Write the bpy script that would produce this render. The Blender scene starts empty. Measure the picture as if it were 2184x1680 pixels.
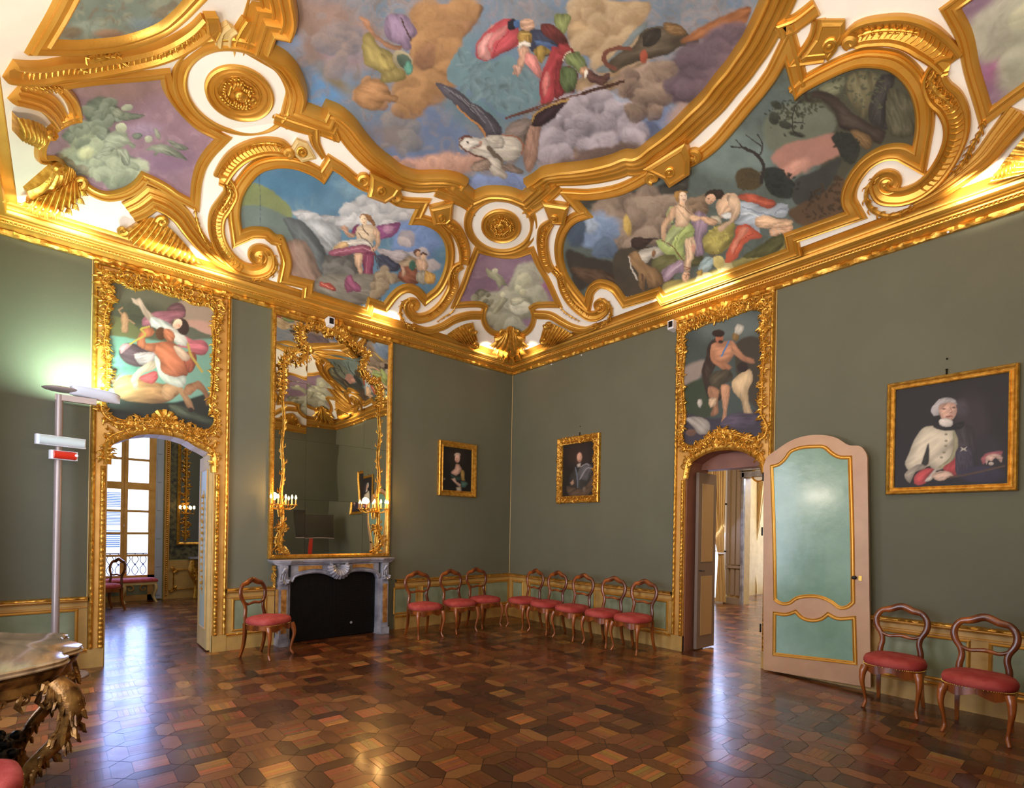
import bpy, bmesh, math, random
import numpy as np
from mathutils import Vector, Matrix
C = bpy.context.scene.collection
# ---------------------------------------------------------------- camera model
F_, YH, ROLL, YAW, CD, CXO, HT, DADO = 1106.2, 1129.1, 0.01737, 0.85575, 9.8606, -0.03486, 4.543, 0.792
CX, CAMZ = 1092.0, 1.62
sy_, cy_ = math.sin(YAW), math.cos(YAW)
A2 = np.array([-sy_, -cy_]); B2 = np.array([cy_, -sy_]); CO = np.array([CXO, CD])
CAM = np.array([-(CO @ A2), -(CO @ B2), CAMZ])
RIGHT = np.array([-sy_, cy_, 0.0]); FWD = np.array([-cy_, -sy_, 0.0]); UPV = np.array([0, 0, 1.0])
cr_, sr_ = math.cos(ROLL), math.sin(ROLL)
def rays(px):
    px = np.atleast_2d(np.asarray(px, float)); dx = px[:, 0]-CX; dy = px[:, 1]-YH
    x = (cr_*dx+sr_*dy)/F_; y = (-sr_*dx+cr_*dy)/F_
    return x[:, None]*RIGHT+FWD-y[:, None]*UPV
def project(P):
    P = np.atleast_2d(np.asarray(P, float))-CAM
    d = P@FWD; x = F_*(P@RIGHT)/d; y = -F_*P[:, 2]/d
    return np.stack([CX+cr_*x-sr_*y, YH+sr_*x+cr_*y], 1)
def hit(px, axis, val):
    r = rays(px); k = (val-CAM[axis])/r[:, axis]
    P = CAM+r*k[:, None]
    return P if len(P) > 1 else P[0]
# ---------------------------------------------------------------- room dimensions and the vault surface
RX, RY = 7.15, 8.6           # wall_right is X=0, wall_left is Y=0, wall_near is X=RX, wall_back is Y=RY
VB, VZ, VH, VT = 0.36, 4.80, 1.28, 2.4
def vz(x, y):
    ax = np.clip(1-(np.minimum(x, RX-x)-VB)/VT, 0, 1.2); ay = np.clip(1-(np.minimum(y, RY-y)-VB)/VT, 0, 1.2)
    m = np.maximum(ax, ay); k = 0.45*np.clip(1-m, 0, 1)+1e-3
    h = np.clip(0.5+0.5*(ax-ay)/k, 0, 1)
    r = ay*(1-h)+ax*h+k*h*(1-h)
    return VZ+VH*(1-r*r)
def vnormal(P):
    x, y = P[:, 0], P[:, 1]; e = 0.01
    gx = (vz(x+e, y)-vz(x-e, y))/(2*e); gy = (vz(x, y+e)-vz(x, y-e))/(2*e)
    n = np.stack([gx, gy, -np.ones_like(gx)], 1)          # pointing down into the room
    return n/np.linalg.norm(n, axis=1)[:, None]
def vcast(px):
    """picture tracing -> point of the vault"""
    r = rays(px); lo = np.full(len(r), 1.0); hi = np.full(len(r), 12.0)
    ks = np.linspace(1.0, 14, 240); found = np.zeros(len(r), bool)
    prev = np.full(len(r), ks[0])
    for k in ks[1:]:
        P = CAM+r*k
        above = (P[:, 2] > vz(P[:, 0], P[:, 1]))
        new = above & ~found
        lo[new] = prev[new]; hi[new] = k; found |= new
        prev[~found] = k
    lo[~found] = 13; hi[~found] = 14
    for _ in range(22):
        mid = (lo+hi)/2; P = CAM+r*mid[:, None]; above = P[:, 2] > vz(P[:, 0], P[:, 1])
        hi = np.where(above, mid, hi); lo = np.where(above, lo, mid)
    return CAM+r*((lo+hi)/2)[:, None]
CROP = {'n': (680, 430, .23102), 'q': (930, 36, .40323), 'm': (1250, 330, .37964), 'A': (30, 540, .24403), 'G': (1440, 620, .378), 'P': (920, 930, .14706), 'Q': (1180, 915, .17857), 'O': (1880, 780, .30468), 'a': (380, 30, .3434), 'b': (950, 30, .3434), 'c': (1500, 30, .3022), 'd': (30, 300, .3068), 'e': (750, 350, .3205),
        'g': (1150, 350, .3434), 'h': (30, 30, .2518), '3': (560, 36, .4443), '4': (560, 300, .4443), '5': (1100, 36, .4443),
        '6': (1100, 300, .4847), '7': (1600, 36, .4443), '8': (1650, 250, .4039), 'p': (0, 0, 1.0)}
def tr(s):
    """'a 10,20 30,40c 4 5,6' -> picture points; a lone letter/digit switches the tracing sheet, c marks a sharp corner"""
    out = []; cur = CROP['p']
    for w in s.split():
        if w in CROP: cur = CROP[w]; continue
        cflag = w.endswith('c'); x, y = w.rstrip('c').split(',')
        out.append((cur[0]+float(x)*cur[2], cur[1]+float(y)*cur[2], 1 if cflag else 0))
    return out
def spline(pts, closed=False, step=4.0):
    """Catmull-Rom through the points; corners stay sharp. Returns array of x,y,corner"""
    n = len(pts); out = []
    segs = n if closed else n-1
    P = [np.array(p[:2], float) for p in pts]; K = [p[2] for p in pts]
    for i in range(segs):
        p1, p2 = P[i], P[(i+1) % n]
        p0 = P[i-1] if (closed or i > 0) else p1
        p3 = P[(i+2) % n] if (closed or i+2 < n) else p2
        if K[i]: p0 = p1
        if K[(i+1) % n]: p3 = p2
        L = np.linalg.norm(p2-p1); m = max(1, int(L/step))
        if K[i] and K[(i+1) % n]: m = max(1, int(L/(step*4)))
        d0 = max(np.linalg.norm(p1-p0), 1e-6)**.5; d1 = max(L, 1e-6)**.5; d2 = max(np.linalg.norm(p3-p2), 1e-6)**.5
        t1 = (p2-p0)/1.0; t2 = (p3-p1)/1.0
        m1 = (p2-p1) if K[i] or (i == 0 and not closed) else ((p1-p0)/(d0*d0)-(p2-p0)/(d0*d0+d1*d1)+(p2-p1)/(d1*d1))*d1*d1
        m2 = (p2-p1) if K[(i+1) % n] or (i == n-2 and not closed) else ((p2-p1)/(d1*d1)-(p3-p1)/(d1*d1+d2*d2)+(p3-p2)/(d2*d2))*d1*d1
        for j in range(m):
            u = j/m; u2 = u*u; u3 = u2*u
            q = (2*u3-3*u2+1)*p1+(u3-2*u2+u)*m1+(-2*u3+3*u2)*p2+(u3-u2)*m2
            out.append((q[0], q[1], K[i] if j == 0 else 0))
    if not closed: out.append((P[-1][0], P[-1][1], K[-1]))
    return np.array(out)
# ---------------------------------------------------------------- helpers
def srgb(h):
    if isinstance(h, str): h = [int(h[i:i+2], 16)/255 for i in (0, 2, 4)]
    return [((c+.055)/1.055)**2.4 if c > .04045 else c/12.92 for c in h]
def mat(name, col, rough=.5, metal=0., bump=0., bscale=30., var=0., vscale=4., emit=None, estr=0., coat=0., vcol=False, ior=None, bdetail=4, stretch=None, spec=None, col2=None):
    m = bpy.data.materials.new(name); m.use_nodes = True; nt = m.node_tree; b = nt.nodes['Principled BSDF']
    c = srgb(col) if isinstance(col, str) else list(col)
    b.inputs['Base Color'].default_value = (*c, 1); b.inputs['Roughness'].default_value = rough; b.inputs['Metallic'].default_value = metal
    if coat: b.inputs['Coat Weight'].default_value = coat; b.inputs['Coat Roughness'].default_value = .12
    if spec is not None: b.inputs['Specular IOR Level'].default_value = spec
    if emit: b.inputs['Emission Color'].default_value = (*srgb(emit), 1); b.inputs['Emission Strength'].default_value = estr
    N = nt.nodes.new; L = nt.links.new
    tc = N('ShaderNodeTexCoord'); src = tc.outputs['Object']
    if stretch:
        mp = N('ShaderNodeMapping'); mp.inputs['Scale'].default_value = stretch; L(src, mp.inputs['Vector']); src = mp.outputs['Vector']
    if vcol:
        a = N('ShaderNodeVertexColor'); a.layer_name = 'Col'; L(a.outputs['Color'], b.inputs['Base Color'])
    if var:
        no = N('ShaderNodeTexNoise'); no.inputs['Scale'].default_value = vscale; no.inputs['Detail'].default_value = 5; L(src, no.inputs['Vector'])
        mx = N('ShaderNodeMix'); mx.data_type = 'RGBA'; mr = N('ShaderNodeMapRange')
        mr.inputs[1].default_value = .35; mr.inputs[2].default_value = .65
        L(no.outputs['Fac'], mr.inputs[0]); L(mr.outputs[0], mx.inputs[0])
        c2 = srgb(col2) if col2 else [x*(1-var) for x in c]
        c1 = c if col2 else [min(1, x*(1+var)) for x in c]
        mx.inputs[6].default_value = (*c1, 1); mx.inputs[7].default_value = (*c2, 1)
        L(mx.outputs[2], b.inputs['Base Color'])
    if bump:
        no = N('ShaderNodeTexNoise'); no.inputs['Scale'].default_value = bscale; no.inputs['Detail'].default_value = bdetail; L(src, no.inputs['Vector'])
        bp = N('ShaderNodeBump'); bp.inputs['Strength'].default_value = bump; bp.inputs['Distance'].default_value = .01
        L(no.outputs['Fac'], bp.inputs['Height']); L(bp.outputs['Normal'], b.inputs['Normal'])
    return m
def emis(name, col, s):
    m = bpy.data.materials.new(name); m.use_nodes = True; nt = m.node_tree; nt.nodes.clear()
    e = nt.nodes.new('ShaderNodeEmission'); e.inputs[0].default_value = (*srgb(col), 1); e.inputs[1].default_value = s
    o = nt.nodes.new('ShaderNodeOutputMaterial'); nt.links.new(e.outputs[0], o.inputs[0]); return m
def link(me, name, mt, parent=None, smooth=False):
    if mt: me.materials.append(mt)
    if smooth: me.shade_smooth() if hasattr(me, 'shade_smooth') else None
    o = bpy.data.objects.new(name, me); C.objects.link(o)
    if parent: o.parent = parent
    return o
def raw(name, V, Fc, mt, parent=None, smooth=False, col=None):
    me = bpy.data.meshes.new(name); me.from_pydata([tuple(v) for v in V], [], [tuple(f) for f in Fc]); me.update()
    if col is not None:
        at = me.color_attributes.new('Col', 'FLOAT_COLOR', 'POINT' if len(col) == len(V) else 'CORNER')
        cc = np.ones((len(col), 4), np.float32); cc[:, :3] = col; at.data.foreach_set('color', cc.ravel())
    return link(me, name, mt, parent, smooth)
class MB:
    def __init__(s): s.V = []; s.F = []
    def add(s, V, Fc):
        o = len(s.V); s.V += [tuple(map(float, v)) for v in V]; s.F += [tuple(i+o for i in f) for f in Fc]; return s
    def box(s, a, b, M=None):
        x0, y0, z0 = a; x1, y1, z1 = b
        V = [(x0, y0, z0), (x1, y0, z0), (x1, y1, z0), (x0, y1, z0), (x0, y0, z1), (x1, y0, z1), (x1, y1, z1), (x0, y1, z1)]
        if M is not None: V = [tuple(M@Vector(v)) for v in V]
        return s.add(V, [(0, 3, 2, 1), (4, 5, 6, 7), (0, 1, 5, 4), (1, 2, 6, 5), (2, 3, 7, 6), (3, 0, 4, 7)])
    def tube(s, path, rad, n=8, flat=1.0, nrm=None, cap=True):
        P = np.asarray(path, float); m = len(P); R = np.broadcast_to(np.asarray(rad, float), (m,)) if np.ndim(rad) < 1 or len(rad) == m else np.interp(np.linspace(0, 1, m), np.linspace(0, 1, len(rad)), rad)
        T = np.gradient(P, axis=0); T /= np.linalg.norm(T, axis=1)[:, None]+1e-12
        V = []; u = np.array(nrm if nrm is not None else ((0, 0, 1) if abs(T[0][2]) < .9 else (1, 0, 0)), float)
        fixed = nrm is not None
        for i in range(m):
            u = u-T[i]*(u@T[i]); u /= np.linalg.norm(u)+1e-12; w = np.cross(T[i], u)
            for k in range(n):
                a = 2*math.pi*k/n; V.append(P[i]+R[i]*(math.cos(a)*u*flat+math.sin(a)*w))
            if fixed: u = np.array(nrm, float)
        Fc = [(i*n+k, i*n+(k+1) % n, (i+1)*n+(k+1) % n, (i+1)*n+k) for i in range(m-1) for k in range(n)]
        if cap: Fc += [tuple(range(n))[::-1], tuple((m-1)*n+k for k in range(n))]
        return s.add(V, Fc)
    def lathe(s, prof, M=None, n=24, rx=1, ry=1):
        V = []; m = len(prof)
        for r, z in prof:
            for k in range(n):
                a = 2*math.pi*k/n; v = Vector((r*rx*math.cos(a), r*ry*math.sin(a), z)); V.append(tuple(M@v) if M is not None else tuple(v))
        Fc = [(i*n+k, i*n+(k+1) % n, (i+1)*n+(k+1) % n, (i+1)*n+k) for i in range(m-1) for k in range(n)]
        Fc += [tuple(range(n))[::-1], tuple((m-1)*n+k for k in range(n))]
        return s.add(V, Fc)
    def ball(s, c, r, n=8, sc=(1, 1, 1), M=None):
        pr = [(max(1e-4, r*math.sin(math.pi*i/n)), -r*math.cos(math.pi*i/n)) for i in range(n+1)]
        T = Matrix.Translation(c) @ Matrix.Diagonal((*sc, 1))
        return s.lathe(pr, (M@T) if M is not None else T, n=max(6, n))
    def prism(s, pts, fn, d0, d1):
        """polygon pts (2d) placed with fn(u, v, depth) between two depths"""
        n = len(pts); V = [fn(p[0], p[1], d0) for p in pts]+[fn(p[0], p[1], d1) for p in pts]
        return s.add(V, [tuple(range(n))[::-1], tuple(range(n, 2*n))]+[(i, (i+1) % n, n+(i+1) % n, n+i) for i in range(n)])
    def sweep(s, P, Nn, prof, closed=False, out=None, caps=True):
        """profile [(lateral, height)] along P; height along the normals; lateral away from the centroid when out is True"""
        P = np.asarray(P, float); m = len(P); Nn = np.broadcast_to(np.asarray(Nn, float), P.shape)
        nx = np.roll(P, -1, 0)-P; pv = P-np.roll(P, 1, 0)
        if not closed: nx[-1] = pv[-1]; pv[0] = nx[0]
        nx /= np.linalg.norm(nx, axis=1)[:, None]+1e-9; pv /= np.linalg.norm(pv, axis=1)[:, None]+1e-9
        T = nx+pv; T /= np.linalg.norm(T, axis=1)[:, None]+1e-9
        Lt = np.cross(Nn, T); Lt /= np.linalg.norm(Lt, axis=1)[:, None]+1e-9
        cosh = np.clip((nx*T).sum(1), .34, 1)
        sg = 1.0
        if out is not None:
            cen = P.mean(0); 
            area = (Lt*(P-cen)).sum(1)*np.linalg.norm(np.roll(P, -1, 0)-P, axis=1)
            sg = 1.0 if (area.sum() > 0) == out else -1.0
        V = []; k = len(prof)
        for i in range(m):
            for (l, h) in prof: V.append(P[i]+sg*Lt[i]*l/cosh[i]+Nn[i]*h)
        Fc = []
        for i in range(m if closed else m-1):
            j = (i+1) % m
            for q in range(k-1): Fc.append((i*k+q, i*k+q+1, j*k+q+1, j*k+q) if sg > 0 else (i*k+q, j*k+q, j*k+q+1, i*k+q+1))
        if not closed and caps: Fc += [tuple(range(k)), tuple((m-1)*k+q for q in range(k))]
        return s.add(V, Fc)
    def grid(s, G, close_u=False):
        G = np.asarray(G); a, b = G.shape[:2]
        Fc = [(i*b+j, i*b+(j+1) % b, ((i+1) % a)*b+(j+1) % b, ((i+1) % a)*b+j) for i in range(a-1) for j in range(b if close_u else b-1)]
        return s.add(G.reshape(-1, 3), Fc)
    def build(s, name, mt, parent=None, smooth=False, angle=40):
        me = bpy.data.meshes.new(name); me.from_pydata(s.V, [], s.F); me.update()
        if smooth:
            me.polygons.foreach_set('use_smooth', [True]*len(me.polygons))
            try: me.set_sharp_from_angle(angle=math.radians(angle))
            except Exception: pass
        return link(me, name, mt, parent)
def tag(o, label=None, cat=None, group=None, kind=None):
    if label: o['label'] = label
    if cat: o['category'] = cat
    if group: o['group'] = group
    if kind: o['kind'] = kind
    return o
def thing(name, label, cat, loc=(0, 0, 0), rz=0., group=None, kind=None):
    o = bpy.data.objects.new(name, None); C.objects.link(o); o.location = loc; o.rotation_euler = (0, 0, rz); o.empty_display_size = .1
    return tag(o, label, cat, group, kind)
def struct(o, label, cat):
    return tag(o, label, cat, kind='structure')
def under(ch, root):
    """parent a world-space mesh under an Empty"""
    ch.parent = root; ch.matrix_parent_inverse = Matrix.LocRotScale(root.location, root.rotation_euler, root.scale).inverted(); return ch
def copy_tree(o, parent=None):
    c = o.copy(); C.objects.link(c)
    if parent: c.parent = parent
    for ch in [x for x in list(C.objects) if x.parent == o]: copy_tree(ch, c)
    return c
# smooth value noise
_rng = np.random.RandomState(7); _LAT = _rng.rand(256, 256)
def vnoise(x, y):
    xi = np.floor(x).astype(int); yi = np.floor(y).astype(int); fx = x-xi; fy = y-yi
    fx = fx*fx*(3-2*fx); fy = fy*fy*(3-2*fy); g = lambda a, b: _LAT[a % 256, b % 256]
    return (g(xi, yi)*(1-fx)+g(xi+1, yi)*fx)*(1-fy)+(g(xi, yi+1)*(1-fx)+g(xi+1, yi+1)*fx)*fy
def fbm(x, y, o=4):
    s = 0; a = .5; t = 0
    for i in range(o): s = s+a*vnoise(x+31*i, y+17*i); t += a; a *= .5; x = x*2.03; y = y*2.03
    return s/t
def inside(P, poly):
    x, y = P[:, 0], P[:, 1]; r = np.zeros(len(P), bool); n = len(poly)
    for i in range(n):
        x0, y0 = poly[i][:2]; x1, y1 = poly[(i+1) % n][:2]
        if y0 == y1: continue
        c = ((y0 > y) != (y1 > y)) & (x < (x1-x0)*(y-y0)/(y1-y0)+x0); r ^= c
    return r
def segdist(P, poly, closed=True):
    d = np.full(len(P), 1e9); n = len(poly)
    for i in range(n if closed else n-1):
        a = np.array(poly[i][:2]); b = np.array(poly[(i+1) % n][:2]); ab = b-a; L = ab@ab+1e-9
        t = np.clip(((P-a)@ab)/L, 0, 1); q = P-a-t[:, None]*ab; d = np.minimum(d, (q*q).sum(1))
    return np.sqrt(d)
def paint(P, script, warp=1.5, grain=.10, seed=0, gs=14., dim=.85):
    """painterly colours for picture points P. script lines:
       b hex | p hex soft pts (smooth patch) | s hex soft pts (patch with folds) | e hex soft cx,cy rx,ry ang | l hex width pts"""
    P = np.asarray(P, float); N = len(P); col = np.zeros((N, 3))
    w1 = np.stack([fbm(P[:, 0]/9+seed, P[:, 1]/9, 3)-.5, fbm(P[:, 0]/9+50, P[:, 1]/9+seed, 3)-.5], 1)
    w2 = np.stack([fbm(P[:, 0]/34+seed, P[:, 1]/34+9, 2)-.5, fbm(P[:, 0]/34+70, P[:, 1]/34+seed, 2)-.5], 1)
    bil = fbm(P[:, 0]/16+w2[:, 0]*6+seed, P[:, 1]/16+w2[:, 1]*6, 4); bil = 1-np.abs(2*bil-1)
    Q = P+w1*warp*3; fold = fbm(Q[:, 0]/7+Q[:, 1]/16+seed, Q[:, 1]/19-Q[:, 0]/25, 3)
    big = fbm(P[:, 0]/(gs*2.2)+seed, P[:, 1]/(gs*2.2), 4)
    for ln in script.strip().split('\n'):
        t = ln.split()
        if not t or t[0] == '#': continue
        k = t[0]; c = np.array(srgb(t[1]))
        if k == 'b': col[:] = c; continue
        if k == 'c':
            sc_, th, am = float(t[2]), float(t[3]), float(t[4]); nn = fbm(P[:, 0]/sc_+w2[:, 0]*4+seed*3+th*10, P[:, 1]/sc_*1.3+w2[:, 1]*4, 5); a = np.clip((nn-th)*7, 0, 1)*am; col += (c*(.8+.4*bil[:, None])-col)*a[:, None]; continue
        if k == 'e':
            soft = float(t[2]); tt = tr(' '.join(t[3:5])) if t[3] not in CROP else tr(' '.join(t[3:5])); i = 5 if t[3] in CROP else 4
            sc = CROP[t[3]][2] if t[3] in CROP else 1.
            cx, cy = tt[0][:2]; rx, ry = [float(v)*sc for v in t[i].split(',')]; an = math.radians(float(t[i+1])) if len(t) > i+1 else 0
            QE = P+(w2*26+w1*6)*min(1, min(rx, ry)/25)*warp/1.5 if (soft > 3.5 and min(rx, ry) > 9) else Q
            dx = QE[:, 0]-cx; dy = QE[:, 1]-cy; u = (dx*math.cos(an)+dy*math.sin(an))/rx; v = (-dx*math.sin(an)+dy*math.cos(an))/ry
            rr = np.sqrt(u*u+v*v); d = (1-rr)*min(rx, ry); a = np.clip(d/soft+.5, 0, 1); a = a*a*(3-2*a)
            sh = 1.0 if soft > 20 else (1.12-.34*np.clip((u*.5+v*.8), -.7, 1))*(.74+.36*bil)
            col += (c*np.reshape(sh*np.ones(N), (N, 1))-col)*a[:, None]; continue
        if k in 'kt':       # k: billowing puffs, light hex, dark hex, count   t: leaf dabs, hex, count, radius
            dk = np.array(srgb(t[2])) if k == 'k' else c*.45; cnt = int(t[3] if k == 'k' else t[2]); pts = tr(' '.join(t[4:])); pl = spline(pts, True, 8.)[:, :2]
            lo, hi = pl.min(0), pl.max(0); rg = random.Random(cnt*7+int(lo[0])); md = min(hi-lo); cs = []
            while len(cs) < cnt:
                p = (rg.uniform(lo[0], hi[0]), rg.uniform(lo[1], hi[1]))
                if inside(np.array([p]), pl)[0]: cs.append(p)
            for (cx, cy) in sorted(cs, key=lambda p: p[1]-.3*p[0]):
                rx = md*rg.uniform(.13, .3) if k == 'k' else float(t[3])*rg.uniform(.5, 1.5); ry = rx*rg.uniform(.65, 1.) if k == 'k' else rx*.5; an = rg.uniform(-.6, .6) if k == 'k' else rg.uniform(0, 3.1)
                m = (np.abs(P[:, 0]-cx) < rx*1.5+9) & (np.abs(P[:, 1]-cy) < rx*1.5+9)
                if not m.any(): continue
                q = P[m]+(w2[m]*16+w1[m]*7)*(1 if k == 'k' else .3); dx = q[:, 0]-cx; dy = q[:, 1]-cy; u = (dx*math.cos(an)+dy*math.sin(an))/rx; v = (-dx*math.sin(an)+dy*math.cos(an))/ry; rr = np.sqrt(u*u+v*v)
                a = np.clip((1-rr)*(3.2 if k == 'k' else 3), 0, 1); a = a*a*(3-2*a)*(.9 if k == 'k' else .85); mixv = np.clip(.55-.55*(u*.35+v*.75)+rg.uniform(-.28, .2)+.35*(bil[m]-.6), 0, 1)[:, None]
                col[m] += (dk+(c-dk)*mixv-col[m])*a[:, None]
            continue
        soft = float(t[2]); pts = tr(' '.join(t[3:])); arr = np.array(pts)[:, :2]
        if k == 'l':
            sp = spline(pts, False, 5.) if len(pts) > 2 else arr; mg = soft+2
            m = (Q[:, 0] > arr[:, 0].min()-mg) & (Q[:, 0] < arr[:, 0].max()+mg) & (Q[:, 1] > arr[:, 1].min()-mg) & (Q[:, 1] < arr[:, 1].max()+mg)
            if m.any():
                d = segdist(Q[m], sp, False); a = np.clip((soft/2-d)/1.0+.5, 0, 1); col[m] += (c-col[m])*a[:, None]
            continue
        sp = spline(pts, True, 7.); mg = soft+6
        m = (Q[:, 0] > arr[:, 0].min()-mg) & (Q[:, 0] < arr[:, 0].max()+mg) & (Q[:, 1] > arr[:, 1].min()-mg) & (Q[:, 1] < arr[:, 1].max()+mg)
        if not m.any(): continue
        q = Q[m]; ins = inside(q, sp); d = segdist(q, sp); d = np.where(ins, d, -d); a = np.clip(d/soft+.5, 0, 1); a = a*a*(3-2*a)
        cc = np.broadcast_to(c, (m.sum(), 3)).copy()
        if k == 's':
            wd = max(4., min(18., (arr.max(0)-arr.min(0)).min()*.3)); ed = np.clip(d/wd, 0, 1)
            lx = (q[:, 0]-arr[:, 0].mean())/(np.ptp(arr[:, 0])+1); ly = (q[:, 1]-arr[:, 1].mean())/(np.ptp(arr[:, 1])+1)
            vx, vy = arr.max(0)-arr.min(0); cv = np.cov(arr.T); ev, em = np.linalg.eigh(cv); ax_ = em[:, 1]; sz = max(5., min(vx, vy)); al = q@ax_; ac = q@em[:, 0]
            fn = fbm(al/(sz*1.1)+seed, ac/(sz*.2)+np.sin(al/sz*1.3)*.9, 3); rid = (1-np.abs(2*fn-1))
            big_ = min(1., sz/22.); k1 = (.58+.46*ed)*(1.02-.38*lx-.26*ly); fo = 1+big_*(.9*(rid-.72)); cc = cc*(k1*fo)[:, None]
            hl = np.clip((rid-.86)*5, 0, 1)*np.clip(ed*1.4-.3, 0, 1)*.28*big_; cc = cc+(np.minimum(1, c*1.5+.06)-cc)*hl[:, None]
        col[m] += (cc-col[m])*a[:, None]
    lum = col.mean(1)[:, None]; col = (lum+(col-lum)*.88)*dim
    g = (1+grain*2*(big-.5)*2)*(1+grain*(fbm(P[:, 0]/2.2, P[:, 1]/2.2, 2)-.5)*1.2)
    return np.clip(col*g[:, None], 0, 1)
def spiral(cx, cy, r0, r1, a0, turns, n=40, sx=1., sy=.85):
    out = []
    for i in range(n+1):
        u = i/n; a = math.radians(a0)+turns*2*math.pi*u; r = r0+(r1-r0)*u; out.append((cx+r*sx*math.cos(a), cy+r*sy*math.sin(a), 0))
    return out
def area(name, loc, target, sx, sy, power, col, spread=None):
    l = bpy.data.lights.new(name, 'AREA'); l.shape = 'RECTANGLE'; l.size = sx; l.size_y = sy; l.energy = power; l.color = srgb(col)
    if spread: l.spread = math.radians(spread)
    o = bpy.data.objects.new(name, l); C.objects.link(o); o.location = loc
    o.rotation_euler = (Vector(target)-Vector(loc)).to_track_quat('-Z', 'Y').to_euler(); return o
# ---------------------------------------------------------------- materials
random.seed(3)
M = {}
M['wall'] = mat('green_wall_fabric', '656552', .75, bump=.25, bscale=260, var=.05, vscale=1.2)
M['gold'] = mat('gilded_plaster', 'd6a24a', .36, .62, bump=.1, bscale=60, var=.1, vscale=3, col2='cc9438')
M['goldcarve'] = mat('carved_gilt', 'e0ac4c', .32, .7, bump=.3, bscale=70, var=.2, vscale=20, col2='b8822a')
M['goldflat'] = mat('matt_gilding', 'd2a055', .48, .3, bump=.1, bscale=40, var=.12, vscale=5, col2='c08c3c')
M['cream'] = mat('cream_gold_paint', 'c39a52', .5, 0, bump=.12, bscale=30, var=.1, vscale=6, col2='b08c4c')
M['creamlight'] = mat('cream_paint', 'd2b478', .5, 0, bump=.15, bscale=30, var=.1, vscale=6, col2='c4a76c')
M['panel'] = mat('sage_panel', '8f9678', .5, 0, bump=.1, bscale=20, var=.1, vscale=3, col2='78805f')
M['plaster'] = mat('white_plaster', 'e9e4da', .7, 0, bump=.15, bscale=18, var=.03, vscale=3)
M['wood'] = mat('polished_walnut', 'a85a20', .28, 0, bump=.1, bscale=40, var=.3, vscale=8, col2='5c2a0e', stretch=(1, 1, .2), coat=.5)
M['velvet'] = mat('red_velvet', 'b24c42', .85, 0, bump=.2, bscale=120, var=.12, vscale=10, col2='9c3029')
M['dark'] = mat('black_iron', '0d0b0a', .45, .3)
M['marble'] = mat('grey_marble', 'a5a2a6', .3, 0, bump=.08, bscale=20, var=.2, vscale=7, col2='77747c', coat=.2)
M['ymarble'] = mat('yellow_marble', 'c08a48', .3, 0, var=.3, vscale=14, col2='8a5724', coat=.2)
M['mirror'] = mat('silvered_glass', 'e2dfd0', .015, 1.0)
M['canvas'] = mat('oil_canvas', '808080', .62, 0, vcol=True, bump=.06, bscale=90)
M['fresco'] = mat('fresco_paint', '808080', .85, 0, vcol=True, bump=.08, bscale=60)
M['backing'] = mat('raw_wood_back', '4a3420', .8)
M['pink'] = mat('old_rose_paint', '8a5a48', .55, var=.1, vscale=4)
M['leaf'] = mat('beige_pink_paint', 'c39a74', .38, 0, bump=.15, bscale=14, var=.08, vscale=3, col2='b58b68')
M['leafgreen'] = mat('pale_green_lacquer', '88a893', .22, 0, bump=.25, bscale=9, var=.12, vscale=2.5, col2='74957f', coat=.3)
M['steel'] = mat('painted_grey_steel', 'a4948e', .35, .3)
M['white'] = mat('white_plastic', 'e6e6ea', .35)
M['glasspl'] = mat('milky_diffuser', 'c8d4d2', .2)
M['brass'] = mat('brass', 'caa14a', .3, 1.)
M['black'] = mat('black_plastic', '08080a', .3)
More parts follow.
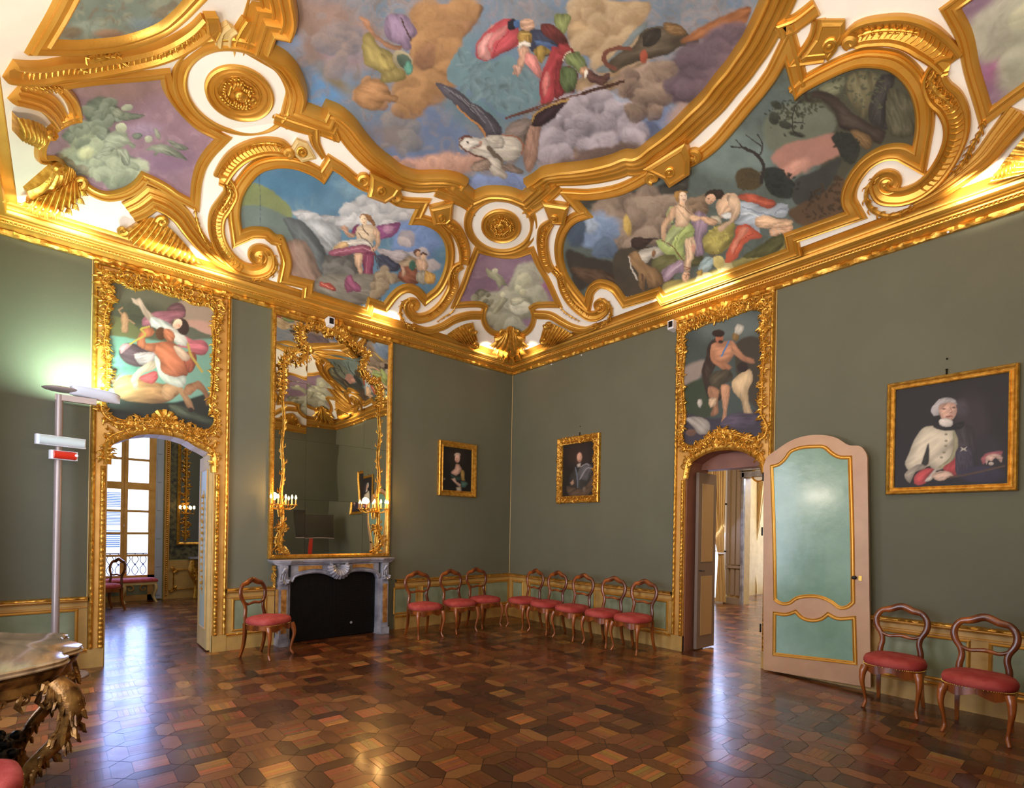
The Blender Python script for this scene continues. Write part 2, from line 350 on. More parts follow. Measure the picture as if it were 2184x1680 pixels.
# parquet: squares of strips between long six-sided blocks
def build_floor():
    p, w = .315, .06; V = []; Fc = []; col = []
    rr = random.Random(11)
    tones = ['66391c', '764420', '532c15', '865028', '603518', '6e401f', '482613', '93602f', '74451f']
    def face(pts, c):
        o = len(V); V.extend([(x, y, 0.) for x, y in pts]); Fc.append(tuple(range(o, o+len(pts)))); col.extend([c]*len(pts))
    def tone(k=1.): 
        c = srgb(rr.choice(tones)); f = rr.uniform(.8, 1.2)*k; return [min(1, v*f) for v in c]
    X0, X1, Y0, Y1 = -9, 8.2, -7, 9.4
    nx = int((X1-X0)/p)+1; ny = int((Y1-Y0)/p)+1
    for i in range(nx):
        for j in range(ny):
            x = X0+i*p; y = Y0+j*p
            if not ((-.5 < x+p and -.5 < y+p) or (y < 0 and 1.5 < x) or (x < 0 and y > -.5)): continue
            g = .003
            face([(x+g, y), (x+w, y-w+g), (x+p-w, y-w+g), (x+p-g, y), (x+p-w, y+w-g), (x+w, y+w-g)], tone(.8))
            face([(x, y+g), (x+w-g, y+w), (x+w-g, y+p-w), (x, y+p-g), (x-w+g, y+p-w), (x-w+g, y+w)], tone(.8))
            n = 5; a = p-2*w; hz = rr.random() < .5; bt = tone(1.05)
            for k in range(n):
                c = [v*rr.uniform(.72, 1.3) for v in bt]; k0 = k*a/n+.0008; k1 = (k+1)*a/n-.0008
                if hz: face([(x+w, y+w+k0), (x+p-w, y+w+k0), (x+p-w, y+w+k1), (x+w, y+w+k1)], c)
                else: face([(x+w+k0, y+w), (x+w+k1, y+w), (x+w+k1, y+p-w), (x+w+k0, y+p-w)], c)
    m = mat('parquet', '5e3117', .27, 0, vcol=True, coat=.25)
    nt = m.node_tree; b = nt.nodes['Principled BSDF']; vc = [n for n in nt.nodes if n.type == 'VERTEX_COLOR'][0]
    tc = nt.nodes.new('ShaderNodeTexCoord'); no = nt.nodes.new('ShaderNodeTexNoise'); no.inputs['Scale'].default_value = 30; no.inputs['Detail'].default_value = 6
    nt.links.new(tc.outputs['Object'], no.inputs['Vector']); mr = nt.nodes.new('ShaderNodeMapRange'); mr.inputs[3].default_value = .75; mr.inputs[4].default_value = 1.25
    nt.links.new(no.outputs['Fac'], mr.inputs[0]); mx = nt.nodes.new('ShaderNodeVectorMath'); mx.operation = 'SCALE'
    nt.links.new(vc.outputs['Color'], mx.inputs[0]); nt.links.new(mr.outputs[0], mx.inputs['Scale']); nt.links.new(mx.outputs[0], b.inputs['Base Color'])
    n2 = nt.nodes.new('ShaderNodeTexNoise'); n2.inputs['Scale'].default_value = 3.; nt.links.new(tc.outputs['Object'], n2.inputs['Vector'])
    bp = nt.nodes.new('ShaderNodeBump'); bp.inputs['Strength'].default_value = .12; bp.inputs['Distance'].default_value = .02
    nt.links.new(n2.outputs['Fac'], bp.inputs['Height']); nt.links.new(bp.outputs['Normal'], b.inputs['Normal'])
    r2 = nt.nodes.new('ShaderNodeMapRange'); r2.inputs[3].default_value = .2; r2.inputs[4].default_value = .38
    n3 = nt.nodes.new('ShaderNodeTexNoise'); n3.inputs['Scale'].default_value = 5.; nt.links.new(tc.outputs['Object'], n3.inputs['Vector'])
    nt.links.new(n3.outputs['Fac'], r2.inputs[0]); nt.links.new(r2.outputs[0], b.inputs['Roughness'])
    # thin slab under the blocks shows as the dark joints
    o = len(V); V.extend([(X0, Y0, -.002), (X1, Y0, -.002), (X1, Y1, -.002), (X0, Y1, -.002)]); Fc.append((o, o+1, o+2, o+3)); col.extend([srgb('1c0d06')]*4)
    f = raw('floor', V, Fc, m, col=col); struct(f, 'dark brown parquet floor of squares and long six sided blocks', 'floor')
build_floor()
# ---------------------------------------------------------------- walls with their doorways
WT = .5
dA0, dA1, dB0, dB1, DH = 4.985, 6.065, 3.67, 4.73, 2.8
w = MB(); w.box((0, -WT, 0), (dA0, 0, 5.2)).box((dA1, -WT, 0), (RX+.3, 0, 5.2)).box((dA0, -WT, DH), (dA1, 0, 5.2))
struct(w.build('wall_left', M['wall']), 'green wall with the mirror and the left doorway', 'wall')
w = MB(); w.box((-WT, -WT, 0), (0, dB0, 5.2)).box((-WT, dB1, 0), (0, RY+.3, 5.2)).box((-WT, dB0, DH), (0, dB1, 5.2))
struct(w.build('wall_right', M['wall']), 'green wall with the row of five chairs and the right doorway', 'wall')
w = MB(); w.box((0, RY, 0), (RX+.3, RY+.3, 5.2)); struct(w.build('wall_back', M['wall']), 'green wall opposite the mirror, seen reflected', 'wall')
w = MB()
wins = [(1.2, 2.5), (4.2, 5.5)]
w.box((RX, 0, 0), (RX+.3, 1.2, 5.2)).box((RX, 2.5, 0), (RX+.3, 4.2, 5.2)).box((RX, 5.5, 0), (RX+.3, RY, 5.2))
for a, b in wins: w.box((RX, a, 0), (RX+.3, b, .35)).box((RX, a, 3.5), (RX+.3, b, 5.2))
struct(w.build('wall_near', M['wall']), 'green window wall beside the console table', 'wall')
# ---------------------------------------------------------------- vault
n1, n2 = 144, 172
xs = np.linspace(VB-.02, RX-VB+.02, n1); ys = np.linspace(VB-.02, RY-VB+.02, n2); XX, YY = np.meshgrid(xs, ys, indexing='ij')
G = np.stack([XX, YY, vz(XX, YY)], 2)
o = MB().grid(G).build('ceiling', M['plaster'], smooth=True, angle=60); struct(o, 'white coved ceiling with gilt mouldings and painted fields', 'ceiling')
# ---------------------------------------------------------------- cornice
def loop_pts(step=.03):
    cs = [(0, 0), (RX, 0), (RX, RY), (0, RY)]; P = []
    for i in range(4):
        a = np.array(cs[i]); b = np.array(cs[(i+1) % 4]); L = np.linalg.norm(b-a); m = int(L/step)
        for k in range(m): P.append((*(a+(b-a)*k/m), HT))
    return np.array(P, float)
def ring(name, prof, mt, label, bead=None, step=.6, mod=None):
    P = loop_pts(step if not mod else .03); b = MB(); m = len(P); k = len(prof)
    cor = [(0, 0), (RX, 0), (RX, RY), (0, RY)]
    for i, p in enumerate(P):
        sx = 1 if p[0] < 1e-6 else (-1 if p[0] > RX-1e-6 else 0); sy = 1 if p[1] < 1e-6 else (-1 if p[1] > RY-1e-6 else 0)
        for q, (d, z) in enumerate(prof):
            dd = d+(mod(i, q) if mod else 0)
            b.V.append((p[0]+sx*dd, p[1]+sy*dd, p[2]+z))
    for i in range(m):
        j = (i+1) % m
        for q in range(k-1): b.F.append((i*k+q, i*k+q+1, j*k+q+1, j*k+q))
    o = b.build(name, mt, smooth=True, angle=35); return tag(o, label, 'cornice moulding', kind='structure')
rr = random.Random(5); jit = [[rr.uniform(-.012, .014) for _ in range(4)] for _ in range(2000)]
ring('trim_1', [(0, 0), (.035, .0), (.05, .02), (.05, .045), (.03, .055)], M['goldcarve'], 'carved gilt strip along the top of the green walls', mod=lambda i, q: (jit[i][q-1] if 0 < q < 4 else 0))
ring('trim_2', [(.03, .052), (.06, .055), (.08, .07), (.13, .078), (.135, .09), (.165, .092), (.168, .105), (.2, .108), (.21, .118), (.235, .12), (.255, .135), (.262, .16), (.25, .182), (.225, .19)], M['gold'], 'stepped gilt moulding of the cornice')
ring('trim_3', [(.225, .19), (.228, .2), (.25, .225), (.285, .245), (.32, .255), (.345, .265), (.365, .275), (.37, .285), (.33, .29)], M['gold'], 'broad plain gilt band under the ceiling')
# bead row under the roll
bd = MB(); 
for a, b_, ax in (((.15, .15), RX, 0), ((.15, .15), RY, 1)):
    n = int((b_-.3)/.032)
    for i in range(n):
        t = .16+i*.032; c = (t, .152, HT+.085) if ax == 0 else (.152, t, HT+.085)
        bd.ball(c, .0105, 4)
tag(bd.build('trim_4', M['goldcarve'], smooth=True), 'row of gilt beads along the cornice', 'cornice moulding', kind='structure')
# ---------------------------------------------------------------- dado on the two walls
def dado(name, ax, a, b, panels, label, no):
    """panelled dado between a and b; ax 0 runs along X on Y=0, ax 1 along Y on X=0"""
    f = (lambda u, d, z: (u, d, z)) if ax == 0 else (lambda u, d, z: (d, u, z))
    fl = ax == 0
    def bx(mb, u0, u1, d0, d1, z0, z1):
        mb.box(tuple(np.minimum(f(u0, d0, z0), f(u1, d1, z1))), tuple(np.maximum(f(u0, d0, z0), f(u1, d1, z1))))
    r = thing(name, label, 'wainscot', f((a+b)/2, 0, 0), kind='structure')
    m = MB(); bx(m, a, b, 0, .03, .17, DADO-.05); bx(m, a, b, 0, .045, 0, .17); under(m.build('board', M['cream']), r)
    m = MB()
    P = np.array([f(a, .03, 0), f(b, .03, 0)])
    def strip(mb, z, prof, st=.5, jitter=0.):
        n = max(2, int((b-a)/st)); us = np.linspace(a, b, n)
        for i, u in enumerate(us):
            for (d, zz) in prof:
                j = rr.uniform(-jitter, jitter); mb.V.append(f(u, d+j, z+zz+j*.5))
        k = len(prof); o = len(mb.V)-n*k
        for i in range(n-1):
            for q in range(k-1): mb.F.append((o+i*k+q, o+(i+1)*k+q, o+(i+1)*k+q+1, o+i*k+q+1))
    strip(m, DADO-.055, [(.03, 0), (.05, .0), (.06, .012), (.075, .02), (.07, .03)], .5)
    strip(m, DADO-.12, [(.03, 0), (.045, .004), (.045, .012), (.03, .018)], .5)
    strip(m, .17, [(.045, 0), (.05, .005), (.04, .012), (.03, .012)], .5)
    under(m.build('moulding', M['goldflat'], smooth=True), r)
    m = MB(); strip(m, DADO-.027, [(.03, 0), (.07, .0), (.085, .01), (.085, .02), (.07, .028), (0, .03)], .02, .006); strip(m, .19, [(.03, 0), (.042, .0), (.05, .012), (.042, .025), (.03, .025)], .02, .005)
    under(m.build('carved_rail', M['goldcarve'], smooth=True), r)
    for (u0, u1) in panels:
        u0, u1 = min(u0, u1), max(u0, u1)
        g = MB(); bx(g, u0+.02, u1-.02, .03, .034, .265, DADO-.155); pn = under(g.build('panel', M['panel']), r)
        pts = np.array([f(u0, .03, .25), f(u1, .03, .25), f(u1, .03, DADO-.14), f(u0, .03, DADO-.14)])
        g = MB(); g.sweep(pts, f(0, 1, 0), [(-.012, 0), (-.012, .014), (0, .018), (.012, .008), (.014, 0)], closed=True, out=True); ob = g.build('panel_frame', M['gold']); under(ob, r)
    return r
def ya(x0, x1, y): return tuple(hit((x, y), 0, .03)[1] for x in (x0, x1))
def xa(x0, x1, y): return tuple(hit((x, y), 1, .03)[0] for x in (x0, x1))
dado('trim_5', 0, .03, 2.42, [xa(840, 888, 1290), xa(900, 1022, 1280), xa(1034, 1083, 1270)], 'cream dado with sage panels between fireplace and corner', 5)
dado('trim_6', 0, 4.24, 4.83, [xa(496, 566, 1320)], 'short cream dado between left doorway and fireplace', 6)
dado('trim_7', 0, 6.21, RX, [(6.3, 7.05)], 'cream dado behind the floor lamp', 7)
dado('trim_8', 1, .03, 3.5, [ya(1093, 1115, 1270), ya(1130, 1268, 1300), ya(1286, 1423, 1320)], 'cream dado behind the row of five chairs', 8)
dado('trim_9', 1, 4.82, RY, [(5.0, 5.75), ya(1880, 2066, 1400), ya(2112, 2300, 1400), (7.6, 8.4)], 'cream dado behind the two chairs at the right', 9)
# thin cord edging of the wall fabric in the corner and round the doorways
c = MB()
for p in ((.012, .012), (4.82, .008), (6.215, .008)): c.tube([(p[0], p[1], DADO), (p[0], p[1], HT)], .006, 6)
for y in (3.5, 4.825): c.tube([(.008, y, DADO), (.008, y, HT)], .006, 6)
tag(c.build('trim_10', M['creamlight']), 'thin braid edging of the wall fabric', 'braid', kind='structure')
# nails below the cornice on the right wall
# ---------------------------------------------------------------- gilt mouldings and painted fields of the vault
PB = [(-.01, 0), (0, .07), (.03, .115), (.055, .125), (.075, .11), (.085, .085), (.12, .085), (.135, .1), (.155, .1), (.17, .08), (.18, .055), (.215, .05), (.225, .062), (.245, .06), (.26, .035), (.31, .028), (.32, .04), (.34, .04), (.35, .0)]
PB = [(a*.82, b) for a, b in PB]
PM = [(-.01, 0), (0, .03), (.015, .05), (.03, .052), (.04, .035), (.085, .028), (.095, .042), (.11, .05), (.125, .04), (.13, .025), (.145, .03), (.155, 0)]
PM = [(a*.87, b*.95) for a, b in PM]
PS = [(-.01, 0), (0, .025), (.015, .04), (.03, .035), (.04, .02), (.06, .02), (.07, .035), (.085, .035), (.095, 0)]
PR = [(-.085, 0), (-.085, .045), (-.07, .065), (-.055, .06), (-.045, .035), (0, .018), (.045, .035), (.055, .06), (.07, .065), (.085, .045), (.085, 0)]
def field(name, mb_name, outline, prof, script, label, flabel, step_px=2.6, warp=1.5, seed=0, grain=.1, grp=None, pmat='gold', mats=M):
    pts = tr(outline); sp = spline(pts, True, 5.)
    P = vcast(sp[:, :2]); Nn = vnormal(P)
    b = MB(); b.sweep(P, Nn, prof, closed=True, out=True)
    fr = b.build(mb_name, M[pmat], smooth=True, angle=32); tag(fr, flabel, 'ceiling moulding', grp)
    poly = sp[:, :2]; x0, y0 = poly.min(0)-3; x1, y1 = poly.max(0)+3
    nx = int((x1-x0)/step_px)+2; ny = int((y1-y0)/step_px)+2
    gx, gy = np.meshgrid(np.linspace(x0, x1, nx), np.linspace(y0, y1, ny), indexing='ij'); Q = np.stack([gx.ravel(), gy.ravel()], 1)
    ins = inside(Q, poly) | (segdist(Q, poly[::2]) < step_px*1.2)
    keep = ins.reshape(nx, ny); idx = -np.ones(nx*ny, int); I = keep.ravel(); idx[I] = np.arange(I.sum()); idx = idx.reshape(nx, ny)
    QQ = Q[I]; PP = vcast(QQ); PP = PP+vnormal(PP)*.006
    q = np.stack([idx[:-1, :-1], idx[1:, :-1], idx[1:, 1:], idx[:-1, 1:]], -1).reshape(-1, 4); q = q[(q >= 0).all(1)]
    col = paint(QQ, script, warp, grain, seed)
    o = raw(name, PP, q.tolist(), M['fresco'], smooth=True, col=col); tag(o, label, 'ceiling painting')
    return fr, o
def cpath(s, closed=False, step=4.):
    sp = spline(tr(s) if isinstance(s, str) else s, closed, step); P = vcast(sp[:, :2]); return P, vnormal(P)
def rib(name, s, label, prof=PR, grp='fluted gilt scroll ribs of the ceiling', sp=None, flutes=True, mt='gold', taper=None, cat='ceiling scroll'):
    pts = tr(s)
    if sp: pts = pts+sp
    P, Nn = cpath(pts); b = MB(); L = np.concatenate([[0], np.cumsum(np.linalg.norm(np.diff(P, axis=0), axis=1))]); 
    b.sweep(P, Nn, prof)
    if taper:
        k = len(prof); m = len(P)
        for i in range(m):
            f = np.interp(i/(m-1), [0, .15, .75, 1], taper)
            for q in range(k):
                v = np.array(b.V[i*k+q]); b.V[i*k+q] = tuple(P[i]+(v-P[i])*f)
    o = b.build(name, M[mt], smooth=True, angle=32); tag(o, label, cat, grp)
    if flutes:
        f = MB(); d = .045; n = int(L[-1]*(.62 if sp else 1)/d); Lt = None
        T = np.gradient(P, axis=0); T /= np.linalg.norm(T, axis=1)[:, None]; LT = np.cross(Nn, T)
        for i in range(2, n-1):
            s_ = i*d; j = int(np.searchsorted(L, s_)); 
            if j >= len(P)-1: break
            c = P[j]; w = .038*(np.interp(j/len(P), [0, .15, .75, 1], taper) if taper else 1)
            pp = [c+LT[j]*w*u+T[j]*.018*(1-u*u)+Nn[j]*(.022+.022*u*u) for u in (-1, -.5, 0, .5, 1)]
            f.tube(pp, [.004, .008, .009, .008, .004], 5)
        if f.V: f.build('fluting', M['goldcarve'], o, smooth=True)
    return o
def leafs(name, s, label, w=.03, n=10, grp=None, par=None, sp=None, cat='ceiling scroll'):
    """curled acanthus band: a spine with overlapping leaf blades on both sides"""
    pts = tr(s)
    if sp: pts = pts+sp
    P, Nn = cpath(pts); b = MB(); T = np.gradient(P, axis=0); T /= np.linalg.norm(T, axis=1)[:, None]; LT = np.cross(Nn, T); m = len(P)
    b.tube(P+Nn*.03, [w*.5, w*.9, w, w*.8, w*.35], 7)
    for i in range(n):
        j = int((i+.5)/n*(m-1)); sc = 1-.5*abs(i/n-.4)
        for sd in (-1, 1):
            c = P[j]; ln = w*2.6*sc
            pp = [c+LT[j]*sd*w*.3+Nn[j]*.03, c+LT[j]*sd*(w*1.2)*sc+T[j]*ln*.35+Nn[j]*.055, c+LT[j]*sd*w*1.7*sc+T[j]*ln*.8+Nn[j]*.03, c+LT[j]*sd*w*1.4*sc+T[j]*ln*1.05+Nn[j]*.045]
            b.tube(pp, [w*.28, w*.36, w*.26, w*.12], 5)
    o = b.build(name, M['goldcarve'], par, smooth=True)
    if not par: tag(o, label, cat, grp)
    return o
def shell(name, A, Bs, n, bulge, label, cat='ceiling shell', grp=None, edge=True, curls=(), mt='goldcarve', z=0.03):
    """corrugated fan between a hub curve and a rim curve, both traced on the vault"""
    a = spline(tr(A), False, 2.); b_ = spline(tr(Bs), False, 2.); K = n*6+1; R = 12
    u = np.linspace(0, 1, K)
    ra = lambda s_: np.stack([np.interp(u, np.linspace(0, 1, len(s_)), s_[:, q]) for q in (0, 1)], 1)
    a, b_ = ra(a), ra(b_); G = np.zeros((R+1, K, 3))
    for r in range(R+1):
        v = r/R; px = a*(1-v)+b_*v; 
        lob = .06*(np.abs(np.sin(np.pi*n*u))) if r == R else 0
        px = px+(b_-a)*np.reshape(lob*np.ones(K), (K, 1)); P = vcast(px); Nn = vnormal(P)
        hgt = z+bulge*math.sin(math.pi*min(1, v*.8+.1))*(.45+.55*np.sin(np.pi*u))+(.010+.03*v)*np.abs(np.sin(np.pi*n*u))
        G[r] = P+Nn*hgt[:, None]
    m = MB().grid(G)
    # skirt back to the vault
    P = vcast(b_); sk = np.stack([G[R], P]); m.grid(sk)
    for e in (0, K-1):
        col = G[:, e]; pr = np.array([vcast([(a[e]*(1-r/R)+b_[e]*r/R)])[0] for r in range(R+1)]); m.grid(np.stack([col, pr]))
    o = m.build(name, M[mt], smooth=True, angle=75); tag(o, label, cat, grp)
    if edge:
        e = MB()
        for i in range(n):
            j = i*6+3; g = G[R, j]; d = G[R, j]-G[R-3, j]; d /= np.linalg.norm(d); nn = vnormal(G[R, j][None])[0]
            s_ = np.linalg.norm(G[R, 3]-G[R, 9])*.4
            for q in (-1, 0, 1):
                t = np.cross(nn, d)*q*s_*.55
                e.tube([g-d*s_*.4+t*.5, g+d*s_*.7+t+nn*.01, g+d*s_*1.6+t*1.5+nn*.02, g+d*s_*2.1+t*2.2-nn*.0], [s_*.35, s_*.42, s_*.3, s_*.12], 5)
        e.build('leaf_fringe', M[mt], o, smooth=True)
    for (cx, cy, r0, a0, tn) in curls:
        P, Nn = cpath(spiral(cx, cy, r0, r0*.2, a0, tn, 30)); c = MB(); c.tube(P+Nn*.07, [.03, .032, .028, .02, .014], 8); c.build('curl', M[mt], o, smooth=True)
    return o
def block(name, s, label, h=.1, boss=None, mt='gold', grp='gilt bracket blocks of the ceiling'):
    pts = tr(s); px = np.array(pts)[:, :2]; c = px.mean(0); b = MB(); lay = [(1.0, 0), (1.0, h*.55), (1.06, h*.6), (1.06, h*.8), (.95, h*.86), (.8, h), (.72, h*.9)]
    Vs = []
    for sc, hh in lay:
        q = c+(px-c)*sc; P = vcast(q); Vs.append(P+vnormal(P)*hh)
    b.grid(np.stack(Vs), close_u=True); n = len(px); o0 = (len(lay)-1)*n; b.F.append(tuple(o0+i for i in range(n)))
    o = b.build(name, M[mt]); tag(o, label, 'ceiling bracket', grp)
    if boss:
        P = vcast([boss]); N0 = vnormal(P)[0]; Mx = Matrix.Translation(P[0]+N0*h*.9) @ Vector((0, 0, 1)).rotation_difference(Vector(N0)).to_matrix().to_4x4()
        MB().lathe([(.055, 0), (.055, .012), (.042, .018), (.035, .008), (.022, .01), (.018, .022), (.004, .028)], Mx, 20).build('boss', M['goldcarve'], o, smooth=True)
    return o
def beam(name, s, label, prof=PS, grp='gilt strip mouldings of the ceiling', closed=False, taper=None, mt='gold'):
    P, Nn = cpath(s, closed); b = MB(); hw = max(q[0] for q in prof)/2; prof = [(q[0]-hw, q[1]) for q in prof]; b.sweep(P, Nn, prof, closed=closed)
    if taper:
        k = len(prof)
        for i in range(len(P)):
            f = np.interp(i/(len(P)-1), np.linspace(0, 1, len(taper)), taper)
            for q in range(k): v = np.array(b.V[i*k+q]); b.V[i*k+q] = tuple(P[i]+(v-P[i])*f)
    return tag(b.build(name, M[mt], smooth=True, angle=32), label, 'ceiling moulding', grp)
def medallion(px, label, R=.285, tilt=0):
    P = vcast([px])[0]; N0 = vnormal(P[None])[0]; T = Matrix.Translation(P) @ Vector((0, 0, 1)).rotation_difference(Vector(N0)).to_matrix().to_4x4()
    T = Matrix.Translation(Vector(N0)*.042) @ T
    r = thing('ceiling_medallion', label, 'medallion', tuple(P), group=None)
    k = R/.285
    def part(nm, prof, mt, n=56): under(MB().lathe([(a*k, z) for a, z in prof], T, n).build(nm, M[mt], smooth=True, angle=35), r)
    def annulus(nm, prof, mt):
        b = MB(); n = 64; V = []
        for (a, z) in prof:
            for q in range(n): t = 2*math.pi*q/n; V.append(tuple(T@Vector((a*k*math.cos(t), a*k*math.sin(t), z))))
        b.add(V, [(i*n+q, i*n+(q+1) % n, (i+1)*n+(q+1) % n, (i+1)*n+q) for i in range(len(prof)-1) for q in range(n)]); under(b.build(nm, M[mt], smooth=True, angle=35), r)
    annulus('outer_ring', [(.54, -.09), (.54, .035), (.525, .05), (.505, .045), (.495, .03), (.465, .03), (.455, .05), (.44, .055), (.425, .045), (.42, .02), (.41, .01)], 'gold')
    annulus('white_ring', [(.43, .022), (.28, .022)], 'plaster')
    part('disc', [(.29, .0), (.29, .045), (.275, .055), (.262, .045), (.255, .03), (.235, .03), (.228, .042), (.215, .042), (.208, .028), (.001, .028)], 'gold')
    b = MB(); rr = random.Random(4)
    # relief head with wreath of leaves
    b.ball((0, -.01, .04), .058, 8, (1, 1.25, .75), T); b.ball((0, .01, .085), .013, 5, (1, 1.8, 1), T); 
    for s_ in (-1, 1): b.ball((s_*.022, .028, .075), .012, 5, (1.2, .7, .7), T)
    b.ball((0, -.04, .075), .014, 5, (1.5, .6, .8), T); b.ball((0, -.075, .06), .02, 5, (1, 1, .8), T)
    for i in range(26):
        a = math.radians(-60+300*i/25); R0 = .1+rr.uniform(-.015, .03)
        b.ball((R0*math.cos(a), .01+R0*math.sin(a), .045), .022, 5, (1.2, .7, 1.), T)
        b.ball(((R0+.04)*math.cos(a+.1), .01+(R0+.04)*math.sin(a+.1), .04), .017, 5, (.7, 1.2, .8), T)
    sp = [T@Vector((.03*math.cos(t)*(1-t/14), -.13+.03*math.sin(t)*(1-t/14), .04)) for t in np.linspace(0, 9, 24)]; b.tube([tuple(v) for v in sp], .008, 6)
    for q in (.17, .19): 
        cp = [tuple(T@Vector((q*math.cos(t), q*math.sin(t), .032))) for t in np.linspace(0, 2*math.pi, 48)]; b.tube(cp, .006, 5)
    under(b.build('mask_relief', M['goldcarve'], smooth=True), r)
    return r
K = ''  # painting scripts are filled below
CENTER_OUT = '3 160,8 135,75c 60,55c 40,118c 120,170 185,260 212,370 205,405c 285,437c 305,393c 370,420 440,480 500,560 560,625 620,672 4 660,110 740,138 820,138 900,142 955,158 e 775,90c 755,120c 818,170c 870,148 980,140 1080,155 1138,178c 1190,130c 1148,92c 1215,52 6 110,115 170,101 260,92 340,80 420,60 500,35 5 560,635 650,580 740,510 830,420 900,350 960,270 1010,210 1050,150 1090,90 1130,8 p 1640,-60 1650,-250c 600,-250c 622,-40'
OUT_A = 'a 395,1340c 385,1240 400,1140 450,1050 520,980 600,955 700,955 800,985 860,1018 905,1052c 960,965c 1000,990 1060,1040 1130,1085 1200,1110 4 600,285 640,308 690,318 737,320c 703,398c 770,402 840,440 875,500 880,560 862,640 830,700 785,738c 760,710 700,685 650,700 615,730 580,775c 507,750c 493,800c 240,722c 245,672c 130,645c 140,590 125,520 80,450 a 620,1370 560,1330 500,1320 430,1325'
OUT_B = 'c 580,345c 650,605c 700,560 800,500 900,450 1000,405 1100,375 1200,375 1300,395 1400,470 1460,560 1495,680 1500,800 1480,940c 1440,920 1380,912 1300,920 1220,950 1130,1010 1050,1100 1000,1190 975,1280 980,1350 1003,1395c 570,1550c g 1540,522c 780,805c 752,762c 540,830c 520,800 480,750 420,720 370,715 330,735 300,770 285,830c 230,760 180,680 155,600 150,520 170,440 220,370 335,325c 240,215c 300,218 400,210 500,190 600,150 680,105 b 1560,930 1620,895 1700,830 1800,720 1900,600 2000,480 2080,365'
OUT_C = 'e 845,588c 920,607 1020,622 1110,618 1195,593c 1230,670 1290,775 1355,915c 1290,915 1215,925 1180,950c 1198,990 1195,1040 1170,1090 1120,1120 1055,1130 985,1115 940,1100 905,1060 890,1000 907,940c 870,918 800,912 712,917c 760,810 800,700'
OUT_L = 'h 440,600c 600,578 900,550 1130,532 1235,520c 1262,630 1330,745 1440,875 1560,980 1705,1055c 1625,1140 1550,1260 1510,1400 1495,1562c 1400,1510 1300,1440 1200,1385 1080,1332c 1030,1400 950,1460 850,1495 760,1500 680,1470 610,1420 480,1330 400,1230 330,1195 265,1190 255,1120 290,1030 370,950 470,900 562,885c 555,800 520,700'
OUT_D = 'h 300,208c 500,215 700,205 900,180 1080,130 1240,55 1330,-20 1500,-200c 560,-250c 420,10'
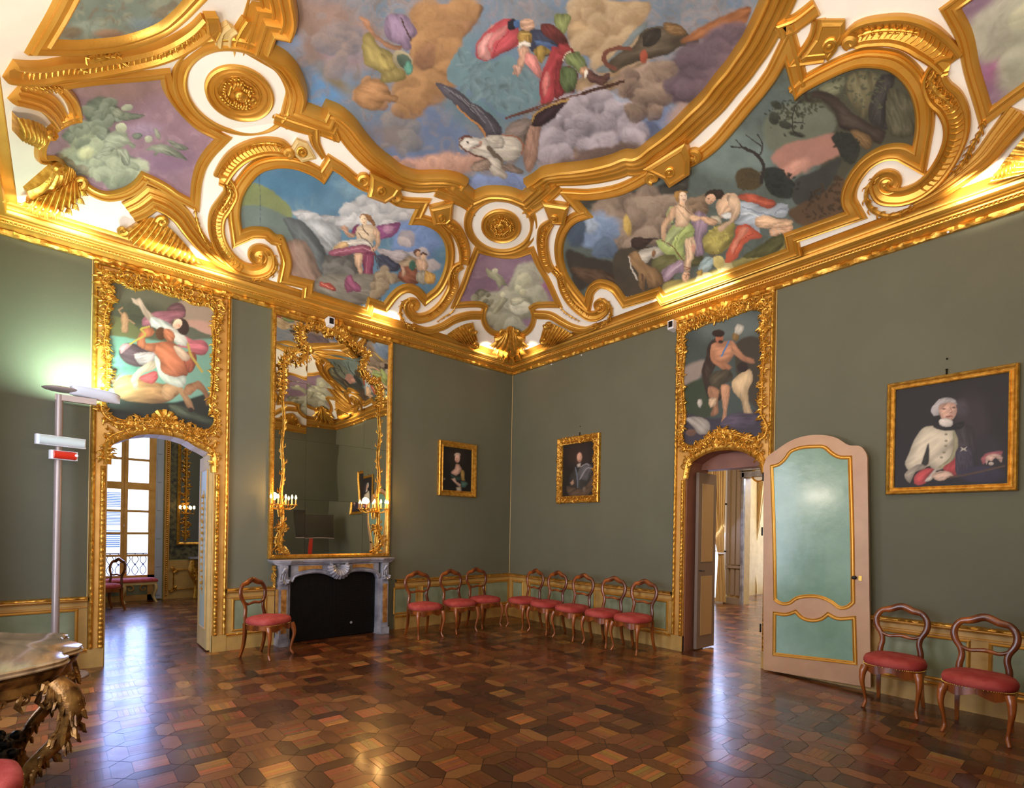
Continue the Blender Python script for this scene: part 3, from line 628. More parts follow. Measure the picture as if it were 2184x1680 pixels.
S_CENTER = '''
b 77889a
c 9a8a88 90 .5 .6
c 6886a8 60 .56 .5
e a3857a 50 3 330,80 260,150 20
c 7f6a5c 50 .56 .5
e 8f7468 30 3 230,110 40,120 -20
e 9a8490 40 3 400,150 120,90
e 5f93c8 40 3 290,340 130,100
e 86785f 22 3 350,300 110,30 35
e 7a8fb0 40 3 120,120 60,60
e 6a7fa6 50 3 760,580 260,160
c 8a8486 55 .52 .5
e 857b7c 24 3 640,560 110,70 10
e 678a96 60 3 1080,330 220,200
e 6f8fa0 40 b 250,300 220,200
k a8928a 6a6c7c 12 3 170,10 420,10 430,170 320,260 240,130
k 9c928e 6c7280 12 3 560,500 700,480 760,560 720,640 580,620
e b98f80 16 4 780,110 240,40 -6
k c89c88 8e7a7c 14 4 600,95 800,80 960,60 960,130 760,130
e c29683 10 b 60,920 210,50
p 6a87a0 8 3 850,300 1000,160 1100,60 1220,100 1238,320 1238,480 1180,500 1080,420
s a87a52 5 3 740,-40 715,110 690,250 690,330 640,400 665,455 730,430 800,370 870,290 930,190 925,150 1000,60 1060,-40
k c4935c 7e5836 34 3 740,0 715,110 690,250 650,330 640,400 665,455 730,430 800,370 870,290 930,190 925,150 1000,60 1020,0
k c08c58 7c5438 12 3 445,360 480,315 560,300 600,330 620,370 640,400 560,435 490,435
e 8f6646 8 3 780,190 50,60 30
#  900,60 890,140 800,200 740,280 720,200
s b1804f 5 3 440,360 480,310 560,295 600,330 620,370 650,380 640,410 590,400 560,440 490,440 450,410
#  920,150 930,190 880,270 800,360 740,420 700,420 720,360 780,280
s a08e4c 3 3 500,70 480,180 490,220 540,250 570,270 560,300 640,310 690,290 680,250 640,210 620,170 590,150 550,130 530,70
s b7a256 3 3 560,170 620,200 640,240 610,260 570,250
s 927a98 2.5 3 600,-10 585,70 610,110 660,130 690,160 715,150 710,110 745,75 720,30 690,-10
s c48c66 2 3 465,-5 500,5 530,60 580,110 640,132 675,138 660,156 620,152 560,115 505,60
l 4a3428 3 3 665,5 690,60 715,110
e 9a8e70 2 3 672,205 54,42 45
e 4a5a4c 2 3 680,210 40,30 45
s 5c9c88 2 3 680,235 700,280 722,260 720,225 700,205
s d4585c 2 3 1175,5 1080,60 1030,120 1028,190 1070,205 1100,195 1140,160 1180,150 1225,140 1232,80 1225,30
s eb9a94 2.5 b 300,60 240,130 198,200 198,265 265,272 285,240 300,170 350,105
s e77f7e 2 b 320,150 370,110 440,150 420,200 330,240
s b2966e 8 b 800,-40 760,150 800,200 880,260 980,330 1060,350 1150,260 1240,250 1300,160 1200,100 1280,-40
k ccb088 937450 30 b 800,-30 770,150 820,210 900,270 1000,330 1060,340 1150,250 1240,240 1290,150 1200,90 1280,-30
s a88c68 8 b 800,420 860,390 960,420 1120,350 1250,300 1300,330 1150,420 1000,480 850,520
s 91a0a4 4 b 1070,220 1180,90 1260,40 1250,80 1180,150 1120,230 1010,360 930,350 980,310
s 8a9458 2 b 680,0 780,10 760,80 730,130 690,80
e 4a6a90 3 b 450,60 30,26
e 22222e 2 b 415,62 34,42
e c9987a 2 b 508,58 40,26 -20
s 484856 2 b 470,95 560,88 640,125 690,180 690,230 620,240 540,225 500,170
s 94783a 2 b 458,110 522,98 524,170 458,178
s a78344 2 b 540,210 600,200 650,230 610,270 560,250
s c4957a 2 b 455,180 515,182 506,250 482,320 450,330 458,250
e e8e0d0 1.5 b 490,180 36,16 10
e cf9c8c 2 b 444,350 30,20 -50
s 6e302a 2.5 b 592,60 640,55 690,80 740,130 765,195 720,190 650,130 600,100
s 9a3a38 2.5 b 690,180 765,180 780,215 740,250 700,300
s c2494a 2 b 690,185 710,240 700,300 680,400 655,555 600,560 580,440 620,330 650,250
s 8c2e30 2 b 650,400 690,300 740,250 720,330 690,450 660,540
s e08f88 2 b 500,225 545,250 590,320 600,400 560,350 510,300
s 702e2a 2 b 700,420 760,380 805,430 800,480 730,520 670,540
s 768655 2 b 755,240 820,228 860,275 880,320 842,372 800,330 745,300
s 56653e 2 b 730,320 790,330 800,430 745,480 712,430
s bd8f6c 2 b 860,318 888,345 892,402 852,392 836,355
e e6dccc 1.5 b 878,365 12,34 10
s 5e3e34 2 b 895,352 940,380 1022,368 1012,392 965,435 930,420 892,402
s 5f5342 3 b 1160,200 1240,90 1330,70 1400,85 1480,90 1520,130 1580,160 1570,190 1440,205 1400,240 1330,260 1200,290 1100,330 1040,365 1012,335 1090,230
s 3f3832 2 b 1240,110 1340,90 1330,160 1230,200
s 84643c 2.5 b 1350,60 1470,75 1500,110 1420,130 1370,100
l 7e4a38 9 b 1050,335 990,295 992,240 1070,208 1150,215
e a04a30 3 b 1232,260 24,44
s ae6e3e 6 b 1460,170 1560,90 1700,20 1900,-40 1860,60 1750,100 1600,150
e 6f5c66 20 b 1720,220 200,130 -35
e 584652 14 b 1500,400 190,160
e 4c3a46 10 b 1660,380 110,130 30
e 8a7264 14 b 1230,470 170,140
e 9a8474 8 b 1270,400 120,110
e 64769a 16 b 1340,680 170,110 -20
e 4f5c7c 10 b 1260,720 90,60
e 8f7c78 16 b 1500,570 150,60 -35
l 5a382a 3.5 b 375,640 560,590 800,515 1110,412
l 442a20 6 b 850,505 960,462 1110,412
s 3e2a34 2 b 525,670 600,610 760,530 740,600 680,650 620,688 550,692
l 9a7434 4 b 530,655 620,590 770,530
e 8d93a4 8 b 1060,620 120,130
e 756e80 6 b 1130,700 90,120
e b5aebb 6 b 790,640 110,110
e c9c4ce 5 b 760,620 60,70
e 7c7478 6 b 950,700 120,120
e 9c8274 5 b 985,760 70,110
e 5f6068 6 b 870,760 110,130
e 4a464c 6 b 640,830 90,90
e 56525a 5 b 700,760 70,70
s 8c7462 6 b 680,920 780,850 840,790 860,850 900,900 1000,850 1180,760 1190,800 1000,900 800,920
k c2b8c4 5c5660 46 b 690,660 760,540 900,520 1050,560 1200,650 1190,790 1000,880 760,900 620,880 600,760
k a68e7a 54423e 26 b 1050,520 1100,420 1240,320 1390,330 1400,480 1270,620 1120,600
k 74606c 33283a 30 b 1380,330 1480,240 1620,210 1850,120 1850,240 1660,480 1440,540
e 5c4c48 10 b 960,880 260,60 -14
s a6806c 5 b 500,680 590,680 580,800 570,900 520,985 488,920 490,780
s 86786c 5 b 375,720 440,670 510,660 500,760 480,850 400,780
s 544e58 3 b 0,445 90,478 160,560 250,620 320,690 352,745 260,755 195,690 110,610 40,540
s 787078 2.5 b 170,580 260,640 330,720 260,740 190,650
l b07840 4 b 110,610 170,660 215,700 250,752
e cfc6b8 3 b 385,825 95,68 15
e 8c7a70 3 b 330,800 30,24
s d6cdbe 2 b 240,760 300,758 340,830 270,885 215,865 180,845
s ddd4c6 2 b 82,775 120,752 205,778 235,800 225,822 185,822 130,852 98,825
l 6e3c2c 3 b 84,775 120,752 160,760
l 8a4c38 2 b 140,850 190,825 230,810
e 6a3c30 1.5 b 138,795 14,12
l b9ab98 11 b 270,890 290,960 330,1000 375,1012
l 84725f 12 b 285,800 295,860 345,905 320,950
s 967866 4 b 155,945 210,905 275,900 305,965 230,965 180,975
s 8f7a6c 4 b 380,925 440,945 490,978 400,985 330,962
e 7389b8 10 b 330,1050 240,60
p 6f919c 3 q 160,150 215,230 300,230 400,200 440,260 470,290 540,340 550,440 480,480 370,520 330,500 260,420 180,380 60,330
t 7f9fa8 60 14 q 160,160 300,240 420,270 540,360 480,480 300,480 120,360
s c84a54 1.5 q 385,0 300,50 240,100 212,170 215,215 260,230 300,216 350,190 420,152 442,100 432,40
s f0a6a0 1.2 q 215,180 230,130 290,80 330,88 270,150 292,215 240,224
s ea8a88 1.2 q 330,60 380,38 362,90 312,130 292,190 275,160
l 9c2c38 2 q 400,60 340,120 300,200
e 20202c 1.5 q 402,40 27,30
e 3e6498 1.5 q 427,35 16,20
s deb090 1 q 445,20 480,6 516,14 518,58 490,70 450,60
l 8a4030 1.2 q 500,45 514,42
s 363c52 1.5 q 500,75 560,65 622,100 652,150 622,192 560,202 508,180
s 4a6490 1.2 q 525,125 600,132 640,160 585,188
s a88438 1.2 q 438,82 495,75 503,135 443,140
l d8b860 2 q 450,90 492,86
s d0a084 1 q 432,165 470,148 492,165 476,230 455,272 428,262 440,210
s eae2d4 1 q 428,152 470,124 502,134 497,157 465,148 438,167
s dcae98 .8 q 404,258 440,250 460,270 443,300 432,316 420,300 402,302 414,280
s b0903e 1.2 q 518,170 560,148 612,190 580,200 560,242 540,230
s 70302c 1.2 q 553,40 600,33 642,60 642,100 692,150 660,162 620,120 570,92
s ec948c 1.2 q 476,188 520,200 552,270 547,322 500,272 472,240
s b83c44 1.5 q 618,150 660,178 690,190 652,240 622,310 640,400 612,447 580,462 553,422 548,350 570,260 600,200
s e27a76 1 q 560,345 590,280 602,330 572,422
s 8c2a30 1.2 q 640,225 662,290 682,400 640,432 620,380 632,300
s a03438 1.2 q 648,138 700,150 737,180 700,202 652,192 640,170
s 7a302c 1.2 q 700,255 742,280 742,352 712,380 690,330
s 5e7044 1.2 q 668,262 730,270 735,372 700,402 658,350
s 8a9c60 1.2 q 680,210 720,183 762,195 792,240 772,292 740,272 700,240
l e8dcc0 2 q 668,230 690,190 712,180
s c89a74 1 q 755,290 786,254 812,275 802,327 775,312
s 6c4840 1 q 803,275 860,310 922,298 918,325 872,360 845,352 798,322
e ece4d4 1 q 792,298 7,27 8
s 3c2830 1.5 q 497,562 520,510 600,465 695,438 650,500 580,562 530,577
l b08a3c 4 q 500,556 530,505 620,460 700,434
l 6a3c2c 4 q 370,532 560,465 780,400
l 4a2c20 7 q 778,401 880,372 988,340
s 585460 1.5 q 0,340 60,363 130,398 190,448 270,498 330,558 352,612 300,632 258,627 240,580 170,520 90,450 30,400
l 8c8890 1.6 q 40,365 130,430 200,500
l 8c8890 1.6 q 110,405 190,470 260,560
l 8c8890 1.6 q 190,460 270,530 310,610
l 3a3640 1.6 q 70,400 150,460 220,530
l c88844 3.5 q 110,470 180,540 240,582 262,632
s 8c7c74 1.5 q 363,612 400,555 502,543 472,620 432,642
s d4ccbe 1.5 q 330,632 400,618 452,670 452,712 420,752 360,757 308,720
l a8603c 3 q 350,623 422,630 462,680 450,727
s c8c0b2 1.2 q 258,635 352,635 362,682 300,692 268,670
s dcd4c6 1.2 q 178,642 262,650 302,700 292,747 230,742 178,707
s e8e0d4 1 q 122,667 150,633 200,638 247,660 237,682 200,682 170,707 138,702
l 6a4030 3.5 q 124,668 150,700 200,725 270,750
l 6a4030 3 q 124,660 150,632 185,634
e 241814 1 q 165,662 5,7
l 9a5a44 2 q 172,692 205,688 243,674
e c48a70 1 q 236,664 9,7
l 6e6052 11 q 278,690 310,725 338,752
s ccc2b4 1.2 q 276,742 340,760 347,800 378,835 372,857 330,842 280,800
s a08878 1.5 q 178,792 210,770 280,755 292,780 250,812 190,810
s 8a786c 1.5 q 340,780 400,778 465,822 400,822
'''
S_A = '''
b 5a86a4
c 7898a4 40 .52 .4
e 4a7c9e 30 a 720,1060 260,110
e 6c90a6 20 a 1150,1120 160,60 20
p 828c58 5 a 380,1100 450,1050 560,1080 640,1140 705,1210 700,1270 600,1300 390,1340
p 6f7f78 6 a 380,1200 520,1190 640,1240 760,1320 860,1460 900,1600 880,1720 650,1720 560,1480 380,1400
s c6c6ca 4 a 705,1225 780,1212 860,1240 960,1250 1000,1255 1020,1190 1120,1150 1240,1135 1350,1165 1500,1195 1450,1290 1390,1310 1240,1335 1150,1330 1000,1335 900,1310 780,1290
k e0e0e0 9a9ea8 30 a 1000,1250 1030,1190 1130,1155 1250,1140 1360,1170 1490,1200 1440,1290 1300,1330 1020,1320
k d4d4d6 8e949c 18 a 720,1230 860,1240 980,1260 980,1330 800,1300
s b0b4b8 6 a 760,1290 1000,1330 1010,1420 930,1490 850,1380
s 646a6c 4 a 655,1262 760,1280 850,1370 925,1500 920,1620 850,1600 740,1440 690,1350
s 8e7464 5 a 700,1400 780,1405 850,1520 890,1620 940,1720 690,1730
e 6a86b8 16 a 1480,1420 150,130
k d0c2c0 8a8490 14 a 1395,1390 1470,1372 1510,1440 1600,1470 1605,1560 1540,1640 1440,1520
#  1470,1372 1510,1440 1600,1470 1605,1560 1540,1640 1440,1520
s b8b4b4 4 4 545,515 620,530 710,552 700,580 600,565
s 4c5064 3 4 560,545 620,560 665,610 640,625 560,610
s 5e5c58 4 n 60,500 200,470 330,490 370,600 400,700 330,800 230,800 100,740 50,640
k 8a8680 4c4a48 12 n 70,510 330,500 360,700 230,780 80,680
s 964e86 1.5 n 525,225 620,205 758,204 740,250 690,310 620,335 565,347 548,280
s bc84a8 1.2 n 590,225 700,232 680,290 600,285
s 8a3a68 1.2 n 300,295 310,240 372,203 352,250 332,305
s dcc2a2 1.2 n 350,240 400,205 480,210 542,240 546,300 505,360 485,405 400,362 350,335 338,280
s d8a888 1.2 n 200,225 235,214 270,240 275,275 310,285 352,300 320,327 280,327 238,292
s e4dcd0 1.2 n 128,440 170,380 240,355 330,343 440,350 502,385 497,422 400,397 300,402 200,432
s dcb47c 1.2 n 130,440 190,375 260,368 275,400 190,436
s a85a74 1.5 n 76,470 130,440 250,420 340,400 430,395 490,430 522,480 500,522 400,482 330,477 240,497 150,507
l d090a0 2 n 140,470 260,445 400,425 470,450
s 8a3e5c 1.5 n 395,480 512,480 512,540 496,600 502,700 482,775 400,775 388,700 410,600 395,530
l b86a84 2 n 450,500 440,620 460,740
s dcb28e 1.2 n 323,482 412,475 402,540 402,600 397,680 402,742 380,752 370,660 340,590 323,530
s d8a884 1 n 368,742 405,742 422,790 402,802
s d6ae8c 1.2 n 500,238 542,250 568,330 562,400 532,442 500,457 488,430 525,390 520,330 495,290
e d8a888 1 n 500,438 22,20
s a87444 1.2 n 362,150 390,112 440,108 478,125 502,170 524,215 500,226 470,190 450,160 400,135
e e8caa6 1 n 413,168 34,46 -25
e 4a3020 .8 n 398,156 6,4
e 4a3020 .8 n 424,150 6,4
l b06050 1.2 n 408,188 424,184
l 5a4030 2 n 395,210 420,260 462,312
l 5a4030 2 n 368,290 400,330 460,370 502,440 530,520 540,622
s 8b8578 5 4 245,690 310,640 400,640 560,660 560,770 480,790 260,722
s a8587e 1.5 n 233,750 260,690 305,663 322,720 372,770 392,832 320,822 258,837
s b4483a 1.5 n 0,738 60,740 150,788 158,822 80,802 0,772
l e08a70 2 n 20,750 130,800
s 98846a 2 n 495,710 520,650 590,625 650,650 720,680 770,720 650,770 600,860 480,880 500,780
k b8a484 6e5c46 14 n 500,720 590,630 700,690 640,770 560,840 490,860
s 4c5068 1.5 n 528,490 640,520 732,590 722,625 600,560 540,520
s c4b8bc 1.5 n 540,438 640,445 800,462 822,490 760,562 700,560 640,500 560,470
s b09878 1.5 n 738,560 800,520 860,500 922,560 907,642 840,642 760,602
s 94583e 1.5 n 738,640 790,590 900,620 912,752 780,747 728,700
s d0a484 1 n 750,582 792,600 786,695 768,690 758,640
e 3c6454 1.5 n 862,590 28,48
s d8b090 1.2 n 910,520 1002,550 992,642 930,652 900,580
s a8a08c 1.2 n 908,650 982,640 972,762 908,742
s d0a04c 1.2 n 988,640 1078,690 1062,757 988,752
e 5c3c2c 1 n 905,468 36,32
e c89c7a 1 n 918,484 24,28
e dcb894 1 n 964,510 24,34
l 5c3c2c 4 n 945,480 970,474 992,490
l 46525c 1.2 a 505,960 512,1330
'''
S_B = '''
b 5e6a64
c 4c5248 40 .5 .5
e 748680 40 c 180,980 300,160
e 5d6b68 30 c 420,640 200,120
p 4b4a3a 10 c 640,600 760,540 900,470 1100,370 1300,390 1500,560 1510,930 1300,920 1150,1010 980,1200 1000,1420 800,1420 820,1100 900,900 860,700
p 6d7462 10 c 560,640 700,625 860,650 940,760 900,860 700,900 470,960 430,760
s 70694a 6 c 1020,440 1120,400 1240,430 1210,600 1130,740 1060,650 1010,560
s 7c7e60 6 c 820,520 900,470 1000,440 980,540 930,580
s 463a30 5 c 700,575 850,540 950,590 1050,690 1200,780 1290,830 1260,910 1130,850 960,790 920,680 850,620 740,620
s 3c3834 5 c 1190,580 1280,420 1340,430 1290,640 1300,810 1180,760
s 54513c 6 c 1330,520 1480,600 1490,850 1340,860
p b07c6c 8 c 560,930 760,880 940,850 965,980 860,1040 700,1100 590,1165 540,1090 480,1020
e c08a76 14 c 660,1080 90,50 -20
s 7c6038 5 c 1040,820 1130,830 1200,910 1180,950 1080,900
p 31342e 4 c 900,870 960,830 1060,860 1110,950 1040,1060 960,980 940,930
p 2f3330 4 c 430,1090 560,1095 600,1150 680,1220 650,1280 480,1270
p 4e4228 5 c 230,1120 320,1080 400,1120 410,1210 250,1220
p 3b3d38 6 c 640,1180 800,1100 980,1010 900,1200 800,1330 640,1330
p 5c4630 7 c 700,1330 820,1280 980,1150 1005,1390 720,1500 600,1400
e 34382e 4 c 520,640 44,26 30
e 373b30 4 c 500,740 40,40
e 34382e 3 c 580,780 50,26 20
e 383a30 3 c 660,845 60,20 15
t 5c6048 60 5 c 900,440 1060,400 1240,400 1320,520 1200,700 1060,640
t 4a4c38 70 5 c 640,590 760,560 860,640 760,700 640,760 560,660
t 3a3e30 60 4 c 460,640 600,600 700,640 690,860 560,860 440,760
t 2c3028 50 5 c 430,1090 560,1095 690,1220 640,1270 480,1270
t 33362c 50 5 c 900,850 1100,870 1080,1040 950,960
t 5a4c2c 40 4 c 240,1120 400,1100 410,1210 250,1220
t 4c3c28 60 6 c 700,1330 980,1160 1000,1390 720,1490
l 2c2824 3 c 700,600 650,650 630,740 640,830 700,860
l 2f2a26 2.5 c 630,760 700,765
l 332c28 7 c 408,1190 422,1060 372,985 290,942
l 332c28 3.5 c 300,945 240,935 195,935
l 332c28 3 c 400,1000 420,930 385,850
l 332c28 2 c 410,930 340,880 305,850
l 332c28 2.5 c 280,940 230,885
l 2c2824 2.5 c 750,1310 770,1270 760,1250
s 4c4a42 8 6 260,270 420,240 620,200 760,140 760,210 640,240 420,270 340,300
s 8a7260 6 6 355,270 480,238 620,226 700,270 680,340 640,380 640,450 540,462 440,470 425,400 365,380
e a5907c 5 6 575,320 80,84
e 9c7c66 5 6 440,300 60,60
s 8e7458 5 6 740,270 820,250 850,300 820,340 760,330
k b09a84 5e4c40 34 6 360,270 480,240 620,228 720,270 690,370 640,450 540,460 440,470 420,390
k 9c8266 54422f 10 6 740,270 820,250 850,300 820,340
k 94a8c4 48586c 14 6 260,390 340,340 420,370 450,470 340,480 270,450
e c2a24e 4 6 492,372 17,46 -10
e 7c94b6 14 6 360,395 90,66 -20
e a8b8cc 10 6 330,370 34,30
e 48586c 10 6 270,400 44,70
e 5a6c84 8 6 400,480 60,50
p 3f3a32 7 6 225,480 320,510 440,540 490,600 480,690 400,620 320,640 290,660 240,580
s 5c4632 5 6 240,560 330,560 430,590 470,640 400,620 300,620
p 4d4436 6 6 440,490 660,490 690,640 480,700
s a8a058 3 m 425,760 430,740 600,690 800,610 1110,465c 1130,525 900,625 450,775
s 5e5e34 3 m 880,575 960,520 1110,450 1115,490 930,580
k d8cf94 8c8648 12 m 560,740 600,700 820,620 850,640 700,700
s 6c6a3e 4 m 380,560 560,560 640,540 660,600 560,640 430,700 380,660
s a89c4c 2.5 m 660,470 700,420 760,385 830,370 835,440 800,520 740,560 680,550 650,510
t d6c65c 40 5 m 690,440 760,400 800,480 740,540 690,520
s 42322a 2 m 248,480 280,460 340,468 410,465 360,490 330,520 290,532 258,515
s 94806a 2 m 590,350 640,315 682,350 682,420 655,470 662,560 620,572 600,500 612,430
s 9c8498 1.5 m 590,350 640,315 682,350 682,420 655,470 662,560 620,572 600,500 612,430
s b498ac 1.5 m 425,658 480,613 545,588 552,650 500,672 470,702 440,716
l d8c4d0 2 m 450,680 500,640 540,610
s c4bcac 1.5 m 300,540 345,525 400,515 450,533 456,552 425,566 392,580 365,580 335,612 300,602
s a07c50 1.5 m 236,572 288,540 300,560 335,612 400,640 438,720 400,742 355,742 335,690 322,762 302,742 292,662 262,622
e 8a6440 1.2 m 380,552 10,22 15
e 201814 1 m 448,540 5,4
l 6a4c34 4 m 318,670 324,762
l d0c8b8 3 m 240,575 262,650 290,700
s b8ca74 1.5 m 500,385 580,378 612,420 602,455 562,470 552,520 552,587 520,592 500,562 460,562 400,502 393,480 440,470 462,430
s d0de98 1.2 m 470,430 520,400 560,400 500,460 470,520 440,500
l 7c8c44 2 m 560,400 520,450 500,520 520,580
l 7c8c44 1.5 m 600,430 550,450 520,500
s c4d486 1.5 m 455,330 490,283 502,292 478,325 492,382 460,392
s eac49c 1.2 m 488,290 520,275 560,280 592,300 602,330 582,365 576,392 500,397 506,350 494,320
s e2b68c 1.2 m 498,280 475,300 455,345 430,385 424,450 438,487 450,477 448,430 462,390 487,370 508,320
s ecc8a0 1.2 m 558,470 602,458 618,510 608,570 588,620 578,652 556,657 554,600 560,540
s e6bc94 1.2 m 548,655 582,660 580,690 562,716 545,712
e d89c80 3 m 602,525 12,22
l 8a4a34 1.6 m 552,625 586,640
l 8a4a34 1.6 m 552,648 584,630
l 8a4a34 1.6 m 548,668 582,676
l 8a4a34 1.6 m 556,692 580,662
l 7a4428 2 m 430,482 480,505 512,550 545,587
s e6bc94 1.2 m 572,350 600,334 650,345 692,347 640,366 590,372
e e4b88e 1 m 540,272 18,22
s c89440 1.2 m 494,232 504,208 530,196 562,198 574,212 545,210 528,232 520,268 502,256
e eeccaa 1 m 546,234 22,30 -12
e 5a3828 .8 m 538,226 5,3
e 5a3828 .8 m 558,226 4,3
l a0503c 1.2 m 546,250 558,250
l 7a5a3c 1.5 m 522,276 560,302 592,332
e c88468 1 m 545,326 4,4
s bc5638 1.5 m 850,235 920,217 1000,240 1068,268 1052,302 960,275 900,262
s b4c0cc 1.5 m 862,268 940,270 1040,300 1090,268 1136,280 1132,330 1100,352 1050,345 985,352 972,400 982,440 952,457 930,400 880,392 832,386 868,340
l 7c8898 2 m 880,290 960,320 1040,340
l e4ecf0 2 m 870,330 940,330 980,345
l 7c8898 2 m 1060,330 1100,300 1130,300
s d8603c 1.5 m 850,400 900,385 950,420 992,455 900,490 870,540 812,602 783,606 800,530 835,460
s f09070 1.2 m 880,402 915,405 865,480 825,560 815,540 850,460
l a03c24 2 m 940,440 870,480 830,560
s e2b890 1.2 m 948,357 1000,338 1080,360 1162,370 1155,397 1040,408 960,402
s dcae88 1.2 m 1030,417 1100,405 1162,394 1158,426 1100,442 1035,452
l c8b8a8 1.5 m 1050,420 1060,448
l c8b8a8 1.5 m 1080,412 1090,444
s bcb296 1.2 m 700,345 760,352 772,386 730,382
s ddb088 1.2 m 640,348 690,350 740,372 722,397 670,382
s e8be96 1.2 m 728,292 780,220 830,213 862,250 866,312 820,342 760,352 735,322
s e4e4de 1.2 m 760,342 822,324 832,346 780,358
s ecc6a0 1.2 m 790,225 850,238 870,300 852,350 792,402 750,432 740,416 800,368 822,330 802,280
e c88468 1 m 795,290 4,4
e 3c2e24 1.5 m 735,222 36,26 10
s 3c2e24 1.2 m 668,232 680,206 705,194 762,196 780,222 760,238 700,216 682,240
e dcae8a 1 m 700,248 26,30 40
e 5a3828 .8 m 690,246 5,3
l a0503c 1.2 m 700,268 712,264
s a8c4c8 1.2 m 633,650 690,568 722,580 672,662
s c8a848 1 m 622,656 650,640 654,674 630,678
l 6a4a2c 1.5 m 690,570 704,545
l 6a4a2c 1.5 m 702,572 716,548
l 6a4a2c 1.5 m 712,576 726,556
e c0b268 1.5 m 745,600 32,34
'''
S_C = '''
b 8f7088
c a88894 30 .5 .5
e a07f94 30 e 1000,680 160,60
e a05f86 20 e 1230,840 90,60
s 7e7e66 6 e 805,880 850,830 920,850 965,900 940,960 880,930
s 9c9a7e 6 e 900,930 990,860 1060,860 1065,790 1130,722 1205,760 1195,840 1270,900 1180,940 1190,990 1150,1020 1100,1010 1095,1110 1000,1110 920,1080 895,1000
k d2d0b6 76765e 40 e 890,930 960,880 990,860 1060,860 1065,790 1130,722 1205,760 1195,840 1270,900 1180,940 1190,1000 1110,1010 1095,1110 1000,1110 920,1080
k a8a68a 62624c 10 e 805,880 850,835 930,860 940,930
e d4d2b8 6 e 1120,950 70,50
e b9b798 5 e 1150,780 50,50
s b8b896 1.5 e 895,685 920,700 950,695 970,720 1000,745 1030,790 1042,812 1000,800 985,830 960,775 905,745
e c9c8a8 1.5 e 955,708 20,18
s c8c6a4 1.5 e 930,990 960,930 1005,880 1040,890 1000,950 960,1000
e d0ceae 1.5 e 1005,868 16,20
e c8c6a4 1.5 e 1110,825 26,24
e bdbb98 1.5 e 1140,850 24,22
s cfccac 1.5 e 1050,900 1100,880 1165,890 1130,925 1060,935
'''
S_L = '''
b 957282
c a78490 40 .5 .5
e a07c78 40 h 900,620 350,90
e 8f6c86 30 h 1300,1250 250,120
e 9b7f98 20 h 1100,980 140,60
s 6f7a6c 8 h 600,760 740,690 860,760 920,860 800,930 700,960 600,880
s 7c8878 8 h 400,1040 500,930 700,900 820,1000 760,1100 500,1090
s 8f9684 8 h 350,1175 460,1140 520,1060 700,1020 790,1150 950,1190 1130,1280 1070,1370 1000,1440 900,1460 700,1390 560,1320 520,1240
k bcc0a4 66705f 46 h 380,1170 480,1140 540,1060 700,1030 790,1150 950,1200 1110,1290 1040,1400 900,1450 700,1390 560,1320 520,1240
k a0aa98 66705f 20 h 600,760 740,700 860,770 900,860 780,920 640,900
k a4ab98 6c7668 16 h 400,1040 500,940 700,910 800,1000 740,1090
e c8c69c 10 h 610,1170 70,50
s 7a8070 1.5 h 880,825 1000,835 1110,855 1050,878 880,872
e a9ae98 1.5 h 955,785 52,30 -5
s 9aa08c 1.5 h 830,800 900,800 930,850 850,870
s a7ac96 2 h 755,1085 800,1010 860,980 940,990 985,1080 1030,1110 1020,1140 960,1100 900,1130 820,1150 770,1140
e babca0 1.5 h 905,955 52,38 10
s acb09a 1.5 h 670,1205 720,1160 800,1120 850,1130 830,1180 760,1200 710,1235
s acb09a 1.5 h 860,1150 950,1140 985,1200 965,1285 930,1275 900,1200
s 7c8274 1.5 h 1000,1020 1080,1005 1090,1030 1010,1050
s 949884 1.5 h 1110,1150 1150,1120 1210,1100 1300,1110 1400,1170 1470,1240 1380,1210 1290,1190 1220,1170 1200,1200 1180,1190 1200,1160
s 8a8c7c 1.5 h 1290,1060 1380,1085 1482,1140 1400,1152 1340,1120
s 9a9a88 1.5 h 1190,955 1240,1020 1230,1065 1205,1050
e a8aa90 1.5 h 1140,1055 34,30
'''
S_D = '''
b 7c8c80
c 9a9c84 30 .5 .5
c 7a6450 22 .56 .6
e 8c9a8c 20 h 600,120 150,60
e 7f7058 10 h 480,150 90,50
e 8a6c54 8 h 800,150 120,36
e 6f8288 20 h 1100,80 120,60
'''
# ---- the painted fields and their frames
field('central_fresco_on_ceiling', 'ceiling_frame', CENTER_OUT, PB, S_CENTER, 'large central ceiling painting of soldier, winged horse and swirling clouds', 'broad stepped gilt frame round the great central painting', seed=1)
field('landscape_fresco_on_ceiling', 'ceiling_frame', OUT_A, PM, S_A, 'ceiling painting of seated figure in magenta drape before mountain and blue sky', 'gilt frame of the blue landscape above the mirror wall', seed=2, step_px=2.2)
field('landscape_fresco_on_ceiling', 'ceiling_frame', OUT_B, PM, S_B, 'ceiling painting of reclining couple with dogs under a dark twisted tree', 'gilt frame of the dark landscape above the right doorway', seed=3, step_px=2.2)
frC, pnC = field('cherub_fresco_on_ceiling', 'ceiling_frame', OUT_C, PS, S_C, 'mauve ceiling painting of cherubs on clouds above the far corner', 'gilt frame of the mauve cherub panel above the far corner', seed=4, step_px=1.8, warp=1)
field('cherub_fresco_on_ceiling', 'ceiling_frame', OUT_L, PS, S_L, 'mauve ceiling painting of cherubs on grey green clouds at upper left', 'gilt frame of the mauve cherub panel at upper left', seed=5, step_px=2.0, warp=1.2)
field('landscape_fresco_on_ceiling', 'ceiling_frame', OUT_D, PM, S_D, 'grey green ceiling painting at the top left edge', 'gilt frame of the grey green painting at the top left edge', seed=6)
# ---- medallions
m1 = medallion((1069, 474), 'smaller ceiling medallion with gilt mask above the far corner', .27)
medallion((508, 186), 'larger ceiling medallion with gilt mask at upper left', .30)
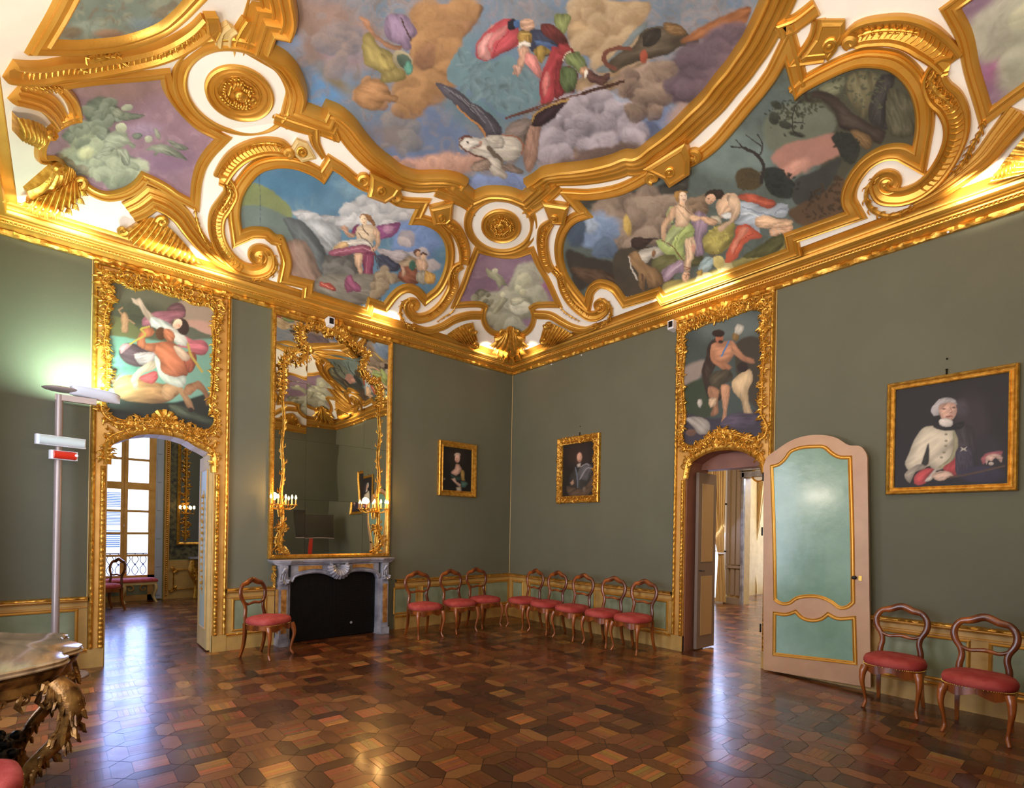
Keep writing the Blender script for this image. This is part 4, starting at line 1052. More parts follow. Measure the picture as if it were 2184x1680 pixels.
# ---- ribs and volutes
def sp(s, r0, r1, a0, t, n=40):
    q = tr(s)[0]; return spiral(q[0], q[1], r0, r1, a0, t, n)
TV = [.5, 1, 1, .45]
ribs = []
ribs.append(rib('ceiling_scroll', 'e 1330,385 1290,425 1275,500 1282,580 1305,660 1335,705', 'short gilt scroll rib right of the corner medallion', taper=[.6, 1, 1, .8]))
ribs.append(rib('ceiling_scroll', 'e 1345,690 1392,740 1415,810 1455,890 1525,965 1600,1008 1660,990 1690,945', 'long gilt scroll rib curling over the cornice right of the corner shell', sp=sp('e 1662,940', 8, 2, 0, -1.3), taper=[.7, 1, .8, .3]))
ribs.append(rib('ceiling_scroll', 'e 610,378 670,410 725,490 748,580 742,665', 'short gilt scroll rib left of the corner medallion', taper=[.6, 1, 1, .8]))
ribs.append(rib('ceiling_scroll', 'e 735,665 690,690 668,750 672,800 640,875 580,955 500,1010 430,1020 385,985 372,940', 'long gilt scroll rib curling over the cornice left of the corner shell', sp=sp('e 402,935', 9, 2, 180, 1.3), taper=[.7, 1, .8, .3]))
rib('ceiling_scroll', 'a 715,865 640,822 560,812 450,835 360,885 295,960 262,1020', 'gilt scroll rib above the blue landscape, near the left medallion', taper=[.5, 1, 1, .9])
rib('ceiling_scroll', 'a 255,1020 300,1040 325,1100 290,1170 245,1240 235,1340 262,1430 325,1520 400,1575 480,1590 545,1560 552,1510', 'big gilt scroll rib curling left of the blue landscape', sp=sp('a 505,1500', 16, 4, 10, -1.3), taper=[.7, 1, 1, .3])
rib('ceiling_scroll', 'c 985,225 1040,165 1120,125 1240,105 1380,105 1500,140 1600,200 1690,275 1750,345', 'gilt scroll rib arching over the dark landscape at top right', taper=[.5, 1.1, 1.2, 1])
rib('ceiling_scroll', 'c 1745,350 1670,370 1630,440 1660,540 1740,620 1785,720 1790,830 1755,950 1690,1070 1600,1180 1490,1255 1370,1285 1270,1265 1240,1200', 'biggest gilt scroll rib curling at the right of the dark landscape', sp=sp('c 1302,1195', 19, 4, 180, 1.4), taper=[.8, 1.1, .9, .3])
rib('ceiling_scroll', 'h -60,455 60,465 200,462 400,430 560,425 760,395 1000,350 1200,300 1400,215 1560,110 1650,20', 'gilt scroll rib under the top left painting', taper=[1, 1.1, 1.1, 1])
# ---- acanthus hooks
for s, l, w, sg in (('e 1655,885 1712,915 1735,980 1705,1040 1645,1075 1600,1085', 'acanthus hook beyond the volute right of the corner', .03, 0),
              ('e 400,890 345,905 320,985 355,1060 430,1090', 'acanthus hook beyond the volute left of the corner', .03, 0),
              ('a 540,1465 592,1500 605,1570 555,1625 450,1645', 'acanthus hook beside the volute above the left doorway', .03, 0),
              ('c 1245,1140 1180,1190 1155,1290 1200,1375 1290,1415 1400,1400 1490,1350', 'acanthus hook beside the biggest volute at right', .032, 0),
              ('a 290,1040 325,1100 300,1160 262,1210', 'acanthus sheath on the rib left of the blue landscape', .03, 0),
              ('e 735,665 690,690 668,750 668,800', 'acanthus sheath on the rib left of the corner panel', .024, 0),
              ('e 1345,690 1392,740 1415,810', 'acanthus sheath on the rib right of the corner panel', .024, 0),
              ('c 1640,390 1610,450 1650,540 1720,600 1760,650', 'acanthus sheath on the biggest rib at right', .034, 0),
              ('h 520,440 600,360 740,320 840,330 900,400', 'acanthus sheath on the rib under the top left painting', .04, 0),
              ('h 1180,320 1300,270 1420,210 1540,130', 'row of gilt buds on the rib under the top left painting', .022, 0),
              ('h 20,560 120,570 200,590 300,590 380,600', 'gilt foliage spray left of the upper left cherub panel', .022, 0),
              ('e 690,935 660,980 610,1010 560,1045', 'gilt tassel spray left of the corner shell', .016, 0),
              ('e 1385,935 1420,975 1470,1010 1525,1040', 'gilt tassel spray right of the corner shell', .016, 0),
              ('a 100,1200 120,1290 150,1370 185,1430 215,1460', 'gilt tassel spray above the left doorway', .02, 0),
              ('c 1985,740 1960,820 1900,920 1850,1020 1770,1110', 'gilt tassel spray at the right edge', .026, 0),
              ('c 1050,175 1120,130 1240,100 1400,100 1520,120', 'foliage fringe on the arching rib at top right', .02, 0),
              ('a 420,810 520,790 620,800 690,830', 'foliage fringe on the rib near the left medallion', .018, 0),
              ('e 640,380 690,420 725,470 740,520', 'foliage fringe on the rib left of the corner medallion', .015, 0),
              ('e 1322,395 1292,440 1284,500 1290,540', 'foliage fringe on the rib right of the corner medallion', .015, 0)):
    leafs('gilt_acanthus', s, l, w*.72, n=8, grp=None)
for s, r0, a0, t, l in (('a 1145,1015', 13, 90, -1.6, 'scroll left of the gilt bracket above the blue landscape'), ('a 1345,1120', 13, 200, 1.6, 'scroll right of the gilt bracket above the blue landscape'),
                     ('b 1295,1000', 13, 90, 1.6, 'scroll left of the gilt bracket above the dark landscape'), ('b 1545,865', 14, 60, -1.6, 'scroll right of the gilt bracket above the dark landscape'),
                     ('c 1045,175', 11, 100, 1.6, 'small scroll at the start of the arching rib at top right'), ('a 680,845', 9, 90, -1.4, 'small scroll at the end of the rib near the left medallion')):
    P, Nn = cpath(sp(s, r0, 2, a0, t)); b = MB(); b.tube(P+Nn*.05, [.03, .034, .03, .02, .012], 8); P2 = P+Nn*.02; b.tube(P2, [.03, .034, .03, .02, .012], 6)
    tag(b.build('gilt_volute', M['gold'], smooth=True), l, 'ceiling scroll')
# ---- brackets
block('ceiling_bracket', 'a 1190,955 1378,1045 1345,1095 1275,1140 1170,1100 1185,1040', 'gilt bracket above the blue landscape', .13, tr('a 1252,1060')[0][:2])
block('ceiling_bracket', 'b 1255,925 1500,770 1530,850 1528,960 1410,1038 1375,985', 'gilt bracket above the dark landscape', .14, tr('b 1415,940')[0][:2])
block('ceiling_bracket', 'e 512,268 665,232 655,345 625,375 540,378', 'gilt bracket left of the corner medallion', .1, tr('e 588,332')[0][:2])
block('ceiling_bracket', 'e 1282,228 1455,255 1425,378 1345,372 1322,330', 'gilt bracket right of the corner medallion', .1, tr('e 1364,330')[0][:2])
block('ceiling_bracket', 'a 735,765 800,790 850,880 765,900 695,830', 'pale bracket near the left medallion', .06, tr('a 765,835')[0][:2], 'creamlight')
block('ceiling_bracket', 'c 840,30 1000,30 1000,110 940,240 885,310 860,285 700,300 800,160', 'gilt bracket block at top right with round boss', .05, tr('c 897,198')[0][:2])
block('ceiling_bracket', 'a 150,-20 230,-20 250,60 215,130 160,70', 'dark gilt bracket at the top left', .07)
# ---- gilt strips
beam('gilt_moulding', 'a 598,630 700,670 845,715c 850,780 905,890', 'gilt strip running from the left medallion', PM, taper=[1, 1, .9, .5])
beam('gilt_moulding', 'a 985,775 960,720 900,690 760,640 690,590', 'stepped gilt strip beside the central frame', PS)
beam('gilt_moulding', 'e 560,175 640,205 745,250 835,310', 'gilt strip left of the corner medallion', PM)
beam('gilt_moulding', 'e 1385,150 1290,235 1230,275 1160,330', 'gilt strip right of the corner medallion', PM)
beam('gilt_moulding', 'c 600,130 575,85c 640,60 700,20 800,-60', 'gilt strip in the white field at top right', PM)
beam('gilt_moulding', 'c 820,30 800,130 740,240 680,315c 860,290', 'curved gilt strip at top right', PS)
beam('gilt_moulding', 'a 360,240 370,150 400,80 440,20', 'gilt curved strip between left medallion and central painting', PM)
beam('gilt_moulding', 'a 270,180 290,90 330,60', 'cream gilt strip above the left medallion', PM, mt='creamlight')
beamL = []
beamL.append(beam('gilt_moulding', 'e 860,1005 790,1005 690,1030 600,1080 500,1105 400,1070', 'curved gilt console moulding left of the corner shell', PB, taper=[.5, .5, .45, .25]))
beamL.append(beam('gilt_moulding', 'e 1640,1065 1570,1100 1480,1090 1400,1050 1330,1010 1230,1000', 'curved gilt console moulding right of the corner shell', PB, taper=[.25, .45, .5, .5]))
beam('gilt_moulding', 'd 800,490 880,450 958,390c 1060,432 1150,505 1230,615 1330,740 1430,830 1560,895 1700,935', 'broad curved gilt console moulding above the left doorway', PB, taper=[.7, .8, .7, .5, .3])
beam('gilt_moulding', 'c 1480,1350 1600,1290 1720,1215 1850,1120 1980,1010 2110,850 2250,680', 'broad curved gilt console moulding at the right edge', PB, taper=[.25, .5, .6, .7, .8])
beam('gilt_moulding', 'h 0,640 120,670 230,710 320,790 390,900', 'curved gilt console moulding at the left edge', PB, taper=[.6, .6, .6, .5])
# ---- shells and fluted consoles
shl = []
shl.append(shell('gilt_shell', 'e 1012,1100 1030,1070 1060,1060 1092,1075 1105,1105', 'e 945,1150 958,1215 1005,1255 1062,1268 1115,1250 1148,1205 1158,1150', 9, .1, 'gilt scallop shell hanging over the far corner of the cornice', curls=[(1070, 704, 9, 0, 1.3), (1104, 704, 9, 180, -1.3)]))
shl.append(shell('gilt_shell', 'd 255,150 320,130 380,150 420,200 440,260', 'd 60,320 100,400 190,450 310,460 400,430 460,370 480,300', 11, .1, 'large gilt scallop shell at the left edge of the ceiling', curls=[(112, 341, 12, 0, 1.4), (170, 383, 16, 180, -1.4)]))
shl.append(shell('fluted_console', 'e 620,1130 680,1085 760,1050 800,1045', 'e 700,1170 750,1185 800,1180 830,1150', 10, .05, 'fluted gilt leaf console left of the corner shell', edge=False, curls=[(1004, 701, 8, 0, 1.3), (1010, 731, 8, 180, -1.2)], cat='ceiling console'))
shl.append(shell('fluted_console', 'e 1490,1130 1420,1085 1330,1050 1290,1060', 'e 1400,1170 1340,1195 1290,1190 1262,1160', 10, .05, 'fluted gilt leaf console right of the corner shell', edge=False, curls=[(1173, 688, 8, 180, -1.3), (1164, 722, 8, 0, 1.2)], cat='ceiling console'))
shell('fluted_console', 'd 880,540 950,520 1020,545 1100,610 1200,720 1290,830', 'd 760,620 830,690 930,730 1050,770 1150,810 1300,845', 14, .08, 'large fluted gilt leaf console above the left doorway', edge=False, curls=[(345, 467, 11, 180, 1.3), (262, 487, 10, 0, 1.2)], cat='ceiling console')
shell('fluted_console', 'h -20,820 80,830 180,870 260,950', 'h -20,980 40,1000 90,1020 150,1060', 8, .08, 'fluted gilt leaf console at the left edge', edge=False, curls=[(92, 268, 8, 0, 1.2)], cat='ceiling console')
shell('fluted_console', 'c 2250,960 2150,1030 2050,1120', 'c 2250,1080 2150,1120 2040,1150', 7, .05, 'fluted gilt leaf console at the right edge', edge=False, cat='ceiling console')
# ---- the matching far end of the vault (seen at the right edge and in the mirror)
def mirror_copy(o, label):
    me = o.data.copy(); n = len(me.vertices); co = np.empty(n*3, np.float32); me.vertices.foreach_get('co', co); co = co.reshape(-1, 3); co[:, 1] = RY-co[:, 1]
    me.vertices.foreach_set('co', co.ravel()); me.flip_normals(); me.update(); c = o.copy(); c.data = me; C.objects.link(c)
    for ch in [x for x in list(C.objects) if x.parent == o]:
        k = mirror_copy(ch, None); k.parent = c
    if label: c['label'] = label
    return c
mirror_copy(frC, 'gilt frame of the mauve panel at the right edge'); mirror_copy(pnC, 'mauve ceiling painting at the right edge, cut by the frame')
mirror_copy(shl[0], 'gilt scallop shell reflected in the mirror'); 
for o, l in zip(shl[2:4], ('fluted gilt console reflected in the mirror, nearer the shell', 'fluted gilt console reflected in the mirror beside the near wall')): mirror_copy(o, l)
for o, l in ((ribs[2], 'short gilt scroll rib reflected in the mirror'), (ribs[3], 'long gilt scroll rib reflected in the mirror')): mirror_copy(o, l)
for o, l in ((beamL[0], 'curved gilt console moulding reflected in the mirror'),): mirror_copy(o, l)
m2 = copy_tree(m1); m2.location = (0, 0, 0)
bpy.data.objects.remove(m2) if False else None
for ch in [x for x in list(C.objects) if x.parent == m2]: bpy.data.objects.remove(ch)
bpy.data.objects.remove(m2)
# ---------------------------------------------------------------- carved rococo ornament on a flat wall
def wf(ax, d0=0.):
    return (lambda u, z, d=0.: (u, d0+d, z)) if ax == 1 else (lambda u, z, d=0.: (d0+d, u, z))
def wnorm(ax): return np.array([0, 1, 0.]) if ax == 1 else np.array([1., 0, 0])
def onwall(s, ax, d=0., closed=False, step=4.):
    sp_ = spline(tr(s) if isinstance(s, str) else s, closed, step); return np.atleast_2d(hit(sp_[:, :2], ax, d))
def carve(mb, P, N0, w=.05, seed=1, dens=1., base=.012, side=(-1, 1), h=.02):
    """run of C scrolls and leaf blades along P on a wall with normal N0"""
    r = random.Random(seed); P = np.asarray(P); T = np.gradient(P, axis=0); T /= np.linalg.norm(T, axis=1)[:, None]+1e-9; Lt = np.cross(N0, T)
    L = np.concatenate([[0], np.cumsum(np.linalg.norm(np.diff(P, axis=0), axis=1))])
    if base: mb.tube(P+N0*h, [base], 6)
    n = max(2, int(L[-1]/w*1.15*dens))
    for i in range(n):
        s_ = (i+.5)/n*L[-1]; j = min(len(P)-2, int(np.searchsorted(L, s_))); c = P[j]; t = T[j]; l = Lt[j]; sd = side[i % len(side)]; k = r.uniform(.7, 1.25)*w
        dr = r.choice((-1, 1)); q = []
        for u in np.linspace(0, 1, 11):
            a = -1.2+5.2*u; R = k*.55*(1-.72*u); q.append(c+l*sd*(k*.35+R*math.sin(a))+t*dr*(R*math.cos(a))+N0*(h+.012*math.sin(3*u)))
        mb.tube(q, [k*.12, k*.16, k*.13, k*.1, k*.09], 5)
        for m in range(2):
            a = r.uniform(-.6, .9); ln = k*r.uniform(.8, 1.3); b0 = c+l*sd*k*.2; dv = l*sd*math.cos(a)+t*dr*math.sin(a)
            mb.tube([b0+N0*h, b0+dv*ln*.45+N0*(h+.02), b0+dv*ln*.85+t*dr*ln*.15+N0*(h+.012), b0+dv*ln+t*dr*ln*.3+N0*h*.4], [k*.1, k*.17, k*.12, k*.03], 5)
    return mb
def fan(mb, c, ax, r0, r1, a0, a1, n, d=.03, w=.2):
    """shell of n flutes at (u, z) between two angles"""
    f = wf(ax)
    for i in range(n):
        a = math.radians(a0+(a1-a0)*i/(n-1)); R = r1*(.8+.2*math.sin(math.pi*i/(n-1)))
        p = [f(c[0]+R_*math.cos(a), c[1]+R_*math.sin(a), d*(.5+.8*math.sin(2.2*q))) for q, R_ in ((.1, r0), (.45, r0+(R-r0)*.4), (.8, r0+(R-r0)*.75), (1, R), (1.2, R*1.06))]
        g = R*math.radians(abs(a1-a0))/n*.55; mb.tube(p, [g*.4, g*.7, g, g*1.1, g*.5], 6)
    mb.ball(f(c[0], c[1], d*.8), r0*1.2, 6)
def canvas(name, outline, ax, d, script, parent=None, seed=0, step=2.0, warp=.8, rect=None, grain=.06, dim=.85, m=None):
    if rect is None: poly = spline(tr(outline), True, 5.)[:, :2]
    else:
        u0, u1, z0, z1 = rect; f = wf(ax, d); poly = project([f(u0, z0), f(u1, z0), f(u1, z1), f(u0, z1)])
    PW = np.atleast_2d(hit(poly, ax, d)); ua = 0 if ax == 1 else 1
    u0, u1 = PW[:, ua].min(), PW[:, ua].max(); z0, z1 = PW[:, 2].min(), PW[:, 2].max()
    pr = project([wf(ax, d)(u0, z0), wf(ax, d)(u1, z0), wf(ax, d)(u0, z1)]); su = max(4, int(np.linalg.norm(pr[1]-pr[0])/step)); sz = max(4, int(np.linalg.norm(pr[2]-pr[0])/step))
    uu, zz = np.meshgrid(np.linspace(u0, u1, su), np.linspace(z0, z1, sz), indexing='ij')
    f = wf(ax, d); W3 = np.zeros((su*sz, 3)); W3[:, ua] = uu.ravel(); W3[:, 1-ua] = d; W3[:, 2] = zz.ravel()
    Q = project(W3); ins = (inside(Q, poly) | (segdist(Q, poly) < step*1.3)) if rect is None else np.ones(len(Q), bool)
    idx = -np.ones(su*sz, int); idx[ins] = np.arange(ins.sum()); idx = idx.reshape(su, sz)
    q = np.stack([idx[:-1, :-1], idx[1:, :-1], idx[1:, 1:], idx[:-1, 1:]], -1).reshape(-1, 4); q = q[(q >= 0).all(1)]
    col = paint(Q[ins], script, warp, grain, seed, dim=dim)
    return raw(name, W3[ins], (q[:, ::-1] if ax == 1 else q).tolist(), m or M['canvas'], parent, smooth=True, col=col)
S_PA = '''
b 57573f
e 6d6a56 26 A 1200,380 260,110
e 484836 20 A 1050,520 230,110
p a8907c 8 A 1450,420 1760,450 1760,760 1600,720 1400,600
p c79683 8 A 1480,600 1760,650 1760,710 1580,660
p 5e6050 4 A 1530,640 1640,690 1760,740 1760,820 1400,760
p 74a08c 7 A 780,700 1100,740 1400,780 1760,760 1760,1320 1500,1340 780,1250
e 5f8c7c 20 A 1000,950 150,100
p 6d6a3e 4 A 790,560 1000,590 1110,690 1150,745 960,730 790,690
p 24261e 6 A 780,1270 1100,1290 1400,1300 1760,1240 1760,1580 780,1580
s 4c5440 5 A 1350,1330 1480,1340 1640,1420 1740,1440 1740,1480 1560,1450 1400,1400
s b5825a 1.5 A 935,530 965,510 1000,560 1000,640 990,700 945,695 938,610
l b5825a 3 A 940,530 915,495 945,475
l b5825a 2.5 A 985,570 1050,615
s 8c6848 3 A 830,1130 860,1060 880,1000 900,1010 880,1080 940,1040 900,1090 860,1150
s b57c4a 3 A 860,1160 910,1095 1020,1062 1150,1100 1300,1140 1420,1125 1460,1180 1370,1285 1250,1312 1100,1302 950,1275 880,1225
s c28c5c 2.5 A 1300,1160 1380,1120 1440,1140 1500,1220 1560,1310 1575,1365 1530,1360 1480,1280 1420,1200 1370,1280 1310,1270
s a87048 2.5 A 1500,1150 1560,1130 1610,1110 1655,1150 1700,1230 1710,1325 1680,1335 1672,1260 1600,1185 1540,1240 1490,1240
e 2a1c18 1.5 A 1545,1368 24,20
s 5c4048 3 A 915,850 980,785 1080,800 1160,850 1245,862 1240,905 1180,975 1080,992 985,962 930,912
s cc9096 2 A 917,835 955,790 1030,798 975,850 935,880
s c0a6a6 2 A 1050,880 1150,865 1240,870 1220,940 1100,972
s 704850 2.5 A 1335,500 1395,438 1465,438 1502,495 1492,555 1380,550
s a86272 2.5 A 1115,590 1190,525 1350,505 1500,525 1475,560 1385,580 1375,650 1250,635 1170,645 1120,630
s cc6470 2.5 A 1470,715 1560,755 1660,760 1702,820 1670,885 1590,885 1520,835 1430,810
s e8c8ae 2 A 1020,385 1060,405 1100,390 1132,450 1200,530 1262,590 1245,625 1190,600 1130,530 1090,460 1040,430
s e0e0d8 2 A 1195,555 1260,570 1385,640 1405,705 1300,705 1240,655 1200,640
s e6dccf 2 A 1330,640 1420,665 1505,740 1520,805 1430,795 1390,765
e 38241e 2 A 1472,640 56,76 -20
e ebbe9e 1.5 A 1428,618 36,48 35
e d88a70 2 A 1440,632 12,12
s c8693e 2 A 1150,792 1250,782 1330,768 1425,800 1455,880 1505,930 1505,1080 1400,1092 1285,1045 1270,930 1225,870
s cf7044 2 A 1078,740 1110,680 1150,650 1205,650 1232,690 1200,722 1142,742 1155,782 1240,800 1232,852 1120,832 1070,792
e 5e3418 2 A 1285,700 46,56
s cf7448 1.5 A 1310,660 1370,668 1408,722 1395,770 1345,772 1312,732
l c4a838 4 A 1015,792 1075,755 1150,705 1108,665 1180,640
s a04c30 2 A 1500,860 1580,870 1580,1000 1530,1050 1500,1000
l bc9c38 5 A 1520,790 1545,890 1600,970 1642,1035
s ecc8aa 1.5 A 1018,1110 1060,1040 1130,980 1235,940 1262,970 1225,1012 1120,1055 1082,1110 1082,1185 1055,1195 1030,1150
s dedac8 2 A 1235,895 1272,930 1285,1020 1400,1082 1505,1075 1505,1125 1480,1165 1380,1152 1290,1100 1248,1010
s d04e50 2 A 1088,1090 1160,1050 1250,1035 1262,1080 1205,1142 1150,1130
s e0b698 1.5 A 1395,805 1450,820 1535,930 1502,945 1440,900
'''
S_PBW = '''
b 44524e
e 647270 34 G 300,190 200,90
p 9a8c82 10 G 50,440 120,400 170,390 150,470 100,530 50,540
p 36462f 8 G 50,540 130,500 210,500 210,700 50,720
p 40382a 6 G 350,290 430,255 500,285 500,700 400,600 340,420
p 3a3442 6 G 40,700 200,720 500,690 500,880 40,880
s 3a2b20 3 G 190,300 245,258 235,400 205,500 265,560 250,620 205,620 160,520 150,440 172,380
s c98a60 2 G 205,302 262,288 320,282 352,330 330,362 300,405 240,405 210,362
s c98a60 1.5 G 320,280 352,320 400,372 442,385 452,408 400,402 350,372 320,342
s c48258 1.5 G 203,320 222,382 290,408 322,432 300,452 250,432 200,385
e ad6440 1.5 G 250,268 22,28
e 2a1a14 1.5 G 244,240 36,22
e 2a1a14 1.5 G 258,288 14,9
s 4e4632 2 G 190,485 240,452 312,450 325,500 280,522 240,575 200,535
s c89068 1.5 G 262,530 302,530 302,620 290,700 296,752 265,757 270,680 262,600
s ac7854 1.5 G 188,540 250,560 240,620 238,700 200,706 215,640 190,600
s dcb890 1.5 G 190,610 235,605 232,640 200,660
s 8c6c34 1.5 G 320,272 335,230 362,245 345,287
s cfcabb 1.5 G 335,238 350,185 387,200 362,250
s d8b888 1.5 G 318,520 370,465 420,442 440,500 412,560 418,640 442,712 400,702 368,610 330,570
e 281a16 1.5 G 380,430 30,30
s 54485e 3 G 300,700 400,690 472,705 450,762 350,775 250,765
s aea69c 2 G 58,722 130,710 192,742 188,802 140,812 100,765
s c8c0b4 1.5 G 130,610 150,612 142,660 132,655
l 5480b4 4 G 302,285 262,368
e 6a4a3a 3 G 90,800 30,20
'''
S_LADY = '''
b 0e0b09
e 241a12 20 P 380,330 120,140
e b9a08a 1.5 P 378,270 44,30
e dcb097 1.5 P 378,325 36,58
e c67c68 2 P 366,352 12,12
e 5a3426 1 P 366,325 6,4
e 5a3426 1 P 394,325 6,4
l a0503c 1.2 P 362,376 382,378
s d8a890 2 P 355,400 400,405 440,470 410,540 360,575 300,545 285,520 340,470
s b08c3c 2 P 430,480 470,500 480,600 490,650 440,640 425,560
s 2c4a42 2.5 P 270,540 330,580 420,590 440,650 350,640 300,600
s 46685c 2 P 430,650 500,660 535,690 490,745 440,740 430,690
s dcb49c 1.5 P 290,620 340,605 365,660 430,700 420,745 350,680
s b8a890 2.5 P 360,740 430,735 440,800 370,800
e 8a7468 2 P 185,620 18,14
'''
S_GENT = '''
b 1c110b
e 33231a 24 Q 300,300 150,150
e 3a2a1c 14 Q 440,580 60,60
e 241812 3 Q 305,330 52,90
s 4a2e20 3 Q 270,290 300,250 350,270 362,340 350,420 330,440 280,430 262,370
e d09a7c 1.5 Q 314,335 30,56
e 4a2418 1 Q 303,322 6,3
e 4a2418 1 Q 328,322 6,3
l 8a3a2c 1.3 Q 306,376 324,376
s d8c8b8 1.5 Q 285,420 330,400 325,450 290,455
s 33302c 3 Q 200,540 250,480 320,455 400,500 460,600 420,760 230,760 190,640
s 5c5a5c 2 Q 330,440 420,410 480,470 440,540 400,620 340,600 310,600
l a8a4a8 1.5 Q 330,450 400,412 430,430
l a8a4a8 1.5 Q 315,600 350,540 420,460 470,470
l 708090 2 Q 265,460 285,560 292,700
s c89878 2 Q 200,640 240,600 250,650 220,670
s 6a5038 3 Q 160,680 260,700 340,720 480,560 490,620 440,760 180,780
e 7a6450 3 Q 370,720 20,30
'''
S_OFF = '''
b 1a1218
e 34282e 30 O 620,380 130,180
e 2c2430 30 O 740,600 110,120
e 453a44 16 O 560,300 50,60
s 3a3038 6 O 560,400 640,430 660,520 640,700 560,760 500,500
s d8cab0 3 O 165,690 190,620 240,500 300,430 370,420 500,440 530,540 520,640 430,720 360,730 340,700 290,720 200,740
s 2a2420 4 O 300,620 330,540 335,610 315,700 285,700
s b9b088 2 O 500,440 525,480 525,620 440,715 400,715 480,640 505,560
s c43a3c 2 O 430,720 500,660 545,600 550,760 470,760
s 3a3244 3 O 545,570 610,560 620,760 550,780
s cc3e42 2 O 225,790 260,740 320,715 375,725 330,770 310,820 230,825
s b8aa98 2 O 160,760 200,720 290,690 310,710 240,740 215,790 200,820
s e0d0c0 2 O 300,810 340,760 385,715 380,750 350,800
s e2bca4 1.5 O 350,770 420,735 490,750 510,775 460,785 440,800 380,800
s 14121a 2.5 O 360,380 400,370 405,400 500,410 580,390 580,420 500,450 420,450 365,430
s ccc4c4 2 O 345,320 370,270 400,235 460,222 520,240 530,270 460,262 415,270 400,300 405,345 365,352
e b4aeb0 2 O 375,312 28,36
s e0ac94 1.5 O 402,280 450,258 520,268 530,310 505,370 460,392 420,370 404,330
e 4a2a20 1.2 O 437,302 16,4
e 4a2a20 1.2 O 506,292 13,4
l a87058 1.5 O 480,290 492,325 478,330
l 9a4438 2.2 O 452,355 495,352
s e8ddd2 1.5 O 400,385 500,388 500,412 405,408
e 908468 1.2 O 452,478 11,8
e 908468 1.2 O 452,525 11,8
e 908468 1.2 O 450,560 11,8
e 908468 1.2 O 437,605 11,8
e 908468 1.2 O 420,640 11,8
s e8e0d0 1.2 O 550,565 575,578 600,562 588,582 600,600 575,588 552,600 562,580
s b8606a 3 O 695,650 720,620 790,600 850,600 840,630 760,640 710,690
s e2b8a8 1.5 O 730,640 800,615 850,640 840,680 800,640 770,670 750,660 735,690
e c8b8a8 1.5 O 768,685 18,12
e 2c2640 10 O 700,760 160,60
l 5a4030 4 O 480,780 600,760 860,700
'''
def picture_frame(name, label, ax, u0, u1, z0, z1, fw, script, seed, carved=False, hook=None):
    f = wf(ax); r = thing(name, label, 'painting', f((u0+u1)/2, (z0+z1)/2, .0))
    pts = np.array([f(u0, z0, .0), f(u1, z0, .0), f(u1, z1, .0), f(u0, z1, .0)]); N0 = wnorm(ax); k = fw/.1
    ip = np.array([f(u0+fw, z0+fw, .012), f(u1-fw, z0+fw, .012), f(u1-fw, z1-fw, .012), f(u0+fw, z1-fw, .012)])
    b = MB(); b.sweep(ip, N0, [(-.006*k, .0), (0, .028), (.015*k, .034), (.025*k, .022), (.05*k, .03), (.065*k, .045), (.085*k, .052), (.1*k, .04), (.1*k, -.012)], closed=True, out=True)
    under(b.build('frame', M['goldcarve'], smooth=True, angle=30), r)
    if carved:
        b = MB(); m = fw*.55; pp = [(u0+m, z0+m), (u1-m, z0+m), (u1-m, z1-m), (u0+m, z1-m)]
        for i in range(4):
            a, c = pp[i], pp[(i+1) % 4]; P = np.array([f(a[0]+(c[0]-a[0])*t, a[1]+(c[1]-a[1])*t, .04) for t in np.linspace(0, 1, 24)]); carve(b, P, N0, .05, seed+i, 1.3, 0, h=.012)
        under(b.build('carving', M['goldcarve'], smooth=True), r)
    c = canvas('canvas', None, ax, .022, script, seed=seed, rect=(u0+fw*.92, u1-fw*.92, z0+fw*.92, z1-fw*.92), step=1.6, warp=.35, dim=.8); under(c, r)
    b = MB(); b.box(np.minimum(f(u0+.02, z0+.02, .001), f(u1-.02, z1-.02, .012)), np.maximum(f(u0+.02, z0+.02, .001), f(u1-.02, z1-.02, .012))); under(b.build('stretcher', M['backing']), r)
    if hook:
        b = MB(); uc = (u0+u1)/2+hook; b.tube([f(uc, z1, .02), f(uc, z1+.05, .015), f(uc, z1+.06, .02)], [.006, .008, .012], 6); under(b.build('hanging_hook', M['dark'], smooth=True), r); b = MB(); b.ball(f(uc, z1+.16, .012), .009, 5); under(b.build('wall_nail', M['dark']), r)
    return r
picture_frame('portrait_painting', 'small gilt framed portrait of a lady in dark dress left of the corner', 1, .857, 1.65, 2.18, 3.115, .095, S_LADY, 21, carved=False)
picture_frame('portrait_painting', 'carved gilt framed portrait of a long haired gentleman right of the corner', 0, 1.25, 2.17, 2.08, 3.18, .115, S_GENT, 22, carved=True, hook=.02)
picture_frame('portrait_painting', 'large portrait of an officer in white coat, cut by the right edge', 0, 5.955, 6.93, 2.045, 3.18, .068, S_OFF, 23, hook=-.02)
# ---------------------------------------------------------------- door surrounds with overdoor paintings
ARA = [(224, 994), (225, 961), (232, 947), (249, 938), (268, 932), (287, 925), (316, 922), (347, 924), (375, 929), (401, 938), (420, 950), (435, 957), (450, 966), (453, 990)]
ARB = [(1458.7, 1024), (1461, 1002), (1475, 985), (1494, 972), (1512, 963), (1542, 957), (1579, 958), (1601, 965), (1615, 974), (1625, 981), (1629, 1000)]
OPA = 'A 815,310 850,265 900,258 960,280 1020,315 1100,328 1180,315 1280,350 1380,385 1440,390 1500,420 1560,452 1640,462 1700,470 1740,510 1752,570 1730,610 1735,760 1725,1000 1715,1200 1702,1330 1742,1400 1745,1470 1700,1532 1640,1540 1560,1520 1480,1488 1400,1462 1200,1440 1100,1440 1000,1455 900,1440 840,1400 800,1340 795,1280 835,1150 840,900 822,780 835,700 822,600 862,450 862,370'
